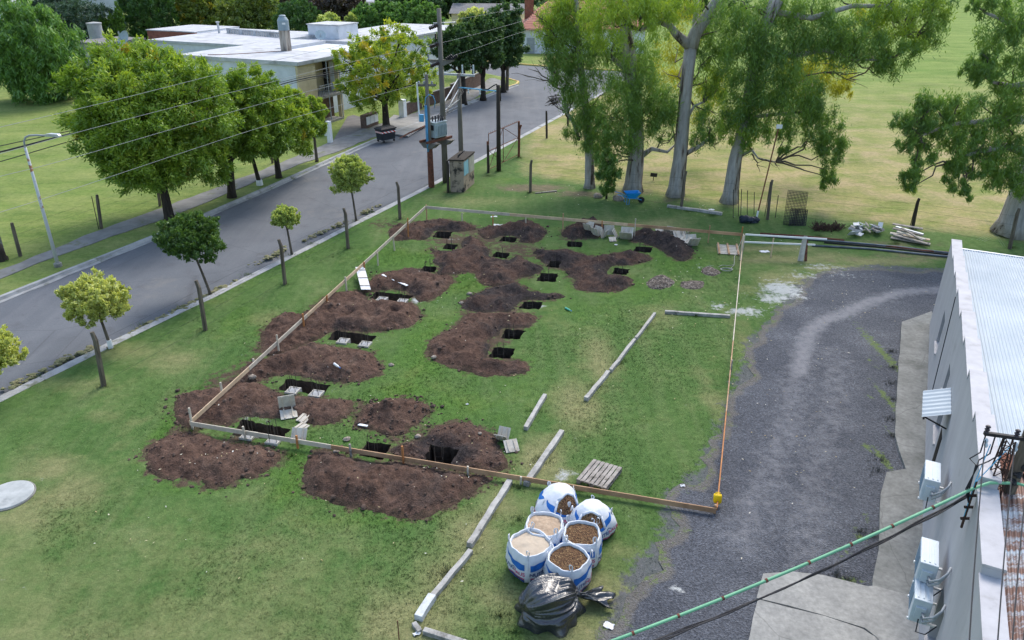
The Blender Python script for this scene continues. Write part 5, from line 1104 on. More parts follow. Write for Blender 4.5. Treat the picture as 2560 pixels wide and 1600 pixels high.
MB().box((p.x, p.y, .85), (.55, .55, 1.7), R(-24)).build('shaft', 'stained_stone', t, bevel=.02); MB().box((p.x, p.y, 1.74), (.62, .62, .1), R(-24)).build('cap', 'concrete', t)
# chain-link part by the big trunk at the field fence
a, b_ = G(2440, 602), G(2524, 622); mb = MB(); L = (b_-a).length; d = (b_-a)/L; n = int(L/.12)
for i in range(n):
    for sgn in (1, -1):
        x0 = i*.12; x1 = x0+sgn*1.1
        if 0 <= x1 <= L: mb.tube([a+d*x0+Vector((0,0,.05)), a+d*x1+Vector((0,0,1.15))], .004, 3)
o = mb.build('chain_link_mesh', 'wire', base=(a.x, a.y, 0)); tag(o, 'chain link netting in front of the thick leaning gum trunk', 'chain link')
# ------------------------------------------------------------------ street lamp
p = G(146, 666); zt = zat((p.x, p.y), 345); t = thing('street_lamp', 'tall curved street lamp with flaking white and rust paint across the road', 'street lamp', (p.x, p.y, 0))
tt = NT('lamp_paint'); w_ = tt.n('ShaderNodeSeparateXYZ'); tt.t.links.new(tt.tc.outputs['Object'], w_.inputs[0]); nz = tt.noise(3, 4, .7)
f = tt.noise(1.0, 3, .7, tt.map((.2,.2,.75))); cc = tt.ramp(tt.math('ADD', f, tt.math('MULTIPLY', tt.math('SUBTRACT', nz, .5), .25)), [(.55, (.50,.53,.56)), (.58, (.30,.14,.075)), (.70, (.30,.14,.075)), (.74, (.46,.48,.51))]); tt.bsdf(cc, .6); M['lamp_paint'] = tt.m
MB().tube([(p.x, p.y, 0), (p.x, p.y, zt*.5), (p.x, p.y, zt-.4)], [.085, .07, .055], 10).build('pole', 'lamp_paint', t, smooth=True)
ap = [(p.x+x, p.y, zt-.4+z) for x, z in ((0,0), (.02,.25), (.12,.42), (.3,.5), (.6,.52), (1.0,.50))]
MB().tube(ap, .04, 8).build('arm', 'grey_paint', t, smooth=True)
MB().lathe([(.17,0),(.17,.18),(.12,.22)], (p.x, p.y, -.02), 12).build('base', 'concrete', t)
h = Vector(ap[-1]); mb = MB(); mb.add([h+Vector(q) for q in ((0,-.05,-.03),(.62,-.11,-.05),(.62,.11,-.05),(0,.05,-.03),(0,-.05,.06),(.2,-.11,.09),(.55,-.1,.07),(.62,-.09,.0),(0,.05,.06),(.2,.11,.09),(.55,.1,.07),(.62,.09,.0))], [(0,3,2,1),(0,1,7,6,5,4),(3,8,9,10,11,2),(4,5,9,8),(5,6,10,9),(6,7,11,10),(7,1,2,11),(0,4,8,3)])
mb.build('lamp_head', 'aluminium', t)
# ------------------------------------------------------------------ power poles and the transformer
MV = G(1114, 456); zMV = zat((MV.x, MV.y), 21); LP = G(1079, 467); zLP = zat((LP.x, LP.y), 186); TP = G(1153, 396); zTP = zat((TP.x, TP.y), 184); BP = G(1247, 427); zBP = zat((BP.x, BP.y), 213)
rd = Vector((.40, .9165, 0)); rn = Vector((-.9165, .40, 0)); cx = Vector((1, -.12, 0)).normalized()
t = thing('power_pole', 'tallest concrete power pole with black insulators, rising over the street', 'power pole', (MV.x, MV.y, 0), 0, 'power poles by the transformer')
MB().tube([MV, MV+Vector((0,0,zMV))], [.19, .125], 14).build('shaft', 'pole_concrete', t, smooth=True)
zc = zat((MV.x, MV.y), 150); mb = MB()
mb.add([MV+cx*a+rd*b+Vector((0,0,zc+c)) for a, b, c in ((-.75,-.08,.02),(.75,-.08,.02),(.75,.08,.02),(-.75,.08,.02),(-.75,-.06,-.06),(.75,-.06,-.06),(.75,.06,-.06),(-.75,.06,-.06),(-.2,-.14,-.3),(.2,-.14,-.3),(.2,.14,-.3),(-.2,.14,-.3))], [(0,1,2,3),(0,4,5,1),(1,5,6,2),(2,6,7,3),(3,7,4,0),(4,8,9,5),(5,9,10,6),(6,10,11,7),(7,11,8,4),(8,11,10,9)]); mb.build('crossarm', 'pole_concrete', t)
def insul(c, d, L, r, par, mat='porcelain', n=5):
    c = Vector(c); d = Vector(d).normalized(); pts = []; rs = []
    for i in range(n*2+1): pts.append(c+d*(L*i/(n*2))); rs.append(r if i % 2 else r*.55)
    return MB().tube(pts, rs, 10).build('insulator', mat, par, smooth=False)
for v, dx in ((66, -.18), (112, -.2), (160, -.2)):
    z = zat((MV.x, MV.y), v); insul(MV+Vector((dx*.6, -.1, z+.08)), (-.8, -.5, -.28), .55, .125, t)
z = zat((MV.x, MV.y), 98); insul(MV+Vector((-.25,0,z)), (0,0,1), .3, .07, t)
for dx in (.30, .6): insul(MV+cx*dx+Vector((0,0,zc+.03)), (.6,.3,.35), .45, .12, t, 'cable', 4)
insul(MV+cx*-.72+Vector((0,0,zc+.02)), (0,0,1), .3, .06, t, 'grey_paint')
mb = MB(); z = zat((MV.x, MV.y), 58); mb.tube([MV+Vector((-.35,0,z)), MV+Vector((.25,0,z+.02)), MV+Vector((.9,.2,z+.04))], .03, 6); mb.build('bracket', 'aluminium', t)
t = thing('power_pole', 'shorter concrete pole carrying the near end of the transformer platform, with blue conduits', 'power pole', (LP.x, LP.y, 0), 0, 'power poles by the transformer')
MB().tube([LP, LP+Vector((0,0,zLP))], [.16, .10], 12).build('shaft', 'pole_concrete', t, smooth=True)
MB().tube([LP+Vector((.0,-.05,0)), LP+Vector((.0,-.03,zat((LP.x, LP.y), 372)))], [.19, .17], 10).build('rusty_casing', 'rust', t)
zl = zat((LP.x, LP.y), 214); MB().bar(LP+Vector((-.55,.1,zl)), LP+Vector((.55,-.12,zl+.05)), .1, .12).build('crossarm', 'pole_concrete', t)
for dx in (-.45, -.15, .3): insul(LP+Vector((dx,0,zl+.07)), (0,0,1), .18, .07, t, 'grey_paint', 3)
zb = zat((LP.x, LP.y), 176+165); z0 = zat((LP.x, LP.y), 374); arch = zat((LP.x, LP.y), 262)
for k in range(3):
    o = -.12+.05*k; pts = [LP+Vector((o,-.17,z0-.1+.0*k)), LP+Vector((o-.04,-.19,z0+.7)), LP+Vector((o-.03,-.18,arch))]
    if k == 0: pts += [LP+Vector((o+.03,-.18,arch+.42)), LP+Vector((o+.25,-.17,arch+.62)), LP+Vector((o+.48,-.16,arch+.52)), LP+Vector((o+.58,-.15,arch+.2)), LP+Vector((o+.5,-.12,arch-.15))]
    MB().tube(pts, .024, 8).build('conduit', 'blue_pvc', t, smooth=True)
zx = zat((LP.x, LP.y), 294); MB().box((LP.x-.38, LP.y-.12, zx), (.26, .2, .42)).build('meter_box', 'blue_pvc', t, bevel=.02)
MB().tube([LP+Vector((-.52,-.05,zx-.2)), LP+Vector((-.56,-.02,zx+2.0))], .05, 8).build('white_pipe', 'white_paint', t)
# platform and transformer
zp = zat((LP.x, LP.y), 352); t = thing('transformer_platform', 'rusty steel platform between two concrete poles', 'platform', (LP.x, LP.y, zp)); dv = (MV-LP); dv.z = 0; dn = Vector((-dv.y, dv.x, 0)).normalized()
for s in (-1, 1): MB().bar(LP-dv*.42+dn*.28*s+Vector((0,0,zp)), LP+dv*1.32+dn*.28*s+Vector((0,0,zp)), .1, .14).build('beam', 'rust', t)
for c in (LP, MV):
    mb = MB(); mb.add([c+dn*a+dv.normalized()*b+Vector((0,0,zp+z)) for a, b, z in ((-.75,-.16,-.08),(.75,-.16,-.08),(.75,.16,-.08),(-.75,.16,-.08),(-.3,-.22,-.42),(.3,-.22,-.42),(.3,.22,-.42),(-.3,.22,-.42))], [(0,1,2,3),(0,4,5,1),(1,5,6,2),(2,6,7,3),(3,7,4,0),(4,7,6,5)]); mb.build('bracket', 'pole_concrete', t)
c = LP+dv*.55+Vector((0,0,zp+.09)); t = thing('transformer', 'pale grey box transformer on the rusty platform', 'transformer', c); x = dv.normalized(); M['trafo'] = simple('trafo', (.40,.48,.52), (.33,.40,.44), 3, .5)
zv = Vector((0,0,1)); MB().frame(c, x, dn, zv, (-.48,.48), (-.33,.33), (.05,.92)).build('tank', 'trafo', t, bevel=.02)
for k in range(7): MB().frame(c, x, dn, zv, (-.42+.13*k,-.39+.13*k), (-.45,-.332), (.15,.8)).build('fin', 'trafo', t)
MB().frame(c, x, dn, zv, (-.53,.53), (-.37,.37), (.921,.97)).build('lid', 'trafo', t)
MB().frame(c, x, dn, zv, (-.505,-.481), (-.2,.1), (.5,.8)).build('panel', 'dark_steel', t)
for k in range(3): insul(c+x*(-.25+.25*k)+dn*.1+Vector((0,0,.97)), (0,0,1), .3, .06, t, 'porcelain', 4)
for k in range(4): insul(c+x*(-.3+.2*k)-dn*.2+Vector((0,0,.97)), (0,0,1), .16, .045, t, 'porcelain', 3)
t = thing('power_pole', 'concrete pole with a T crossarm and three white fuse holders', 'power pole', (TP.x, TP.y, 0), 0, 'power poles by the transformer')
MB().tube([TP, TP+Vector((0,0,zTP))], [.17, .13], 12).build('shaft', 'pole_concrete', t, smooth=True)
MB().bar(TP+Vector((-1.18,.1,zTP-.02)), TP+Vector((1.05,-.05,zTP-.12)), .14, .14).build('crossarm', 'aluminium', t)
for dx in (-1.12, .25, .98):
    MB().tube([TP+Vector((dx,0,zTP)), TP+Vector((dx,0,zTP+.55))], .05, 8).build('fuse_holder', 'porcelain' if False else 'ac_white', t)
mb = MB(); rr = random.Random(5)
for k in range(9):
    a = TP+Vector((-.1+.05*k, -.1, zTP-.3-.1*k)); b_ = c+Vector((rr.uniform(-.5,.5), rr.uniform(-.2,.2), 1.15)); m_ = (a+b_)/2+Vector((rr.uniform(-.4,.4), rr.uniform(-.3,.3), rr.uniform(-.5,.1))); mb.tube([a, a*.6+m_*.4, m_, m_*.5+b_*.5, b_], .014, 5)
mb.build('jumper_cables', 'cable', t)
mb = MB()
for k, (za, zb_) in enumerate(((1.5,1.2),(1.9,2.6),(1.2,1.9))): mb.bar(MV+Vector((0,0,zp+za)), TP+Vector((0,0,zp+zb_)), .05, .05)
mb.build('strut', 'aluminium', t)
t = thing('power_pole', 'black timber pole beside the rusty gate', 'power pole', (BP.x, BP.y, 0), 0, 'power poles by the transformer')
MB().tube([BP, BP+Vector((0,0,zBP))], [.15, .12], 12).build('shaft', 'dark_wood', t, smooth=True)
a = TP+Vector((0,-.1,zat((TP.x, TP.y), 218))); b_ = BP+Vector((0,0,zat((BP.x, BP.y), 228))); MB().tube([a, b_], .04, 8).build('cable_rail', 'light_blue_wire', t)
for f in (.25, .55): insul(a+(b_-a)*f, (0,0,-1), .35, .06, t, 'ac_white', 2)
MB().tube([a+(b_-a)*.6, a+(b_-a)*.75+Vector((0,0,.05)), a+(b_-a)*.88+Vector((0,0,.3)), b_+Vector((-.1,0,.42)), b_+Vector((.12,0,.2)), b_+Vector((.14,0,-.6))], .04, 8).build('cable_bend', 'cable', t, smooth=True)
# ------------------------------------------------------------------ overhead lines (sagging in upright planes along the street)
EN = MV-rd*46+Vector((-.5,0,0))
def line(label, pts, A_, B_, r, mat, group):
    P = [vplane(u, v, A_, B_) for u, v in pts]; out = []
    for i in range(len(P)-1):
        p0 = P[max(0, i-1)]; p1, p2 = P[i], P[i+1]; p3 = P[min(len(P)-1, i+2)]
        for j in range(8):
            f = j/8; out.append(.5*((2*p1)+(p2-p0)*f+(2*p0-5*p1+4*p2-p3)*f*f+(p3*1-p0+3*p1-3*p2)*f**3))
    out.append(P[-1]); tag(MB().tube(out, r, 5).build('overhead_line', mat, base=P[0]), label, 'power line', group)
W = 'overhead lines along the street'; M['line_grey'] = simple('line_grey', (.34,.35,.36), (.28,.29,.3), 9, .6)
line('topmost grey overhead line crossing the tree crowns', [(-200,365),(0,318),(300,247),(640,162),(900,104),(1084,66)], (MV.x, MV.y), (EN.x, EN.y), .0075, 'line_grey', W)
line('second grey overhead line from the top', [(-200,435),(0,384),(238,319),(640,215),(900,150),(1088,110)], (MV.x+.1, MV.y), (EN.x+.1, EN.y), .0075, 'line_grey', W)
line('third grey overhead line from the top', [(-200,490),(0,441),(205,388),(640,263),(900,197),(1090,156)], (MV.x+.2, MV.y), (EN.x+.2, EN.y), .0075, 'line_grey', W)
line('lowest grey overhead line, ending at the conduit pole', [(-150,572),(102,499),(640,322),(880,255),(1064,205)], (LP.x, LP.y), (LP.x-18, LP.y-41), .0075, 'line_grey', W)
fa, fb = (-25.5, 29.5), (-11.5, 63.5)
for i, (pts, r, lab) in enumerate([([(-100,388),(0,365),(238,314),(500,262),(740,196),(880,170),(960,150)], .02, 'upper thin black cable on the far side, behind the big round tree'), ([(-100,402),(0,380),(238,320),(500,268),(740,201),(880,175),(960,155)], .04, 'thick black cable on the far side, behind the big round tree'), ([(-100,428),(0,404),(238,337),(500,282),(740,206),(880,180),(960,160)], .02, 'lower thin black cable on the far side, behind the big round tree')]):
    line(lab, pts, fa, fb, r, 'cable', 'black cables across the road')
far_end = (MV.x+10, MV.y+25)
for i, (pts, lab) in enumerate([([(1104,107),(1180,88),(1280,60),(1330,45)], 'upper wire running on past the insulators into the distance'), ([(1133,139),(1200,117),(1280,88),(1340,70)], 'lower wire running on from the crossarm into the distance'), ([(1104,55),(1180,42),(1300,20)], 'highest wire running on behind the tall pole')]):
    line(lab, pts, (MV.x, MV.y), far_end, .0075, 'line_grey', W)
# ------------------------------------------------------------------ gate, meter cabinet, bin, meters
A_ = G(1220, 430); B_ = G(1297, 391); t = thing('field_gate', 'rusty barred gate with crossed braces beside the black pole', 'gate', (A_.x, A_.y, 0)); d = (B_-A_); L = d.length; d.normalize(); hz = zat((A_.x, A_.y), 336); zz = Vector((0,0,1)); q = lambda x, z, o=0: A_+d*x+zz*z+Vector((d.y,-d.x,0))*o
def bars(nm, l, r=.03): 
    for a, b_ in l: MB().tube([q(*a), q(*b_)], r, 6).build(nm, 'rust', t)
bars('post', [((0,0),(0,hz*.82)), ((L,0),(L,hz*1.0))], .075)
bars('frame_bar', [((.15,.15),(L-.1,.15)), ((.15,hz),(L-.1,hz)), ((.15,.15),(.15,hz)), ((L-.12,.15),(L-.12,hz)), ((L*.48,.15),(L*.48,hz)), ((.15,hz*.55),(L-.1,hz*.55))], .028)
bars('brace', [((.15,.2),(L*.48,hz)), ((L*.48,hz),(L-.1,.55*hz)), ((L*.48,.15),(L-.1,.55*hz)), ((.15,.55*hz),(L*.48,.15))], .02)
mb = MB()
for k in range(16): mb.tube([q(.15+(L-.3)*k/15, hz), q(.15+(L-.3)*k/15, hz+.12)], .008, 4)
mb.build('spikes', 'rust', t)
o_ = G(1126, 480); x_ = G(1160, 481)-o_; y_ = G(1186, 458)-G(1160, 481); W_, D_ = x_.length, y_.length; x_.normalize(); y_.normalize(); hc = zat((o_.x, o_.y), 402); t = thing('meter_cabinet', 'stained masonry meter cabinet with a blue and a white door, at the tall pole', 'meter cabinet', (o_.x, o_.y, 0))
M['stained_plaster'] = simple('stained_plaster', (.34,.27,.215), (.04,.037,.035), 1.9, .95, bump=.3, bscale=12, lo=.50, hi=.62, detail=6)
MB().frame(o_, x_, y_, zz, (0,W_), (0,D_), (0,hc)).build('body', 'stained_plaster', t); MB().frame(o_, x_, y_, zz, (-.05,W_+.05), (-.05,D_+.05), (hc+.002,hc+.09)).build('roof_slab', 'dark_wood', t)
of = o_+x_*(W_+.003); M['pale_blue_door'] = simple('pale_blue_door', (.26,.50,.62), (.2,.42,.53), 2, .5); M['cream_door'] = simple('cream_door', (.42,.41,.36), (.32,.31,.28), 2, .7)
e = MB().frame(of, x_, y_, zz, (0,.03), (.08,D_*.42), (hc*.52,hc*.95)).build('door', 'pale_blue_door', t); e['label'] = 'pale blue door'
e = MB().frame(of, x_, y_, zz, (0,.03), (D_*.50,D_*.97), (hc*.47,hc*.97)).build('door', 'cream_door', t); e['label'] = 'cream white door'
MB().bar(o_+Vector((-.10,0,0)), o_+Vector((-.10,0,hc*.9)), .09, .05).build('conduit', 'rust', t)
mb = MB(); 
for k in range(5): mb.tube([o_+x_*.35+y_*.5+zz*(hc+.09), o_+x_*(.35+.1*k)+y_*.55+zz*(hc+.25+.06*k)], .02, 5)
mb.build('stump_wires', 'dark_steel', t)
def frame_of(u0, v0, u1, v1):
    a = G(u0, v0); b = G(u1, v1); x = (b-a); L = x.length; x.normalize(); return a, x, Vector((-x.y, x.x, 0)), L
a, x, y, L = frame_of(957, 359, 992, 352); c = a+x*(L/2)+y*.45; t = thing('waste_container', 'black wheeled waste container with a striped band at the far kerb', 'waste container', (c.x, c.y, 0)); hb = zat((a.x, a.y), 324)
M['bin_black'] = simple('bin_black', (.012,.017,.026), (.018,.024,.034), 3, .5); hL = L*.50
mb = MB(); vs = []
for (hx, hy, z) in ((hL*.90, .36, .18), (hL, .42, hb-.08)): vs += [c+x*sx*hx+y*sy*hy+zz*z for sx, sy in ((-1,-1),(1,-1),(1,1),(-1,1))]
mb.add(vs, [(3,2,1,0),(0,1,5,4),(1,2,6,5),(2,3,7,6),(3,0,4,7),(4,5,6,7)]); mb.build('tub', 'bin_black', t, bevel=.02)
mb = MB(); vs = [c+x*sx*(hL+.06)+y*sy*.46+zz*z for z in (hb-.075, hb-.02) for sx, sy in ((-1,-1),(1,-1),(1,1),(-1,1))]+[c+x*sx*(hL-.1)+y*sy*.3+zz*(hb+.09) for sx, sy in ((-1,-1),(1,-1),(1,1),(-1,1))]
mb.add(vs, [(3,2,1,0),(0,1,5,4),(1,2,6,5),(2,3,7,6),(3,0,4,7),(4,5,9,8),(5,6,10,9),(6,7,11,10),(7,4,8,11),(8,9,10,11)]); mb.build('lid', 'black_rubber', t)
tt = NT('striped'); wv = tt.n('ShaderNodeTexWave', bands_direction='X'); wv.inputs['Scale'].default_value = 2.6; tt.t.links.new(tt.map((1,1,1.0), (0, R(35), R(15))), wv.inputs['Vector']); tt.bsdf(tt.ramp(wv.outputs['Fac'], [(.48, (.75,.76,.78)), (.52, (.62,.07,.05))], 'LINEAR'), .5); M['striped'] = tt.m
zb0 = hb-.34; fr = lambda z: (hL*(.90+.10*(z-.18)/(hb-.26)), .36+.06*(z-.18)/(hb-.26))
mb = MB(); vs = []
for z in (zb0, zb0+.12):
    hx, hy = fr(z); vs += [c+x*sx*(hx+.006)+y*sy*(hy+.006)+zz*z for sx, sy in ((-1,-1),(1,-1),(1,1),(-1,1))]
mb.add(vs, [(0,1,5,4),(1,2,6,5),(2,3,7,6),(3,0,4,7)]); mb.build('warning_band', 'striped', t)
M['sticker'] = simple('sticker', (.60,.66,.60), (.20,.52,.20), .9, .5); z0, z1 = .42, hb-.36; h0, h1 = fr(z0), fr(z1)
MB().add([c+x*(h0[0]+.009)+y*-.25+zz*z0, c+x*(h0[0]+.009)+y*.25+zz*z0, c+x*(h1[0]+.009)+y*.25+zz*z1, c+x*(h1[0]+.009)+y*-.25+zz*z1], [(0,1,2,3)]).build('sticker', 'sticker', t)
for sx in (-1, 1):
    for sy in (-1, 1):
        wc = c+x*sx*hL*.72+y*sy*.36; MB().tube([wc-y*.03+zz*.09, wc+y*.03+zz*.09], .09, 10).build('wheel', 'black_rubber', t)
a, x, y, L = frame_of(917, 322, 946, 311); t = thing('gas_meter_housing', 'brown masonry meter housing with three white doors by the driveway', 'meter housing', (a.x, a.y, 0)); hm = zat((a.x, a.y), 293); M['brown_brick'] = None
def brickmat(name, c1, c2, mort, sc=1.0):
    t = NT(name); b = t.n('ShaderNodeTexBrick'); b.inputs['Scale'].default_value = 4.5*sc; b.inputs['Mortar Size'].default_value = .012; b.inputs['Color1'].default_value = c1+(1,); b.inputs['Color2'].default_value = c2+(1,); b.inputs['Mortar'].default_value = mort+(1,)
    sx = t.n('ShaderNodeSeparateXYZ'); t.t.links.new(t.tc.outputs['Object'], sx.inputs[0]); cb = t.n('ShaderNodeCombineXYZ'); t.t.links.new(t.math('ADD', sx.outputs[0], sx.outputs[1]), cb.inputs[0]); t.t.links.new(sx.outputs[2], cb.inputs[1]); t.t.links.new(cb.outputs[0], b.inputs['Vector'])
    c = t.mix(1.0, b.outputs['Color'], t.ramp(t.noise(2, 4), [(.3, .7), (.7, 1.2)]), 'MULTIPLY'); t.bsdf(c, .9); M[name] = t.m
brickmat('brown_brick', (.14,.085,.065), (.10,.06,.05), (.2,.18,.16)); brickmat('red_brick', (.30,.10,.06), (.22,.075,.05), (.26,.2,.17))
MB().frame(a, x, y, zz, (-.05,L+.05), (0,.5), (0,hm+.12)).build('housing', 'brown_brick', t)
for k in range(3): MB().frame(a, x, y, zz, (.03+k*L/3,L/3-.02+k*L/3), (-.03,-.003), (.28,hm-.02)).build('door', 'white_paint', t)
# low brick garden walls along the far pavement
for i, (p0, p1, hh, lab) in enumerate([((1012,291),(1056,271),1.0,'low brown brick garden wall between the white gatepost and the poles'), ((1062,268),(1128,247),1.1,'low brown brick garden wall behind the transformer'), ((1131,246),(1206,211),1.3,'brown brick garden wall behind the dark street trees')]):
    a, x, y, L = frame_of(*p0, *p1); t = thing('garden_wall', lab, 'garden wall', (a.x, a.y, 0), 0, 'brick garden walls across the road'); MB().frame(a, x, y, zz, (0,L), (0,.2), (0,hh)).build('wall', 'brown_brick', t); MB().frame(a, x, y, zz, (-.03,L+.03), (-.03,.23), (hh+.002,hh+.06)).build('coping', 'concrete', t)
p = G(1008, 293); mb = MB().box((p.x, p.y, .75), (.5, .5, 1.5), R(-24)); tag(mb.build('gatepost', 'white_paint', base=(p.x, p.y, 0)), 'white square gatepost at the end of the brown brick wall', 'gatepost')
p = G(826, 357); mb = MB().box((p.x, p.y, .8), (.3, .3, 1.6), R(-24)); tag(mb.build('gatepost', 'white_paint', base=(p.x, p.y, 0)), 'slim white gatepost at the lower end of the dark driveway', 'gatepost')
a, x, y, L = frame_of(716, 347, 745, 352); MB_ = MB().frame(G(640,340), Vector((1,0,0)), Vector((0,1,0)), zz, (0,5.5), (0,.2), (0,.9)); tag(MB_.build('boundary_wall', 'white_paint', base=G(640,340)), 'low white boundary wall behind the street trees', 'wall')
# ------------------------------------------------------------------ long building with the stepped parapet
WA = G(2322.6, 819); WB = G(2294, 1600); wd = (WB-WA); wd.z = 0; wd.normalize(); wn = Vector((-wd.y, wd.x, 0)) # along the wall towards the lens; into the building
if wn.x < 0: wn = -wn
def wallhit(u, v, off=0.0):
    o = WA+wn*off; d = ray(u, v); nx, ny = wn.x, wn.y; t = (o.x*nx+o.y*ny)/(d[0]*nx+d[1]*ny); p = Vector((d[0]*t, d[1]*t, CH+d[2]*t))
    return (p-WA).dot(wd), p.z
def wp(t, z, o=0.0): q = WA+wd*t+wn*o; return Vector((q.x, q.y, z))
M['wall_grey'] = simple('wall_grey', (.43,.435,.465), (.375,.38,.41), 1.3, .85, bump=.1, bscale=20, stretch=(1.4,1.4,.28), stain=(.29,.295,.31), stscale=1.1, stlo=.58, sthi=.75)
M['parapet_white'] = simple('parapet_white', (.50,.495,.515), (.42,.415,.435), 2.5, .8, bump=.1, bscale=20, stain=(.35,.34,.34), stscale=2.5, stlo=.6, sthi=.75)
bld = thing('workshop_building', 'long grey building with a white stepped parapet and corrugated metal roof', 'building', WA)
T_STEP = [-.15, 2.1, 4.2, 6.25, 8.4, 10.55, 12.75, 15.0, 17.3, 19.4, 21.5, 23.6]; Z_STEP = [3.52, 3.68, 3.86, 4.05, 4.24, 4.42, 4.61, 4.80, 4.61, 4.42, 4.24]
wins = []
for (u, v), wz in (((2362, 775), 1.15), ((2383, 879), 1.15), ((2361, 985), 1.0)):
    tt_, z1 = wallhit(u, v); wins.append((tt_, tt_+.95, max(.9, z1-wz), min(z1, 2.9)))
wins.append((17.2, 18.0, .9, 2.2)); wins.append((19.0, 19.8, .9, 2.2))
cuts = sorted(set(T_STEP+[w[0] for w in wins]+[w[1] for w in wins])); mbw = MB(); mbc = MB()
for a, b in zip(cuts, cuts[1:]):
    m_ = (a+b)/2; k = max(i for i, s in enumerate(T_STEP[:-1]) if s <= m_); top = Z_STEP[k]-.05; segs = [(-.05, top)]
    for w in wins:
        if w[0] <= m_ <= w[1]: segs = [(-.05, w[2]), (w[3], top)]
    for z0, z1 in segs: mbw.frame(WA, wd, wn, Vector((0,0,1)), (a, b), (0, .28), (z0, z1))
mbw.build('wall', 'wall_grey', bld)
for i, z in enumerate(Z_STEP):
    a, b = T_STEP[i], T_STEP[i+1]; mbc.frame(WA, wd, wn, Vector((0,0,1)), (a-.02, b-.004), (-.02, .31), (z-.048, z))
    if i and Z_STEP[i] > Z_STEP[i-1]: mbc.frame(WA, wd, wn, Vector((0,0,1)), (a-.024, a-.021), (-.02,.31), (Z_STEP[i-1], z-.05))
mbc.build('parapet_coping', 'parapet_white', bld)
for w in wins:
    f = MB().frame(WA, wd, wn, Vector((0,0,1)), w[:2], (.2, .22), w[2:]).build('window', 'window_dark', bld)
    MB().frame(WA, wd, wn, Vector((0,0,1)), (w[0]-.03, w[1]+.03), (-.05, .2), (w[2]-.06, w[2]-.002)).build('sill', 'parapet_white', f)
# corrugated roof: two slopes falling from a ridge square to the wall
t = NT('corrugated'); n1 = t.noise(.7, 4, .6); sx = t.n('ShaderNodeAttribute', attribute_name='rust'); n2 = t.noise(2.2, 5, .7, t.map((.35, 2.6, 1), (0, 0, -math.atan2(wd.y, wd.x)))); n6 = t.noise(1, 4, .7, t.map((1,1,1)))
c = t.ramp(n1, [(.3, (.345,.405,.465)), (.7, (.44,.50,.555))]); dots = t.n('ShaderNodeTexVoronoi'); dots.inputs['Scale'].default_value = 2.1; t.t.links.new(t.tc.outputs['Object'], dots.inputs['Vector'])
c = t.mix(t.ramp(dots.outputs['Distance'], [(.03, .8), (.06, 0.0)]), c, (.12,.10,.10))
rs = t.ramp(t.math('ADD', sx.outputs['Fac'], t.math('MULTIPLY', t.math('SUBTRACT', n2, .5), 1.2)), [(.45, 0.0), (.6, 1.0)]); c = t.mix(rs, c, t.mix(n2, (.15,.075,.06), (.23,.145,.115)))
b = t.bsdf(c, .55, .12, None, .35); M['corrugated'] = t.m
RIDGE = 16.15
def zroof(tt): return 4.50-.083*abs(RIDGE-tt)
def corr(name, ta, tb, s1, pitch=.08):
    ns = int(s1/pitch*6); ts = np.linspace(ta, tb, 24); V = []; ru = []
    for tt in ts:
        for k in range(ns+1):
            s = .29+(s1-.29)*k/ns; lap = .006*math.floor((tt-ta)/3.1); z = zroof(tt)-.02+.018*math.sin(2*math.pi*s/pitch)+lap*.5; V.append(wp(tt, z, s)[:])
            r = max(0, 1-abs(tt-RIDGE)/1.1)*.55+(.55 if tt > RIDGE else 0)+.35*math.exp(-((s-1.8-.03*(tt-11))/.05)**2)*(1 if tt > 12.2 else 0)*1.6; ru.append(r)
    F = [(i*(ns+1)+k, i*(ns+1)+k+1, (i+1)*(ns+1)+k+1, (i+1)*(ns+1)+k) for i in range(len(ts)-1) for k in range(ns)]
    o = npmesh(name, V, F, 'corrugated', attrs=dict(rust=ru), smooth=True); o.parent = bld; o.data.transform(Matrix.Translation(-bld.location)); return o
corr('roof_sheet', -.35, RIDGE-.02, 10.5); corr('roof_sheet', RIDGE+.02, 24, 10.5)
mb = MB(); 
for sgn in (-1, 1): mb.frame(WA, wd, wn, Vector((0,0,1)), sorted((RIDGE, RIDGE+sgn*.28)), (.3, 10.5), (4.515, 4.535))
mb.build('ridge_cap', 'rust', bld)
mb = MB(); mb.bar(wp(11.8, zroof(11.8)+.02, 1.72), wp(15.9, zroof(15.9)+.02, 1.95), .09, .02); mb.build('rusty_strip', 'rust', bld)
MB().frame(WA, wd, wn, Vector((0,0,1)), (-.4, 24), (.285, 10.5), (-.05, 3.0)).build('inner_block', 'wall_grey', bld)
MB().tube([wp(-.42, zroof(-.3)-.04, .3), wp(-.42, zroof(-.3)-.04, 10.5)], .06, 8).build('gutter', 'aluminium', bld)
for a, b in (((2390, 742), (2327, 997)),):
    ta, za = wallhit(*a); tb, zb = wallhit(*b); MB().tube([wp(ta, za, -.012), wp(tb, max(zb, .1), -.012)], .012, 5).build('conduit', 'cable', bld)  # dark tube standing in for the dark edge line where the wall steps out
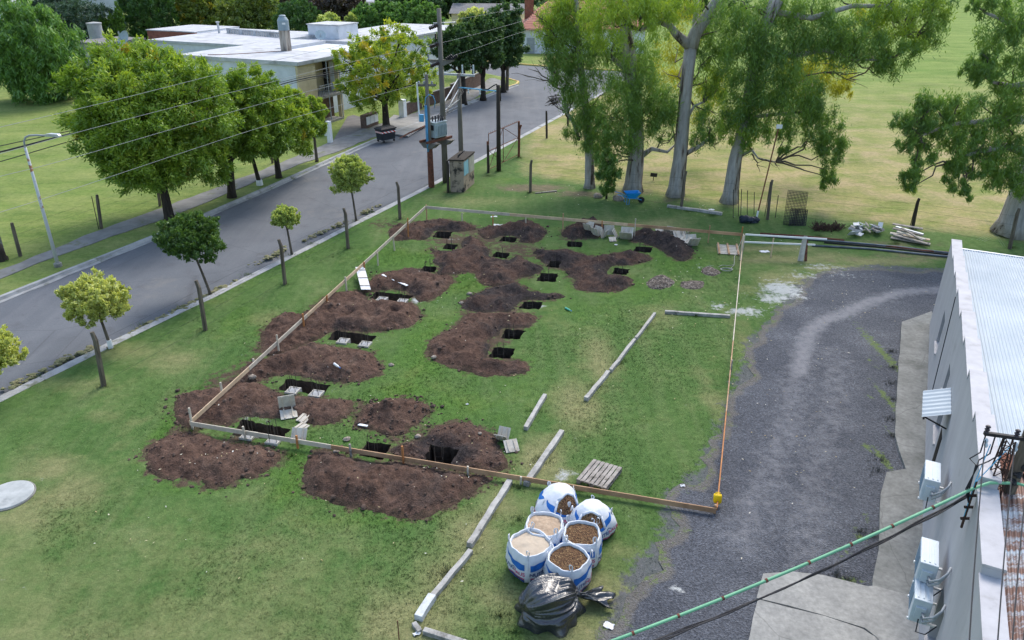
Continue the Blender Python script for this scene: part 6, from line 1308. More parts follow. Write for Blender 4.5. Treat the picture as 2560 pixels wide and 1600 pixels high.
# awning over the side door
ta, za = wallhit(2382, 970); tb, zb = wallhit(2380, 1023); zA = 2.55; t0 = 9.6; t1 = 11.3
t0, t1 = 10.65, 11.95
aw = thing('door_awning', 'small corrugated metal awning on the grey wall', 'awning', wp(t0, zA)); zA = 3.0; V = []; ns = 60
for j in range(2):
    for k in range(ns+1):
        tt = t0+(t1-t0)*k/ns; V.append(wp(tt, zA-.25*j+.02*math.sin(2*math.pi*tt/.2), -.01-.58*j)[:])
o = npmesh('metal_sheet', V, [(k, k+1, ns+2+k, ns+1+k) for k in range(ns)], 'corrugated', attrs=dict(rust=[0]*len(V))); o.parent = aw; o.data.transform(Matrix.Translation(-aw.location))
for tt in (t0+.1, t1-.1): MB().bar(wp(tt, zA-.5, -.01), wp(tt, zA-.30, -.54), .03, .03).build('bracket', 'dark_steel', aw)
MB().bar(wp(t0, zA-.31, -.54), wp(t1, zA-.31, -.54), .04, .04).build('front_bar', 'dark_steel', aw)
MB().frame(WA, wd, wn, Vector((0,0,1)), (t0+.4, t1-.4), (-.012, -.002), (.1, 2.05)).build('doorway', 'opening_shade', bld)  # flat near-black sheet, the opening's shade put into its colour
# air conditioners on brackets
for (u, v), lab in (((2313, 1172), 'white air conditioner on the grey wall, the one alone above the cable'), ((2303, 1372), 'upper of the two neighbouring white air conditioners below the cable'), ((2288, 1460), 'lower of the two neighbouring white air conditioners below the cable')):
    tt, z = wallhit(u, v, -.48); ac = thing('air_conditioner', lab, 'air conditioner', wp(tt, z-.55, -.3), 0, 'air conditioners on the grey wall'); fr_ = lambda nm, m, a, b, c, **k: MB().frame(WA, wd, wn, Vector((0,0,1)), a, b, c).build(nm, m, ac, **k)
    fr_('casing', 'ac_white', (tt-.39, tt+.39), (-.48, -.17), (z-.55, z), bevel=.015)
    fr_('front_grille', 'ac_grille', (tt-.30, tt+.16), (-.487, -.481), (z-.50, z-.05))
    for k in range(3): fr_('top_rib', 'ac_white', (tt-.33, tt+.33), (-.43+.09*k, -.40+.09*k), (z+.001, z+.012))
    for s in (-.3, .3): MB().bar(wp(tt+s, z-.575, -.5), wp(tt+s, z-.575, -.0), .04, .04).build('bracket', 'white_paint', ac)
    fr_('valve_cover', 'ac_white', (tt+.391, tt+.44), (-.42, -.25), (z-.4, z-.15))
    for k in range(2): MB().tube([wp(tt+.42, z-.35+.1*k, -.3), wp(tt+.62, z-.3+.1*k, -.28), wp(tt+.72, z-.1+.08*k, -.16), wp(tt+.66, z+.12, -.06), wp(tt+.5, z+.15, -.01)], .022, 7).build('hose', 'grey_paint', ac, smooth=True)
    MB().tube([wp(tt+.42, z-.42, -.33), wp(tt+.55, z-.62, -.33), wp(tt+.68, z-.5, -.2), wp(tt+.6, z-.3, -.05)], .012, 5).build('wire', 'cable', ac)
# lattice mast with crossarm above the parapet
tb_, zb_ = 15.1, 4.3; base = G(2480, 1228, 4.42); top = Vector((base.x, base.y, zat((base.x, base.y), 1098))); hM = top.z-base.z
mast = thing('lattice_mast', 'rusty lattice mast with insulators rising beside the parapet', 'mast', base); mb = MB(); s = .15
def leg(k, z): a = k*math.pi/2+.5; q = s*(1-.35*z/hM); return base+Vector((q*math.cos(a), q*math.sin(a), z))
for k in range(4): mb.tube([leg(k, -.3), leg(k, hM)], .014, 5)
mb.build('uprights', 'bark_reddish', mast); mb = MB(); nz = 6
for j in range(nz):
    for k in range(4): mb.tube([leg(k, hM*j/nz), leg((k+1) % 4, hM*(j+1)/nz)], .009, 4); mb.tube([leg(k, hM*j/nz), leg((k+1) % 4, hM*j/nz)], .009, 4)
mb.build('lattice', 'bark_reddish', mast)
ca = base+Vector((-.42,.06,hM+.08)); cb = base+Vector((1.1,-.16,hM-.04)); MB().bar(ca, cb, .06, .06).build('crossarm', 'dark_steel', mast)
for f in (.02, .33, .60): q = ca+(cb-ca)*f; insul(q, (0,0,1), .16, .045, mast, 'porcelain', 3); insul(q+Vector((.01,-.03,-.08)), (.1,-.2,-1), .16, .035, mast, 'ac_white', 2)
MB().tube([base+Vector((.30,0,-.05)), base+Vector((.30,.0,hM+.16))], .10, 9).build('wooden_stub', 'post_wood', mast)
mb = MB(); rr = random.Random(3)
for k in range(5): mb.blob(base+Vector((.22+.06*k, -.1, hM*(.25+.14*k))), (.07, .07, .06), 7, 5, .3, k)
mb.build('clamps', 'dark_steel', mast)
br = G(2422, 1262, 4.3); mb = MB(); mb.tube([br+Vector((0,0,-.5)), br+Vector((0,0,.5))], .022, 7)
rk = thing('wire_rack', 'dark upright wire rack fixed on the parapet below the mast', 'wire rack', br); mb.build('rod', 'bark_reddish', rk)
for k in range(3): MB().tube([br+Vector((-.06,0,-.3+.25*k)), br+Vector((.1,0,-.3+.25*k))], .028, 7).build('spool', 'porcelain', rk)
# drop cables: green conduit and black bundle
j0 = br+Vector((-.02,0,.35)); pe = G(1505, 1612, 3.2); pf = G(1628, 1612, 3.2)
def sagline(a, b, sag, n=26): return [a+(b-a)*(i/n)+Vector((0,0,-4*sag*(i/n)*(1-i/n))) for i in range(n+1)]
P = [base+Vector((3.0,-.9,.1)), base+Vector((1.1,-.35,.12)), base+Vector((.3,-.1,.25)), j0+Vector((.25,.0,.12)), j0]+sagline(j0, pe, .12)[1:]
t = thing('green_conduit', 'pale green cable conduit strung from the mast across the gravel', 'cable conduit', j0); MB().tube(P, .026, 8).build('tube', 'green_pipe', t, smooth=True)
mb = MB()
for i in range(7, len(P), 3): d = (P[min(i+1, len(P)-1)]-P[i-1]).normalized(); mb.tube([P[i]-d*.02, P[i]+d*.02], .034, 8)
mb.build('clip', 'rust', t)
t = thing('cable_bundle', 'twisted bundle of black cables strung below the green conduit', 'cable', j0); rr = random.Random(9)
for k in range(5):
    a = j0+Vector((-.05,0,-.12-.022*k)); L_ = sagline(a, pf+Vector((.0,.02*k,0)), .16+.008*k, 40)
    MB().tube([q+Vector((.012*math.sin(i*.9+k*1.3), 0, .014*math.cos(i*.9+k*1.3))) for i, q in enumerate(L_)], .009 if k else .013, 5).build('strand', 'cable', t)
for k in range(3):
    a = ca+(cb-ca)*(.02+.1*k); dn_ = j0+Vector((-.03*k, 0, .25)); MB().tube([a, a+Vector((-.03,-.05,-.35)), a+Vector((-.18,-.05,-.48)), (a*.25+dn_*.75)+Vector((-.06,0,.02)), dn_+Vector((-.06,0,-.25)), j0+Vector((0,0,-.3))], .012, 6).build('drop_lead', 'cable', t)
for k in range(2): MB().tube([ca+(cb-ca)*(.1+.2*k)+Vector((0,0,-.2)), j0+Vector((.02*k,0,.15)), j0+Vector((0,0,-.6))], .008, 5).build('blue_lead', 'light_blue_wire', t)
for k, f in enumerate((.03, .34, .50, .62)):
    q = ca+(cb-ca)*f+Vector((0,0,-.1)); e = Vector((q.x*.45, q.y*.30, q.z-.2)); tag(MB().tube(sagline(q, e, .25, 14), .010, 5).build('overhead_line', 'cable', base=q), ['thin black wire running down from the street end of the mast crossarm', 'thin black wire second along the mast crossarm', 'thin black wire third along the mast crossarm', 'thin black wire at the wooden stub of the mast'][k], 'power line', 'wires leaving the mast')
# ------------------------------------------------------------------ houses across the road
HU = Vector((.40, .9165, 0)).normalized(); HW = Vector((-.9165, .40, 0)).normalized(); H0 = G(854.5, 293.8); UZ = Vector((0,0,1))
M['house_white'] = simple('house_white', (.66,.69,.76), (.55,.58,.64), 1.2, .85, stain=(.40,.41,.41), stscale=.9, stlo=.6, sthi=.75)
M['roof_white'] = simple('roof_white', (.52,.53,.56), (.40,.41,.43), 1.1, .8, bump=.15, bscale=6, stain=(.28,.28,.29), stscale=.7, stlo=.53, sthi=.72)
M['house_cream'] = simple('house_cream', (.62,.52,.34), (.52,.43,.28), 1.5, .85, stain=(.35,.30,.22), stscale=1.2, stlo=.6, sthi=.75)
M['house_grey'] = simple('house_grey', (.42,.43,.43), (.30,.31,.31), 1.0, .9, stain=(.14,.14,.14), stscale=.8, stlo=.58, sthi=.72)
M['roof_grey'] = simple('roof_grey', (.24,.23,.23), (.15,.145,.145), .8, .9, stain=(.40,.41,.42), stscale=.8, stlo=.6, sthi=.7)
M['red_tile'] = None
tt = NT('red_tile'); wv = tt.n('ShaderNodeTexWave', bands_direction='Z'); wv.inputs['Scale'].default_value = 1.6; tt.t.links.new(tt.tc.outputs['Object'], wv.inputs['Vector']); wv.inputs['Distortion'].default_value = .4
tt.bsdf(tt.mix(1.0, tt.ramp(tt.noise(1.5, 4), [(.3, (.42,.15,.105)), (.7, (.52,.23,.165))]), tt.ramp(wv.outputs['Fac'], [(.2, .6), (.6, 1.05)]), 'MULTIPLY'), .8, 0, tt.bump(wv.outputs['Fac'], .5, .05)); M['red_tile'] = tt.m
def hb(t, nm, m, u, w, z, **k): return MB().frame(H0, HU, HW, UZ, u, w, z).build(nm, m, t, **k)
M['tower_plaster'] = simple('tower_plaster', (.38,.34,.30), (.13,.10,.085), 2.2, .9, stretch=(1.6,1.6,.25), lo=.42, hi=.6)
h = thing('flat_roofed_house', 'cream and white flat roofed house with a balcony and a rooftop water tank post', 'house', H0)
zr = 5.2
hb(h, 'wall', 'house_white', (-5.2, -5.0), (.2, 12), (-.1, zr-.3)); hb(h, 'facade', 'house_cream', (-5.2, -2.95), (0, .2), (-.1, zr-.3)); hb(h, 'rear_block', 'house_white', (-4.99, 8.8), (1.8, 12), (-.1, zr-.3))
hb(h, 'wall', 'house_cream', (-2.95, .2), (1.55, 1.8), (-.1, zr-.3)); hb(h, 'wall', 'house_cream', (.05, .25), (0, 1.55), (2.2, zr-.3)); hb(h, 'pillar', 'house_cream', (-.1, .25), (-.12, .2), (-.1, 2.05))
hb(h, 'roof', 'roof_white', (-5.35, 1.1), (-.25, 12.1), (zr-.3, zr)); hb(h, 'roof', 'roof_white', (1.1, 8.9), (7.5, 12.1), (zr-.3, zr-.02)); hb(h, 'roof_edge', 'house_grey', (-5.40, 1.14), (-.30, -.252), (zr-.26, zr-.02))
hb(h, 'balcony_floor', 'concrete', (-3.1, .4), (-.35, 1.55), (2.02, 2.2)); hb(h, 'ground_wall', 'brown_brick', (-3.2, -.15), (.6, .8), (-.1, 2.02))
f = hb(h, 'window', 'window_dark', (.02, .048), (.92, 1.5), (2.25, 4.55)); hb(f, 'shutter_bars', 'grey_paint', (0, .018), (.94, 1.48), (3.2, 3.26)); hb(f, 'shutter_bars', 'grey_paint', (0, .018), (.94, 1.48), (3.9, 3.96))
d = hb(h, 'door', 'white_paint', (.02, .048), (.40, .80), (2.25, 4.6));  # white panel standing in for the bright gap beside the dark window
rail = MB()
for k in range(15): q = H0+HU*(-3.05+k*.23)+HW*(-.3); rail.tube([q+UZ*2.2, q+UZ*3.05], .018, 4)
rail.tube([H0+HU*-3.05+HW*-.3+UZ*3.05, H0+HU*.3+HW*-.3+UZ*3.05], .025, 5)
for q in (-1.9, -.2): rail.tube([H0+HU*q+HW*-.32+UZ*.0, H0+HU*q+HW*-.32+UZ*4.9], .045, 6)
rail.build('balcony_railing', 'grey_paint', h); hb(h, 'porch_shade', 'opening_shade', (-2.9, -.2), (1.3, 1.5), (-.1, 2.0)); hb(h, 'step', 'concrete', (-2.4, -.4), (-.5, .6), (-.1, .16))  # near-black panel paints the shade at the back of the porch
hb(h, 'tank_tower', 'tower_plaster', (.1, .75), (5.1, 5.75), (zr, 6.85))
ct = H0+HU*.45+HW*5.45
tk = thing('water_tank', 'grey ribbed plastic water tank on top of a rooftop post', 'water tank', ct+UZ*6.85); M['tank_grey'] = simple('tank_grey', (.26,.33,.39), (.21,.27,.32), 1.5, .5)
MB().lathe([(.44,6.86),(.47,6.9),(.47,7.15),(.46,7.17),(.47,7.2),(.47,7.65),(.44,7.72),(.31,7.92),(.29,7.94)], (ct.x, ct.y, 0), 24).build('tank', 'tank_grey', tk); MB().lathe([(.27,7.942),(.29,8.02),(.22,8.08),(.02,8.1)], (ct.x, ct.y, 0), 20).build('lid', 'tank_grey', tk)
MB().add([ct+Vector((.477*math.cos(a), .477*math.sin(a), z)) for a in (-1.5,-1.3,-1.1,-.9) for z in (7.35, 7.5)], [(0,2,3,1),(2,4,5,3),(4,6,7,5)]).build('tank_label', 'paper', tk)
red = MB().tube([H0+HU*a+HW*b+UZ*(zr+.02) for a, b in ((-4.6,9.5),(-4.2,8.6),(-3.2,7.6),(-1.8,6.6),(-.6,5.9),(0,5.4))], .03, 5); tag(red.build('roof_pipe', 'rust', base=H0), 'red pipe snaking across the white roof to the tank post', 'pipe')
def dish(p, s, lab, rz=-1.2):
    t = thing('satellite_dish', lab, 'satellite dish', p, 0, 'rooftop satellite dishes'); m = Matrix.Rotation(rz, 3, 'Z') @ Matrix.Rotation(R(65), 3, 'Y'); vs = []; n = 18
    for j, (r, z) in enumerate(((.02,-.14),(.3,-.11),(.55,-.05),(.75,.05))): vs += [p+UZ*.8*s+m@Vector((r*s*math.cos(2*math.pi*k/n), r*s*math.sin(2*math.pi*k/n)*1.15, z*s)) for k in range(n)]
    fs = [(i*n+k, i*n+(k+1) % n, (i+1)*n+(k+1) % n, (i+1)*n+k) for i in range(3) for k in range(n)]; MB().add(vs, fs+[tuple(range(n-1, -1, -1))]).build('reflector', 'trafo', t); MB().tube([p, p+UZ*.75*s], .04, 6).build('mast', 'grey_paint', t); MB().tube([p+UZ*.6*s, p+UZ*.8*s+m@Vector((0,0,.65*s))], .03, 5).build('feed_arm', 'grey_paint', t)
h2 = thing('flat_roofed_house', 'long white roofed bungalow with a brick parapet, behind the cream balcony house', 'house', H0+HU*10+HW*20)
hb(h2, 'wall', 'house_white', (3, 16), (12.2, 24.3), (-.1, 4.9)); hb(h2, 'roof', 'roof_white', (2.9, 16.1), (12.15, 24.4), (4.9, 5.15)); hb(h2, 'brick_parapet', 'red_brick', (9.3, 9.6), (24.4, 31.2), (4.05, 5.25)); hb(h2, 'roof', 'roof_white', (9.25, 16.1), (24.4, 31.3), (5.252, 5.35)); hb(h2, 'wall', 'house_white', (9.61, 16), (24.4, 31), (-.1, 5.25)); hb(h2, 'wall', 'house_grey', (2.2, 9.3), (24.6, 31), (-.1, 3.9)); hb(h2, 'roof', 'roof_grey', (2.0, 9.29), (24.5, 31.1), (3.9, 4.05)); hb(h2, 'wall', 'house_white', (3.3, 9.2), (24.31, 24.58), (-.1, 4.4))
mb = MB()
for k in range(26): q = H0+HU*(11.2-.06*k)+HW*(21.5-.33*k); mb.box((q.x, q.y, 5.36), (.16, .16, .4), R(-24))
for k in range(5): q = H0+HU*(11.2-.39*k)+HW*(21.5-2.1*k); mb.box((q.x, q.y, 5.4), (.35, .35, .55), R(-24))
mb.bar(H0+HU*11.3+HW*21.7+UZ*5.62, H0+HU*9.6+HW*13.0+UZ*5.62, .3, .1); mb.build('balustrade', 'roof_white', h2)
q = H0+HU*10.8+HW*22.5; mb = MB().cyl((q.x, q.y, 5.15), .12, 1.1, 8).cyl((q.x, q.y, 6.2), .2, .12, 8); mb.build('flue', 'roof_white', h2)
dish(H0+HU*8.7+HW*7.9+UZ*5.2, .62, 'round satellite dish on the white roof by the water tank'); dish(H0+HU*4.2+HW*29+UZ*4.05, 1.1, 'satellite dish on the low grey roof beside the brick parapet', -2.2)
h3 = thing('flat_roofed_hut', 'small grey concrete hut with a flat dark roof, beside the bungalow', 'hut', H0+HU*7+HW*35); hb(h3, 'wall', 'house_grey', (4.6, 10.5), (33.2, 37.2), (-.1, 4.1)); hb(h3, 'roof', 'roof_grey', (4.45, 10.65), (33.05, 37.35), (4.1, 4.3))
q = H0+HU*8.6+HW*38.2; t = thing('water_tank', 'pale concrete cylinder water tank behind the grey hut', 'water tank', q); MB().lathe([(.75,0),(.75,5.7),(.8,5.72),(.8,5.85),(.1,5.95)], (q.x, q.y, 0), 20).build('tank', 'house_grey', t)
h4 = thing('white_house', 'long white flat roofed house glimpsed through the yellow tree', 'house', H0+HU*12+HW*8); hb(h4, 'wall', 'house_white', (1.4, 12), (3.2, 7.3), (-.1, 3.2)); hb(h4, 'roof', 'roof_white', (1.3, 12.1), (2.9, 7.4), (3.2, 3.4)); hb(h4, 'wall', 'house_white', (12.2, 33), (4.5, 14), (-.1, 4.6)); hb(h4, 'roof', 'roof_white', (12.1, 33.2), (4.2, 14.2), (4.6, 4.8)); hb(h4, 'upper_room', 'house_white', (13.5, 17), (9.2, 13), (4.8, 6.1)); hb(h4, 'upper_roof', 'roof_white', (13.4, 17.1), (9.1, 13.1), (6.1, 6.2)); hb(h4, 'door', 'pale_blue_door', (5.6, 6.6), (3.17, 3.198), (0, 2.0))
f = hb(h4, 'window', 'window_dark', (8.2, 9.8), (3.17, 3.198), (1.0, 2.2)); hb(f, 'frame', 'white_paint', (8.95, 9.05), (3.15, 3.168), (1.0, 2.2))
# red roofed house at the end of the road
a0 = G(1308, 134); t = thing('red_roofed_house', 'white house with a red tiled roof at the end of the road', 'house', a0); x0, y0 = a0.x, a0.y; ev, rg = 3.3, 6.6
MB().frame(a0, (1,0,0), (0,1,0), UZ, (0, 17), (0, 10), (-.1, ev)).build('wall', 'house_white', t)
mb = MB(); mb.add([(x0-.5,y0-.6,ev),(x0+17.5,y0-.6,ev),(x0+17.5,y0+10.6,ev),(x0-.5,y0+10.6,ev),(x0+3.5,y0+5,rg),(x0+14,y0+5,rg),(x0-.5,y0-.6,ev-.15),(x0+17.5,y0-.6,ev-.15),(x0+17.5,y0+10.6,ev-.15),(x0-.5,y0+10.6,ev-.15)], [(0,1,5,4),(1,2,5),(2,3,4,5),(3,0,4),(6,7,1,0),(7,8,2,1),(8,9,3,2),(9,6,0,3),(9,8,7,6)]); rf = mb.build('roof', 'red_tile', t)
MB().box((x0+.9, y0+6, 5.6), (1.3, 1.0, 3.2)).build('chimney', 'red_brick', rf); MB().box((x0+.9, y0+6, 7.25), (1.7, 1.3, .16)).build('chimney_cap', 'parapet_white', rf)
MB().frame(a0, (1,0,0), (0,1,0), UZ, (.5, 1.6), (-.03, -.004), (0, 2.1)).build('door', 'grey_paint', t); f = MB().frame(a0, (1,0,0), (0,1,0), UZ, (3, 4.6), (-.03, -.004), (.9, 2.2)).build('window', 'window_dark', t); MB().frame(a0, (1,0,0), (0,1,0), UZ, (3.75, 3.85), (-.05, -.032), (.9, 2.2)).build('frame', 'white_paint', f)
def far_house(u, v, Y, wd_, dp, hh, wall, roof, lab, pitch=0, rz=-.1):
    c = AY(u, v, Y); c.z = 0; t = thing('distant_house', lab, 'house', c); m = Matrix.Rotation(rz, 3, 'Z'); X, Yv = m.col[0], m.col[1]
    MB().frame(c, X, Yv, UZ, (-wd_/2, wd_/2), (0, dp), (-.1, hh)).build('wall', wall, t)
    if pitch:
        P = [c+X*a+Yv*b+UZ*z for a, b, z in ((-wd_/2-.4,-.4,hh),(wd_/2+.4,-.4,hh),(wd_/2+.4,dp+.4,hh),(-wd_/2-.4,dp+.4,hh),(-wd_/2-.4,dp/2,hh+pitch),(wd_/2+.4,dp/2,hh+pitch))]; MB().add(P, [(0,1,5,4),(2,3,4,5),(1,2,5),(3,0,4),(3,2,1,0)]).build('roof', roof, t)
    else: MB().frame(c, X, Yv, UZ, (-wd_/2-.3, wd_/2+.3), (-.3, dp+.3), (hh+.002, hh+.25)).build('roof', roof, t)
    for k in range(3):
        f = MB().frame(c, X, Yv, UZ, (-wd_*.33+k*wd_*.26, -wd_*.33+k*wd_*.26+1.2), (-.03, -.004), (hh*.35, hh*.35+1.3)).build('window', 'window_dark', t)
far_house(216, 30, 112, 9, 8, 8.5, 'house_white', 'roof_white', 'tall white house showing between the dark conifer and the yellowish tree', 0, .5)
far_house(940, 10, 150, 16, 9, 3.9, 'house_cream', 'roof_white', 'far low house with a wide pale roof behind the green trees', 1.5)
far_house(845, 55, 128, 9, 7, 4.6, 'house_white', 'roof_grey', 'pale house under the dark brown tree crowns', 1.2)
far_house(1215, 25, 140, 12, 8, 3.4, 'house_cream', 'roof_grey', 'yellow house in the shade of the tall dark trees', 1.4)
far_house(60, 10, 120, 14, 8, 6.0, 'house_white', 'roof_white', 'white house behind the weeping pale green tree', 0)
# ------------------------------------------------------------------ trees
def leafmat(name, stops, yellow=(.42,.34,.02), trans=.3):
    t = NT(name); c = t.ramp(t.attr('leaf_tone'), stops); c = t.mix(t.attr('yel'), c, yellow)
    d = t.n('ShaderNodeBsdfDiffuse'); t.t.links.new(c, d.inputs[0]); tr = t.n('ShaderNodeBsdfTranslucent'); t.t.links.new(t.mix(1.0, c, (1.25,1.3,.7), 'MULTIPLY'), tr.inputs[0])
    g = t.n('ShaderNodeBsdfGlossy'); g.inputs['Roughness'].default_value = .5; g.inputs[0].default_value = (.8,.85,.9,1)
    m = t.n('ShaderNodeMixShader'); m.inputs[0].default_value = trans; t.t.links.new(d.outputs[0], m.inputs[1]); t.t.links.new(tr.outputs[0], m.inputs[2])
    m2 = t.n('ShaderNodeMixShader'); m2.inputs[0].default_value = .05; t.t.links.new(m.outputs[0], m2.inputs[1]); t.t.links.new(g.outputs[0], m2.inputs[2]); t.t.links.new(m2.outputs[0], t.out.inputs[0]); M[name] = t.m
leafmat('leaf_ash', [(0, (0.099,0.183,0.018)), (.45, (0.200,0.323,0.028)), (1, (0.455,0.538,0.058))], (.40,.30,.02))
leafmat('leaf_yellow', [(0, (.10,.19,.02)), (.45, (.27,.38,.03)), (1, (.60,.60,.06))], (.66,.48,.03), .35)
leafmat('leaf_gum', [(0, (0.073,0.150,0.028)), (.5, (0.149,0.265,0.039)), (1, (0.285,0.415,0.062))], (.36,.32,.02), .3)
leafmat('leaf_gum_bright', [(0, (0.155,0.254,0.025)), (.5, (0.292,0.409,0.038)), (1, (0.484,0.582,0.063))], (.42,.38,.02), .35)
leafmat('leaf_gum_backlit', [(0, (0.182,0.208,0.011)), (.5, (0.351,0.351,0.013)), (1, (0.546,0.494,0.022))], (.5,.4,.02), .4)  # gum leaves with the glow of backlight put into their colour
leafmat('leaf_lime', [(0, (0.199,0.244,0.053)), (.45, (0.539,0.565,0.145)), (1, (0.800,0.800,0.316))], (.5,.4,.03), .3)
leafmat('leaf_lime_green', [(0, (0.149,0.215,0.046)), (.45, (0.404,0.486,0.115)), (1, (0.765,0.780,0.253))], (.5,.4,.03), .3)
leafmat('leaf_dark', [(0, (0.028,0.067,0.020)), (.5, (0.061,0.125,0.032)), (1, (0.129,0.217,0.056))], (.3,.25,.02), .25)
leafmat('leaf_small_dark', [(0, (0.042,0.099,0.019)), (.5, (0.094,0.179,0.029)), (1, (0.179,0.278,0.047))], (.3,.25,.02), .25)
leafmat('leaf_blue_dark', [(0, (0.025,0.053,0.031)), (.5, (0.049,0.095,0.053)), (1, (0.098,0.168,0.098))], (.3,.25,.02), .2)
leafmat('leaf_cypress', [(0, (0.030,0.083,0.015)), (.5, (0.060,0.143,0.024)), (1, (0.113,0.210,0.040))], (.3,.25,.02), .2)
leafmat('leaf_willow', [(0, (0.068,0.162,0.026)), (.5, (0.126,0.259,0.045)), (1, (0.236,0.389,0.083))], (.35,.3,.02), .3)
leafmat('leaf_olive', [(0, (0.077,0.127,0.021)), (.5, (0.156,0.217,0.033)), (1, (0.296,0.330,0.059))], (.45,.35,.02), .3)
leafmat('leaf_brown', [(0, (0.023,0.017,0.017)), (.5, (0.065,0.046,0.036)), (1, (0.130,0.098,0.065))], (.15,.1,.05), .2)
leafmat('leaf_thuja', [(0, (0.052,0.117,0.014)), (.5, (0.104,0.208,0.022)), (1, (0.182,0.299,0.036))], (.3,.25,.02), .2)
t = NT('bark_gum'); n1 = t.noise(1, 5, .65, t.map((2.4,2.4,.30))); n2 = t.noise(7, 4, .6, t.map((1,1,.25)))
c = t.ramp(n1, [(.30, (.25,.245,.245)), (.48, (.36,.345,.335)), (.57, (.28,.25,.225)), (.62, (.075,.055,.048)), (.8, (.04,.032,.028))]); c = t.mix(1.0, c, t.ramp(n2, [(.3, .8), (.7, 1.15)]), 'MULTIPLY'); t.bsdf(c, .85, 0, t.bump(n1, .6, .05), .2); M['bark_gum'] = t.m
M['bark_dark'] = simple('bark_dark', (.055,.045,.037), (.025,.021,.018), 5, .95, bump=.6, bscale=12, stretch=(2,2,.4))
M['bark_brown'] = simple('bark_brown', (.14,.115,.095), (.07,.058,.048), 5, .95, bump=.6, bscale=12, stretch=(2,2,.4))
def leaves(clumps, size, style, seed, asp=.36, spread=.38, yel=0.0, bright=0.0):
    """clumps: (centre, (rx,ry,rz), sprays, leaves per spray). Returns verts, rnd, yel"""
    g = np.random.default_rng(seed); Vs = []; Rn = []; Ye = []
    for c, r, ns, nl in clumps:
        c = np.array(c[:]); r = np.array(r)
        d = g.normal(size=(ns, 3)); d /= np.linalg.norm(d, axis=1)[:, None]; rad = g.uniform(.25, 1, ns)**.5
        sc = c+d*r*rad[:, None]; sr = spread*r.mean()*g.uniform(.7, 1.3, ns)
        base = g.random()*.30+.2*g.random(ns)+.10*d[:, 2]; ye = (g.random(ns) < yel)*g.uniform(.5, 1, ns)  # spray tone: random, plus painted top light on the upper sprays
        N = ns*nl; C_ = np.repeat(sc, nl, 0); S_ = np.repeat(sr, nl)[:, None]; out = np.repeat(d, nl, 0)
        o = g.normal(size=(N, 3)); o *= (np.abs(g.normal(size=N))**.6*.62/np.linalg.norm(o, axis=1))[:, None]
        if style == 'droop': o[:, 2] = o[:, 2]*1.35-.25*np.abs(g.normal(size=N)); 
        P = C_+o*S_
        if style == 'droop': ax = np.column_stack([g.normal(size=(N, 2))*.9, -np.ones(N)])
        elif style == 'up': ax = out*.7+np.array([0, 0, .55])+g.normal(size=(N, 3))*.5
        else: ax = out*.8+g.normal(size=(N, 3))*.75+o*.5
        ax /= np.linalg.norm(ax, axis=1)[:, None]
        w = np.cross(ax, g.normal(size=(N, 3))); w /= np.linalg.norm(w, axis=1)[:, None]+1e-9
        L = size*g.uniform(.65, 1.35, N)[:, None]; W = L*asp*.5
        q = np.stack([P-ax*L*.5, P-w*W, P+ax*L*.5, P+w*W], 1).reshape(-1, 3); Vs.append(q)
        rn = np.clip(np.repeat(base, nl)+g.normal(size=N)*.14+.22+bright+.16*np.clip(o[:, 2], -1, 1), 0, 1); Rn.append(np.repeat(rn, 4)); Ye.append(np.repeat(np.clip(np.repeat(ye, nl)*g.uniform(.6, 1.2, N), 0, 1), 4))  # upper leaves of a spray coloured lighter, as if lit from above
    return np.concatenate(Vs), np.concatenate(Rn), np.concatenate(Ye)
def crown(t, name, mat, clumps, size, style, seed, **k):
    V, rn, ye = leaves(clumps, size, style, seed, **k); return npmesh(name, V, np.arange(len(V)).reshape(-1, 4), mat, parent=t, attrs=dict(leaf_tone=rn, yel=ye), base=None) if t is None else _child(t, name, mat, V, rn, ye)
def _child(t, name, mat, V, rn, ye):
    o = npmesh(name, V-np.array(t.location[:]), np.arange(len(V)).reshape(-1, 4), mat, attrs=dict(leaf_tone=rn, yel=ye)); o.parent = t; return o
def dome(c, r, k, fr, ns, nl, seed, low=-.75, inner=2, jit=.12):
    g = random.Random(seed); out = []; n = 0
    for i in range(k):
        z = 1-(i+.5)/k*(1-low); a = i*2.39996+seed; q = math.sqrt(max(0, 1-z*z)); s = 1-fr*.55+g.uniform(-jit, jit)
        out.append((Vector((c[0]+r[0]*q*math.cos(a)*s, c[1]+r[1]*q*math.sin(a)*s, c[2]+r[2]*z*s)), tuple(x*fr*g.uniform(.8, 1.2) for x in r), ns, nl))
    for i in range(inner): out.append((Vector((c[0]+g.uniform(-.3,.3)*r[0], c[1]+g.uniform(-.3,.3)*r[1], c[2]+g.uniform(-.4,.3)*r[2])), tuple(x*.6 for x in r), int(ns*1.6), nl))
    return out
def limb(mb, a, b, r0, r1, seed, bend=.12, n=5):
    g = random.Random(seed); a, b = Vector(a), Vector(b); L = (b-a).length; pts = []; rs = []
    for i in range(n+1):
        f = i/n; j = Vector((g.uniform(-1,1), g.uniform(-1,1), g.uniform(-.5,1)))*bend*L*math.sin(math.pi*f)*.5; pts.append(a+(b-a)*f+j); rs.append(r0+(r1-r0)*f)
    mb.tube(pts, rs, 7); return pts
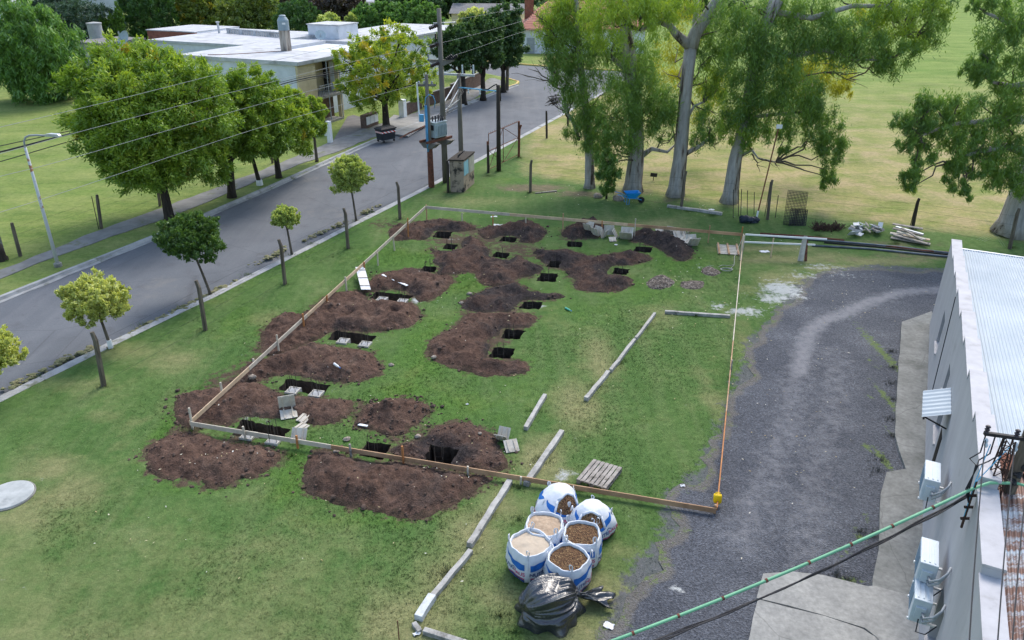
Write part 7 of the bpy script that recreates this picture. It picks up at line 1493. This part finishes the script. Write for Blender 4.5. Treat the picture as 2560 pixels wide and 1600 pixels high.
def tree(name, label, cat, base, tr, fork, clumps, mat, size, style, seed, bark='bark_dark', group=None, lean=(0,0), asp=.36, yel=0.0, spread=.38, bright=0.0, nlimb=8, sock=None):
    base = Vector(base); t = thing(name, label, cat, base, 0, group); top = base+Vector((lean[0], lean[1], fork)); mb = MB()
    pts = [base+Vector((0,0,-.1)), base+Vector((lean[0]*.1, lean[1]*.1, fork*.12)), base+Vector((lean[0]*.5, lean[1]*.5, fork*.55)), top]; mb.tube(pts, [tr*1.45, tr*1.08, tr*.9, tr*.72], 10)
    cl = sorted(clumps, key=lambda q: -q[1][0]); g = random.Random(seed)
    for i, q in enumerate(g.sample(clumps, min(nlimb, len(clumps)))): limb(mb, top-Vector((0,0,g.uniform(0,.25)*fork)), q[0], tr*.5, tr*.10, seed+i, .15)
    mb.build('trunk', bark, t, smooth=True)
    if sock: MB().tube([base+Vector((0,0,.0)), base+Vector((0,0,.32))], [tr*1.7, tr*1.5], 10).build('white_sock', 'white_paint', t)
    crown(t, 'crown', mat, clumps, size, style, seed, asp=asp, yel=yel, spread=spread, bright=bright); return t
def ctr(u, v, Y): return AY(u*KD, v*KD, Y)
# big street trees across the road
b = GD(402, 522); c = ctr(362, 284, 39.3)
cl = dome(c, (3.85, 3.5, 3.75), 44, .30, 26, 110, 1, -.9, 8)
tree('street_tree', 'biggest round green street tree with a few yellow sprays', 'tree', b, .24, 2.6, cl, 'leaf_ash', .22, 'out', 21, asp=.30, yel=.014, group='street trees across the road')
b = GD(548, 466); c = ctr(602, 280, 43.6)
tree('street_tree', 'green street tree right behind the biggest one, with a black trunk', 'tree', b, .22, 2.8, dome(c, (2.0, 2.2, 2.5), 28, .34, 24, 100, 2, -.85, 6), 'leaf_ash', .22, 'out', 22, asp=.30, yel=.004, lean=(.3,0), group='street trees across the road')
b = GD(659, 420); c = ctr(668, 290, 48)
tree('street_tree', 'green street tree with a forked dark trunk in front of the white house', 'tree', b, .18, 1.9, dome(c, (1.9, 1.8, 2.2), 22, .34, 20, 90, 3, -.85, 4), 'leaf_ash', .22, 'out', 23, asp=.30, yel=.006, bright=.06, group='street trees across the road')
b = GD(614, 437); tree('street_tree', 'street tree on a thin black whitewashed stem between two others', 'tree', b, .12, 2.3, dome(ctr(640, 290, 46.2), (1.7, 1.7, 1.9), 16, .36, 18, 84, 4, -.75, 3), 'leaf_ash', .22, 'out', 24, asp=.30, lean=(-.3,0), group='street trees across the road', sock=True)
b = GD(749, 382); tree('street_tree', 'small light green street tree at the corner of the balcony house', 'tree', b, .10, 2.0, dome(ctr(738, 280, 51.6), (1.0, 1.0, 1.35), 15, .38, 15, 60, 5, -.8, 2), 'leaf_ash', .20, 'out', 25, asp=.32, yel=.01, bright=.1, bark='bark_brown', group='street trees across the road')
b = GD(913, 300); c = ctr(904, 168, 62.9)
tree('yellow_tree', 'yellowing ash tree in front of the white house, above the waste bin', 'tree', b, .28, 2.4, dome(c, (3.7, 3.3, 3.3), 34, .26, 12, 66, 6, -.8, 4), 'leaf_yellow', .25, 'out', 26, asp=.34, yel=.07, nlimb=14)
for (bu, bv), (u, v), Y, r, sd, lab in [((1160,260),(1140,118),70,(1.9,1.8,2.0),31,'dark green street tree nearest the tall power pole'), ((1208,248),(1200,112),74,(2.2,2.0,2.5),32,'dark green street tree in the middle of the far row'), ((1258,228),(1262,95),80,(2.1,2.0,3.0),33,'dark green street tree at the road corner')]:
    p = G(bu, bv); tree('street_tree', lab, 'tree', p, .26, 2.3, dome(AY(u, v, p.y), r, 22, .36, 17, 60, sd, -.85, 4), 'leaf_dark', .36, 'out', sd, asp=.34, group='dark street trees by the corner')
p = G(1268, 226); mb = MB().tube([p, p+Vector((.1,0,6))], [.17, .13], 8); tag(mb.build('timber_post', 'post_wood', base=p), 'bare timber pole beside the tree at the road corner', 'pole')
# small clipped trees along the kerb
for (bu, bv), (u, v), Rr, mat, sd, lab, sk in [((262,822),(224,708),(1.0,.97,.80),'leaf_lime',41,'yellow green round clipped tree with a white sock on its trunk',True), ((498,697),(451,566),(1.16,1.1,.98),'leaf_small_dark',42,'dark green clipped tree by the kerb, between two yellow ones',False), ((690,603),(674,514),(.60,.58,.52),'leaf_lime_green',43,'smallest yellow green clipped tree, alone beside the road',False), ((842,523),(826,412),(.98,.94,.98),'leaf_lime_green',44,'yellow green clipped tree farthest along the kerb',False), ((-34,942),(-42,838),(.98,.9,.72),'leaf_lime',45,'bright yellow green clipped tree cut by the picture edge',False)]:
    p = GD(bu, bv); c = ctr(u, v, p.y); n = 34 if Rr[0] > .9 else 22; asz = .10 if sd != 42 else .12
    k_ = dome(c, Rr, n, .32, 15, 64 if Rr[0] > .9 else 50, sd, -.62, 6, .19)
    tree('clipped_tree', lab, 'tree', p, .055, c.z-Rr[2]*.55, k_, mat, asz, 'up', sd, bark='bark_brown', group='small clipped trees along the kerb', lean=(c.x-p.x, 0), asp=.42, spread=.36, nlimb=9, sock=sk)
# ---- gum trees
px = 1/46.0
def gum(label, base, trunk, clusters, seed, bark='bark_gum', extra=(), twigs=()):
    t = thing('gum_tree', label, 'tree', base, 0, 'gum trees at the field edge'); mb = MB(); base = Vector(base)
    mb.tube([Vector(p) for p, r in trunk], [r for p, r in trunk], 14)
    for path in extra: mb.tube([Vector(p) for p, r in path], [r for p, r in path], 9)
    mb.build('trunk', bark, t, smooth=True); g = random.Random(seed); lm = MB(); tops = [p for p, r in trunk]+[p for e in extra for p, r in e]; mats = {}
    for (u, v, Y, rr, ns, mat) in clusters:
        c = AY(u, v, Y); s = rr*(.9*Y+4)/1900
        mats.setdefault(mat, []).append((c, (s*1.05, s*.95, s), max(3, int(ns*1.25)), 112))
        a = min(tops, key=lambda p: (Vector(p)-c).length+max(0, p[2]-c.z)*.6); limb(lm, a, c+Vector((0,0,.3*s)), .06, .015, g.randint(0, 9999), .22)
    for a, b_ in twigs:
        p0 = AY(*a); p1 = AY(*b_); pts = limb(lm, p0, p1, .05, .012, g.randint(0, 9999), .2, 6)
        for q in pts[2:5]: limb(lm, q, q+(p1-p0)*.35+Vector((g.uniform(-.5,.5), g.uniform(-.3,.3), g.uniform(-.5,.5))), .02, .006, g.randint(0, 9999), .2, 3)
    lm.build('branches', 'bark_brown', t, smooth=True)
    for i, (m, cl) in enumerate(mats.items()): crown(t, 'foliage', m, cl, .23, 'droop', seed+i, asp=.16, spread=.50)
    return t
GUM, BR_, BACKLIT = 'leaf_gum', 'leaf_gum_bright', 'leaf_gum_backlit'
b = GD(1597, 462); Y = b.y; f = AY(1727, 118, Y)
gum('tall pale gum tree with a smooth trunk forking high up', b, [((b.x-.05,b.y,-.1), .60), ((b.x,b.y,.5), .49), ((b.x,b.y,1.2), .44), (AY(1700,400,Y)[:], .40), (AY(1708,300,Y)[:], .36), (AY(1716,210,Y)[:], .34), (f[:], .33)],
  [(1500,20,Y-1.5,48,15,BR_),(1545,55,Y-1.8,46,15,BR_),(1600,20,Y-1.8,52,16,BR_),(1655,45,Y-1.6,44,14,BR_),(1560,-20,Y-1,60,16,BR_),(1650,-25,Y-1,60,16,BR_),(1730,-10,Y-.5,50,12,BR_),(1505,75,Y-1.4,36,10,BR_),
   (1755,110,Y+1,46,13,GUM),(1790,150,Y+.5,50,15,GUM),(1765,200,Y+.5,42,12,BR_),(1790,235,Y+.8,40,11,GUM),(1800,90,Y+.6,48,13,GUM),(1680,130,Y+6,48,12,BACKLIT),(1655,190,Y+7,46,12,BACKLIT),(1720,60,Y+7,46,9,BACKLIT),(1690,240,Y+8,40,7,GUM),(1760,265,Y+7,48,12,BACKLIT),(1800,215,Y+8,46,10,BACKLIT),(1770,310,Y-.5,44,11,GUM),(1800,330,Y-.6,34,8,GUM),(1740,345,Y+.5,26,5,GUM)], 61,
  extra=[[(f[:], .40), (AY(1740,80,Y)[:], .34), (AY(1775,30,Y+.2)[:], .32), (AY(1810,-20,Y+.3)[:], .3), (AY(1850,-80,Y+.5)[:], .26)], [(f[:], .30), (AY(1690,85,Y-.3)[:], .22), (AY(1672,62,Y-.6)[:], .19), (AY(1640,50,Y-1)[:], .15), (AY(1600,75,Y-1.3)[:], .11)], [(AY(1738,98,Y)[:], .2), (AY(1740,40,Y+.8)[:], .17), (AY(1742,0,Y+1)[:], .14)], [(AY(1708,388,Y)[:], .15), (AY(1745,368,Y-.5)[:], .12), (AY(1775,345,Y-.7)[:], .08)], [(AY(1716,300,Y)[:], .10), (AY(1735,265,Y)[:], .07), (AY(1760,255,Y)[:], .04)]],
  twigs=[((1760,255,Y),(1790,230,Y)), ((1735,265,Y),(1800,285,Y)), ((1700,330,Y),(1650,365,Y-.4)), ((1775,345,Y),(1790,375,Y)), ((1720,220,Y),(1770,200,Y+.3))])
b = GD(1495, 452); Y = b.y
gum('stout gum tree with flaking pale bark and dark hanging foliage', b, [((b.x,b.y,-.1), .68), ((b.x,b.y,.5), .52), (AY(1590,400,Y)[:], .47), (AY(1590,300,Y)[:], .42), (AY(1580,200,Y)[:], .42), (AY(1565,80,Y)[:], .32), (AY(1560,-60,Y)[:], .25)],
  [(1560,190,Y-.8,52,17,GUM),(1610,225,Y-.9,56,19,GUM),(1655,250,Y-.9,48,16,GUM),(1560,260,Y-1,56,18,GUM),(1630,290,Y-.9,50,16,GUM),(1520,310,Y-.9,46,14,GUM),(1585,330,Y-1,52,16,GUM),(1650,310,Y-.5,40,10,GUM),(1500,340,Y-.4,34,9,GUM),(1540,365,Y-1,38,11,GUM),(1590,150,Y+.2,50,13,GUM),(1530,110,Y+.5,46,11,GUM),(1600,90,Y+.8,46,10,GUM),(1620,150,Y+1,40,9,GUM),(1680,290,Y-.2,30,7,GUM),(1520,420,Y-1.4,22,7,GUM),(1510,395,Y-1.2,26,8,GUM)], 62,
  extra=[[(AY(1602,390,Y)[:], .2), (AY(1630,372,Y-.3)[:], .13), (AY(1668,380,Y-.3)[:], .09), (AY(1690,360,Y)[:], .05)], [(AY(1590,220,Y)[:], .2), (AY(1560,170,Y)[:], .15), (AY(1530,145,Y)[:], .1)]], twigs=[((1640,375,Y),(1668,330,Y)), ((1590,190,Y),(1560,130,Y))])
b = GD(1393, 443); Y = b.y
gum('slender dark gum tree with bare branches reaching over the road', b, [((b.x,b.y,-.1), .42), ((b.x,b.y,.3), .31), (AY(1474,380,Y)[:], .27), (AY(1466,280,Y)[:], .23), (AY(1450,150,Y)[:], .18), (AY(1440,20,Y)[:], .14), (AY(1438,-60,Y)[:], .1)],
  [(1400,100,Y,46,13,GUM),(1440,130,Y-.3,50,15,GUM),(1410,160,Y,44,13,GUM),(1460,180,Y-.3,50,15,GUM),(1420,215,Y,42,13,GUM),(1470,245,Y-.4,50,16,GUM),(1430,265,Y-.2,42,12,GUM),(1485,300,Y-.5,44,13,GUM),(1455,330,Y-.4,40,11,GUM),(1490,355,Y-.4,34,9,GUM),(1385,60,Y+.4,40,10,BR_),(1420,40,Y+.2,42,11,BR_),(1370,30,Y+.6,36,8,BR_),(1470,90,Y+.4,46,12,GUM),(1500,140,Y+.2,46,12,GUM),(1450,20,Y+.4,48,12,BR_),(1395,25,Y+.2,38,8,BR_),(1430,-20,Y,54,12,BR_),(1390,140,Y+.3,36,8,GUM),(1520,230,Y+.2,40,10,GUM),(1470,60,Y+1,50,12,GUM),(1375,85,Y+.6,28,5,BR_)], 63,
  extra=[[(AY(1448,350,Y)[:], .10), (AY(1436,310,Y)[:], .12), (AY(1420,285,Y)[:], .09), (AY(1405,225,Y)[:], .07)]], twigs=[((1410,205,Y),(1345,160,Y)), ((1405,225,Y),(1302,185,Y-.3)), ((1400,200,Y),(1360,130,Y)), ((1395,215,Y),(1320,172,Y+.3)), ((1385,75,Y),(1335,20,Y+.5)), ((1395,95,Y),(1350,45,Y+.5)), ((1405,120,Y),(1340,75,Y+.4)), ((1425,300,Y),(1370,240,Y-.2))])
p = AY(1388, 250, Y); mb = MB(); g_ = random.Random(8)
for k in range(130): a = g_.uniform(0, 6.28); q = p+Vector((g_.uniform(-.35,.35), g_.uniform(-.3,.3), g_.uniform(-.25,.25))); mb.bar(q, q+Vector((.3*math.cos(a), .3*math.sin(a), g_.uniform(-.15,.1))), .015, .015)
tag(mb.build('twig_nest', 'bark_dark', base=p), 'big brown twig nest hanging in the slender gum', 'nest')
b = GD(1449, 468); c = AY(1522, 440, b.y); tree('gum_sapling', 'thin leafy gum sapling hanging over the soil beside the wheelbarrow', 'tree', G(1516, 497), .05, 2.2, [(AY(u, v, b.y-.3), (s*.022,)*3, n, 50) for u, v, s, n in ((1515,400,24,9),(1530,415,24,9),(1508,425,22,9),(1525,440,24,10),(1540,430,16,5),(1512,455,20,8),(1528,465,16,6),(1515,480,14,5))], GUM, .26, 'droop', 64, asp=.2, spread=.42)
b = GD(1722, 477); Y = b.y
gum('leaning grey gum tree behind the leaning sign pole', b, [((b.x,b.y,-.1), .58), ((b.x+.05,b.y,.5), .44), (AY(1838,400,Y)[:], .36), (AY(1858,320,Y)[:], .32), (AY(1872,240,Y)[:], .29), (AY(1890,140,Y)[:], .3), (AY(1920,40,Y)[:], .24), (AY(1950,-40,Y)[:], .2)],
  [(1840,20,Y,54,15,GUM),(1890,40,Y-.5,56,16,GUM),(1850,80,Y-.4,52,15,GUM),(1905,100,Y-.6,56,17,GUM),(1860,140,Y-.6,52,16,GUM),(1920,160,Y-.7,54,17,GUM),(1870,195,Y-.6,50,16,GUM),(1925,220,Y-.7,56,17,GUM),(1975,205,Y-.8,56,17,GUM),(1960,260,Y-.9,54,17,GUM),(2010,240,Y-.9,48,14,GUM),(2040,270,Y-.9,44,14,GUM),(2010,300,Y-1,48,15,GUM),(2060,315,Y-1,44,14,GUM),(2075,355,Y-1.1,38,12,GUM),(2045,345,Y-1,36,10,GUM),(2085,395,Y-1.2,30,9,GUM),(2078,430,Y-1.2,24,7,GUM),(2068,455,Y-1.2,16,4,GUM),(1905,270,Y-.5,44,12,GUM),(1860,250,Y-.4,44,12,GUM),(1850,300,Y-.6,44,12,GUM),(1890,330,Y-.7,42,11,GUM),(1815,290,Y-.4,38,10,BR_),(1940,320,Y-.6,38,9,GUM),(1960,355,Y-.7,28,6,GUM),(1860,345,Y-.5,32,7,BR_),
   (1980,50,Y+.3,54,15,GUM),(2030,60,Y,56,16,GUM),(2080,85,Y-.2,54,16,GUM),(2130,80,Y-.2,50,14,GUM),(2050,110,Y-.3,50,14,GUM),(2105,130,Y-.4,48,14,GUM),(2160,120,Y-.3,48,13,GUM),(2205,130,Y-.4,44,12,GUM),(2245,145,Y-.5,38,11,GUM),(2270,130,Y-.5,26,6,GUM),(2200,160,Y-.4,26,6,GUM),(1990,110,Y,52,14,GUM),(2220,60,Y+.3,48,12,BR_),(2270,40,Y+.3,52,13,BR_),(2320,25,Y+.3,50,13,BR_),(2340,70,Y+.2,40,10,GUM),(2300,90,Y+.2,36,9,BR_),(2180,20,Y+.5,50,12,BR_),(2100,20,Y+.5,54,12,GUM),(2030,0,Y+.5,60,13,GUM),(1960,0,Y+.4,60,13,GUM),(2250,-10,Y+.4,60,12,GUM),(2350,-10,Y+.4,50,10,GUM),
   (1990,160,Y+6,46,12,BACKLIT),(2040,175,Y+6,48,13,BACKLIT),(2095,190,Y+6,44,11,BACKLIT),(2010,215,Y+6.5,42,11,BACKLIT),(2060,225,Y+6.5,40,9,BACKLIT),(2125,210,Y+6.5,28,5,BACKLIT),(2170,40,Y+5,32,6,BACKLIT),(2150,70,Y+5,28,4,BACKLIT)], 65,
  extra=[[(AY(1862,310,Y)[:], .16), (AY(1900,290,Y-.4)[:], .12), (AY(1950,285,Y-.7)[:], .08), (AY(2010,280,Y-.9)[:], .05)], [(AY(1900,110,Y)[:], .18), (AY(1980,140,Y-.2)[:], .15), (AY(2060,125,Y-.3)[:], .11), (AY(2140,150,Y-.4)[:], .07), (AY(2220,150,Y-.5)[:], .04)], [(AY(1930,30,Y)[:], .18), (AY(2030,45,Y+.1)[:], .15), (AY(2130,15,Y+.3)[:], .12), (AY(2220,15,Y+.3)[:], .1), (AY(2258,70,Y+.3)[:], .06), (AY(2290,95,Y+.2)[:], .03)], [(AY(1850,390,Y)[:], .12), (AY(1880,375,Y-.4)[:], .09), (AY(1895,395,Y-.5)[:], .05), (AY(1940,405,Y-.5)[:], .03)], [(AY(1945,0,Y-.3)[:], .3), (AY(1925,40,Y-.3)[:], .27), (AY(1905,90,Y-.2)[:], .25)]],
  twigs=[((1895,395,Y),(1950,415,Y-.4)), ((1880,385,Y),(1900,430,Y-.2)), ((2060,180,Y),(2160,190,Y)), ((2140,155,Y),(2200,195,Y-.3)), ((2180,165,Y),(2255,190,Y-.3)), ((2010,190,Y),(2150,200,Y+.5)), ((2260,90,Y),(2330,75,Y))])
b = GD(2392, 552); Y = b.y
gum('huge gum tree at the picture edge behind the corrugated roof', b, [((b.x-.05,b.y,-.1), 1.02), ((b.x+.1,b.y,.6), .88), (AY(2555,520,Y)[:], .80), (AY(2572,470,Y)[:], .74), (AY(2610,380,Y)[:], .8), (AY(2640,200,Y)[:], .65), (AY(2650,0,Y)[:], .5)],
  [(2520,30,Y-.5,52,13,GUM),(2500,80,Y-.6,46,12,GUM),(2550,110,Y-.6,52,14,GUM),(2490,140,Y-.8,34,9,GUM),(2440,170,Y-1,28,8,GUM),(2420,165,Y-1,18,4,GUM),(2465,190,Y-1,26,6,GUM),(2530,190,Y-.8,46,12,GUM),(2480,12,Y-.4,30,7,GUM),(2430,15,Y-.4,20,4,GUM),(2555,250,Y-.9,48,13,GUM),(2500,260,Y-1.1,46,13,GUM),(2450,280,Y-1.3,44,13,GUM),(2395,270,Y-1.4,40,12,GUM),(2340,290,Y-1.6,40,12,GUM),(2290,300,Y-1.7,36,10,GUM),(2255,305,Y-1.7,26,7,GUM),(2320,250,Y-1.6,30,8,GUM),(2320,335,Y-1.7,36,10,GUM),(2270,350,Y-1.8,26,7,GUM),(2370,330,Y-1.6,40,11,GUM),(2420,340,Y-1.5,40,11,GUM),(2380,375,Y-1.7,36,10,GUM),(2310,385,Y-1.8,28,8,GUM),(2285,420,Y-1.9,26,8,GUM),(2270,450,Y-1.9,22,6,GUM),(2285,470,Y-1.9,14,3,BR_),(2390,415,Y-1.8,26,8,GUM),(2375,440,Y-1.8,20,5,GUM),(2415,450,Y-1.8,20,5,GUM),(2395,475,Y-1.8,22,6,GUM),(2420,490,Y-1.8,14,3,GUM),(2470,360,Y-1.3,44,12,GUM),(2520,330,Y-1.1,48,13,GUM),(2500,400,Y-1.2,44,12,GUM),(2450,415,Y-1.5,34,9,GUM),(2550,390,Y-1,46,12,GUM),(2530,440,Y-1.1,36,9,GUM),(2555,460,Y-1,30,7,GUM),(2480,440,Y-1.3,26,6,GUM),(2455,140,Y-1,16,3,GUM)], 66,
  extra=[[(AY(2605,395,Y)[:], .3), (AY(2520,365,Y-.8)[:], .18), (AY(2440,380,Y-1.4)[:], .11), (AY(2400,395,Y-1.7)[:], .06)], [(AY(2620,300,Y)[:], .28), (AY(2500,300,Y-1)[:], .15), (AY(2380,310,Y-1.5)[:], .08), (AY(2300,340,Y-1.8)[:], .05)], [(AY(2640,200,Y)[:], .24), (AY(2530,215,Y-.8)[:], .12), (AY(2480,205,Y-1)[:], .06)], [(AY(2645,60,Y)[:], .24), (AY(2530,60,Y-.5)[:], .12), (AY(2460,30,Y-.4)[:], .05)]], twigs=[((2440,380,Y-1.4),(2400,470,Y-1.8)), ((2530,215,Y-.8),(2525,205,Y-.8))])
# ---- trees behind the houses
def back(name, lab, u, v, Y, r, mat, size, style, seed, k=18, fr=.38, ns=18, nl=56, low=-.85, grp='trees behind the houses', bark='bark_dark', **kw):
    c = AY(u, v, Y); s = (.9*Y+4)/1900; rr = (r[0]*s, r[0]*s*.9, r[1]*s); p = Vector((c.x, c.y, 0)); fk = max(.8, c.z-rr[2]*.6)
    return tree(name, lab, 'tree', p, .2, fk, dome(c, rr, k, fr, ns, nl, seed, low, 2), mat, size, style, seed, bark=bark, group=grp, **kw)
p = G(95, 252); back('weeping_tree', 'big pale green weeping tree at the edge of the grass plot', 82, 128, p.y, (118, 122), 'leaf_willow', .5, 'droop', 71, 34, .34, 16, 56, -.95, asp=.2, spread=.4)
back('conifer', 'dark bluish spreading conifer behind the grey hut', 190, 62, 98, (92, 55), 'leaf_blue_dark', .5, 'out', 72, 22, .34, 14, 50, asp=.2)
back('conifer', 'dark bluish conifer top at the picture edge behind the white gable', 130, 0, 108, (70, 45), 'leaf_blue_dark', .5, 'out', 73, 16, .36, 12, 46, asp=.2)
back('cypress', 'tall dense cone shaped cypress behind the brick parapet', 368, 30, 104, (64, 95), 'leaf_cypress', .42, 'up', 74, 30, .30, 16, 56, -.9, asp=.25)
back('cypress', 'rounded dome shaped green cypress behind the water tank', 755, 78, 100, (62, 68), 'leaf_cypress', .38, 'up', 75, 30, .28, 16, 56, -.7, asp=.25)
for i, (u, v, r, lab) in enumerate([(262, 62, (9, 26), 'first bright green thuja beside the dark conifer'), (281, 66, (9, 26), 'middle bright green thuja of three'), (300, 52, (10, 36), 'tallest bright green thuja next to the cone cypress')]): back('thuja', lab, u, v, 98, r, 'leaf_thuja', .32, 'up', 76+i, 12, .4, 10, 40, asp=.25)
back('garden_tree', 'yellow leaved tree between the white gable and the cypress', 262, 22, 116, (42, 34), 'leaf_lime_green', .42, 'out', 80, 16, yel=.1)
back('garden_tree', 'olive green tree with yellow sprays behind the brick parapet', 498, 30, 108, (58, 52), 'leaf_olive', .45, 'out', 81, 20, yel=.1)
back('garden_tree', 'broad olive green tree behind the white roof balustrade', 625, 30, 106, (78, 56), 'leaf_olive', .45, 'out', 82, 24, ns=13)
back('garden_tree', 'yellow green bushy tree beside the dome cypress', 822, 72, 98, (32, 36), 'leaf_lime_green', .38, 'out', 83, 16)
back('garden_tree', 'small yellow green bush before the pale house', 882, 55, 104, (16, 20), 'leaf_lime_green', .36, 'out', 84, 9)
back('garden_tree', 'dark brown leaved tree behind the dome cypress', 740, 0, 128, (80, 46), 'leaf_brown', .5, 'out', 85, 20, ns=13)
back('garden_tree', 'dark brown leaved tree above the pale house', 850, 8, 124, (62, 40), 'leaf_brown', .5, 'out', 86, 18, ns=12)
for i, (u, v, r, lab) in enumerate([(935, 48, (48, 40), 'mid green tree behind the yellow ash, towards the pale house'), (1008, 58, (50, 44), 'mid green tree behind the yellow ash, in the middle'), (1062, 48, (40, 40), 'mid green tree just behind the top of the tall pole')]): back('garden_tree', lab, u, v, 106, r, 'leaf_willow', .42, 'out', 87+i, 18)
back('garden_tree', 'yellow leaved round tree rising above the dark street trees', 1182, 58, 92, (38, 32), 'leaf_lime', .36, 'out', 91, 16)
for i, (u, v, r, lab) in enumerate([(1090, 5, (70, 40), 'tall dark tree behind the top of the power pole'), (1180, 0, (70, 38), 'tall dark tree shading the yellow house'), (1262, 6, (46, 32), 'tall dark tree beside the brick chimney'), (1010, -8, (70, 26), 'tall dark tree behind the wide pale roof')]): back('garden_tree', lab, u, v, 150, r, 'leaf_dark', .6, 'out', 92+i, 18, ns=12)
for i, (u, v, r, lab) in enumerate([(420, -5, (60, 30), 'dark tree at the top edge between the cypress and the olive tree'), (560, -12, (70, 26), 'dark tree at the top edge behind the olive trees'), (690, -10, (50, 30), 'dark tree at the top edge beside the brown crowns'), (20, -10, (90, 34), 'dark tree at the top corner behind the weeping tree')]): back('garden_tree', lab, u, v, 150, r, 'leaf_dark', .6, 'out', 97+i, 16)
# shrubs under the roadside trees
for i, (u, v, Y, r, lab) in enumerate([(240, 250, 70, (40, 30), 'dark shrub against the grey hut'), (12, 668, 33, (26, 16), 'dry dark shrub at the foot of the stone pillar')]): back('shrub', lab, u, v, Y, r, 'leaf_small_dark', .16 if Y < 50 else .3, 'out', 105+i, 9, grp='shrubs')
# far-off wood closing the view: reads as one mass
g = np.random.default_rng(5); cl = []
for k in range(150):
    x = g.uniform(-190, 60); y = 178+g.uniform(0, 26)-.05*x; r = g.uniform(3, 6); cl.append((Vector((x, y, r*g.uniform(.8, 1.2))), (r, r, r*1.1), 10, 26))
for k in range(120):
    x = g.uniform(60, 240); y = 262+g.uniform(0, 20); r = g.uniform(3.5, 6); cl.append((Vector((x, y, r*.9)), (r, r, r*1.2), 10, 24))
V, rn, ye = leaves(cl, 1.3, 'out', 77, .45, .4); tag(npmesh('distant_wood', V, np.arange(len(V)).reshape(-1, 4), 'leaf_dark', attrs=dict(leaf_tone=rn, yel=ye)), kind='stuff')
# ------------------------------------------------------------------ light and camera
sc = bpy.context.scene; w = bpy.data.worlds.new('World'); sc.world = w; w.use_nodes = True; nt = w.node_tree; bg = nt.nodes['Background']
sky = nt.nodes.new('ShaderNodeTexSky'); sky.sky_type = 'NISHITA'; sky.sun_disc = False; SE, SA = R(50), R(22)
sky.sun_elevation = SE; sky.sun_rotation = SA; sky.air_density = 1.4; sky.dust_density = 2.5; sky.ozone_density = 1.2; nt.links.new(sky.outputs[0], bg.inputs[0]); bg.inputs[1].default_value = .15
sl = bpy.data.lights.new('sun', 'SUN'); sl.energy = 1.35; sl.angle = R(24); sl.color = (1, .95, .87); so = bpy.data.objects.new('sun', sl); C.objects.link(so)
sd = Vector((math.sin(SA)*math.cos(SE), math.cos(SA)*math.cos(SE), math.sin(SE))); so.rotation_euler = (-sd).to_track_quat('-Z', 'Y').to_euler(); so.location = sd*80
cam = bpy.data.cameras.new('camera'); cam.sensor_width = 36; cam.lens = 36*FPX/2560; cam.clip_end = 3000; cam.clip_start = .1
co = bpy.data.objects.new('camera', cam); C.objects.link(co); co.location = (0, 0, CH); co.rotation_euler = (math.pi/2-TH, 0, 0); sc.camera = co
sc.render.resolution_x, sc.render.resolution_y = 1024, 640
vs = sc.view_settings; vs.view_transform = 'Standard'; vs.look = 'None'; vs.exposure = 0.9; vs.gamma = 1.0
sc.cycles.max_bounces = 6; sc.cycles.diffuse_bounces = 3; sc.cycles.transmission_bounces = 4; sc.cycles.glossy_bounces = 2
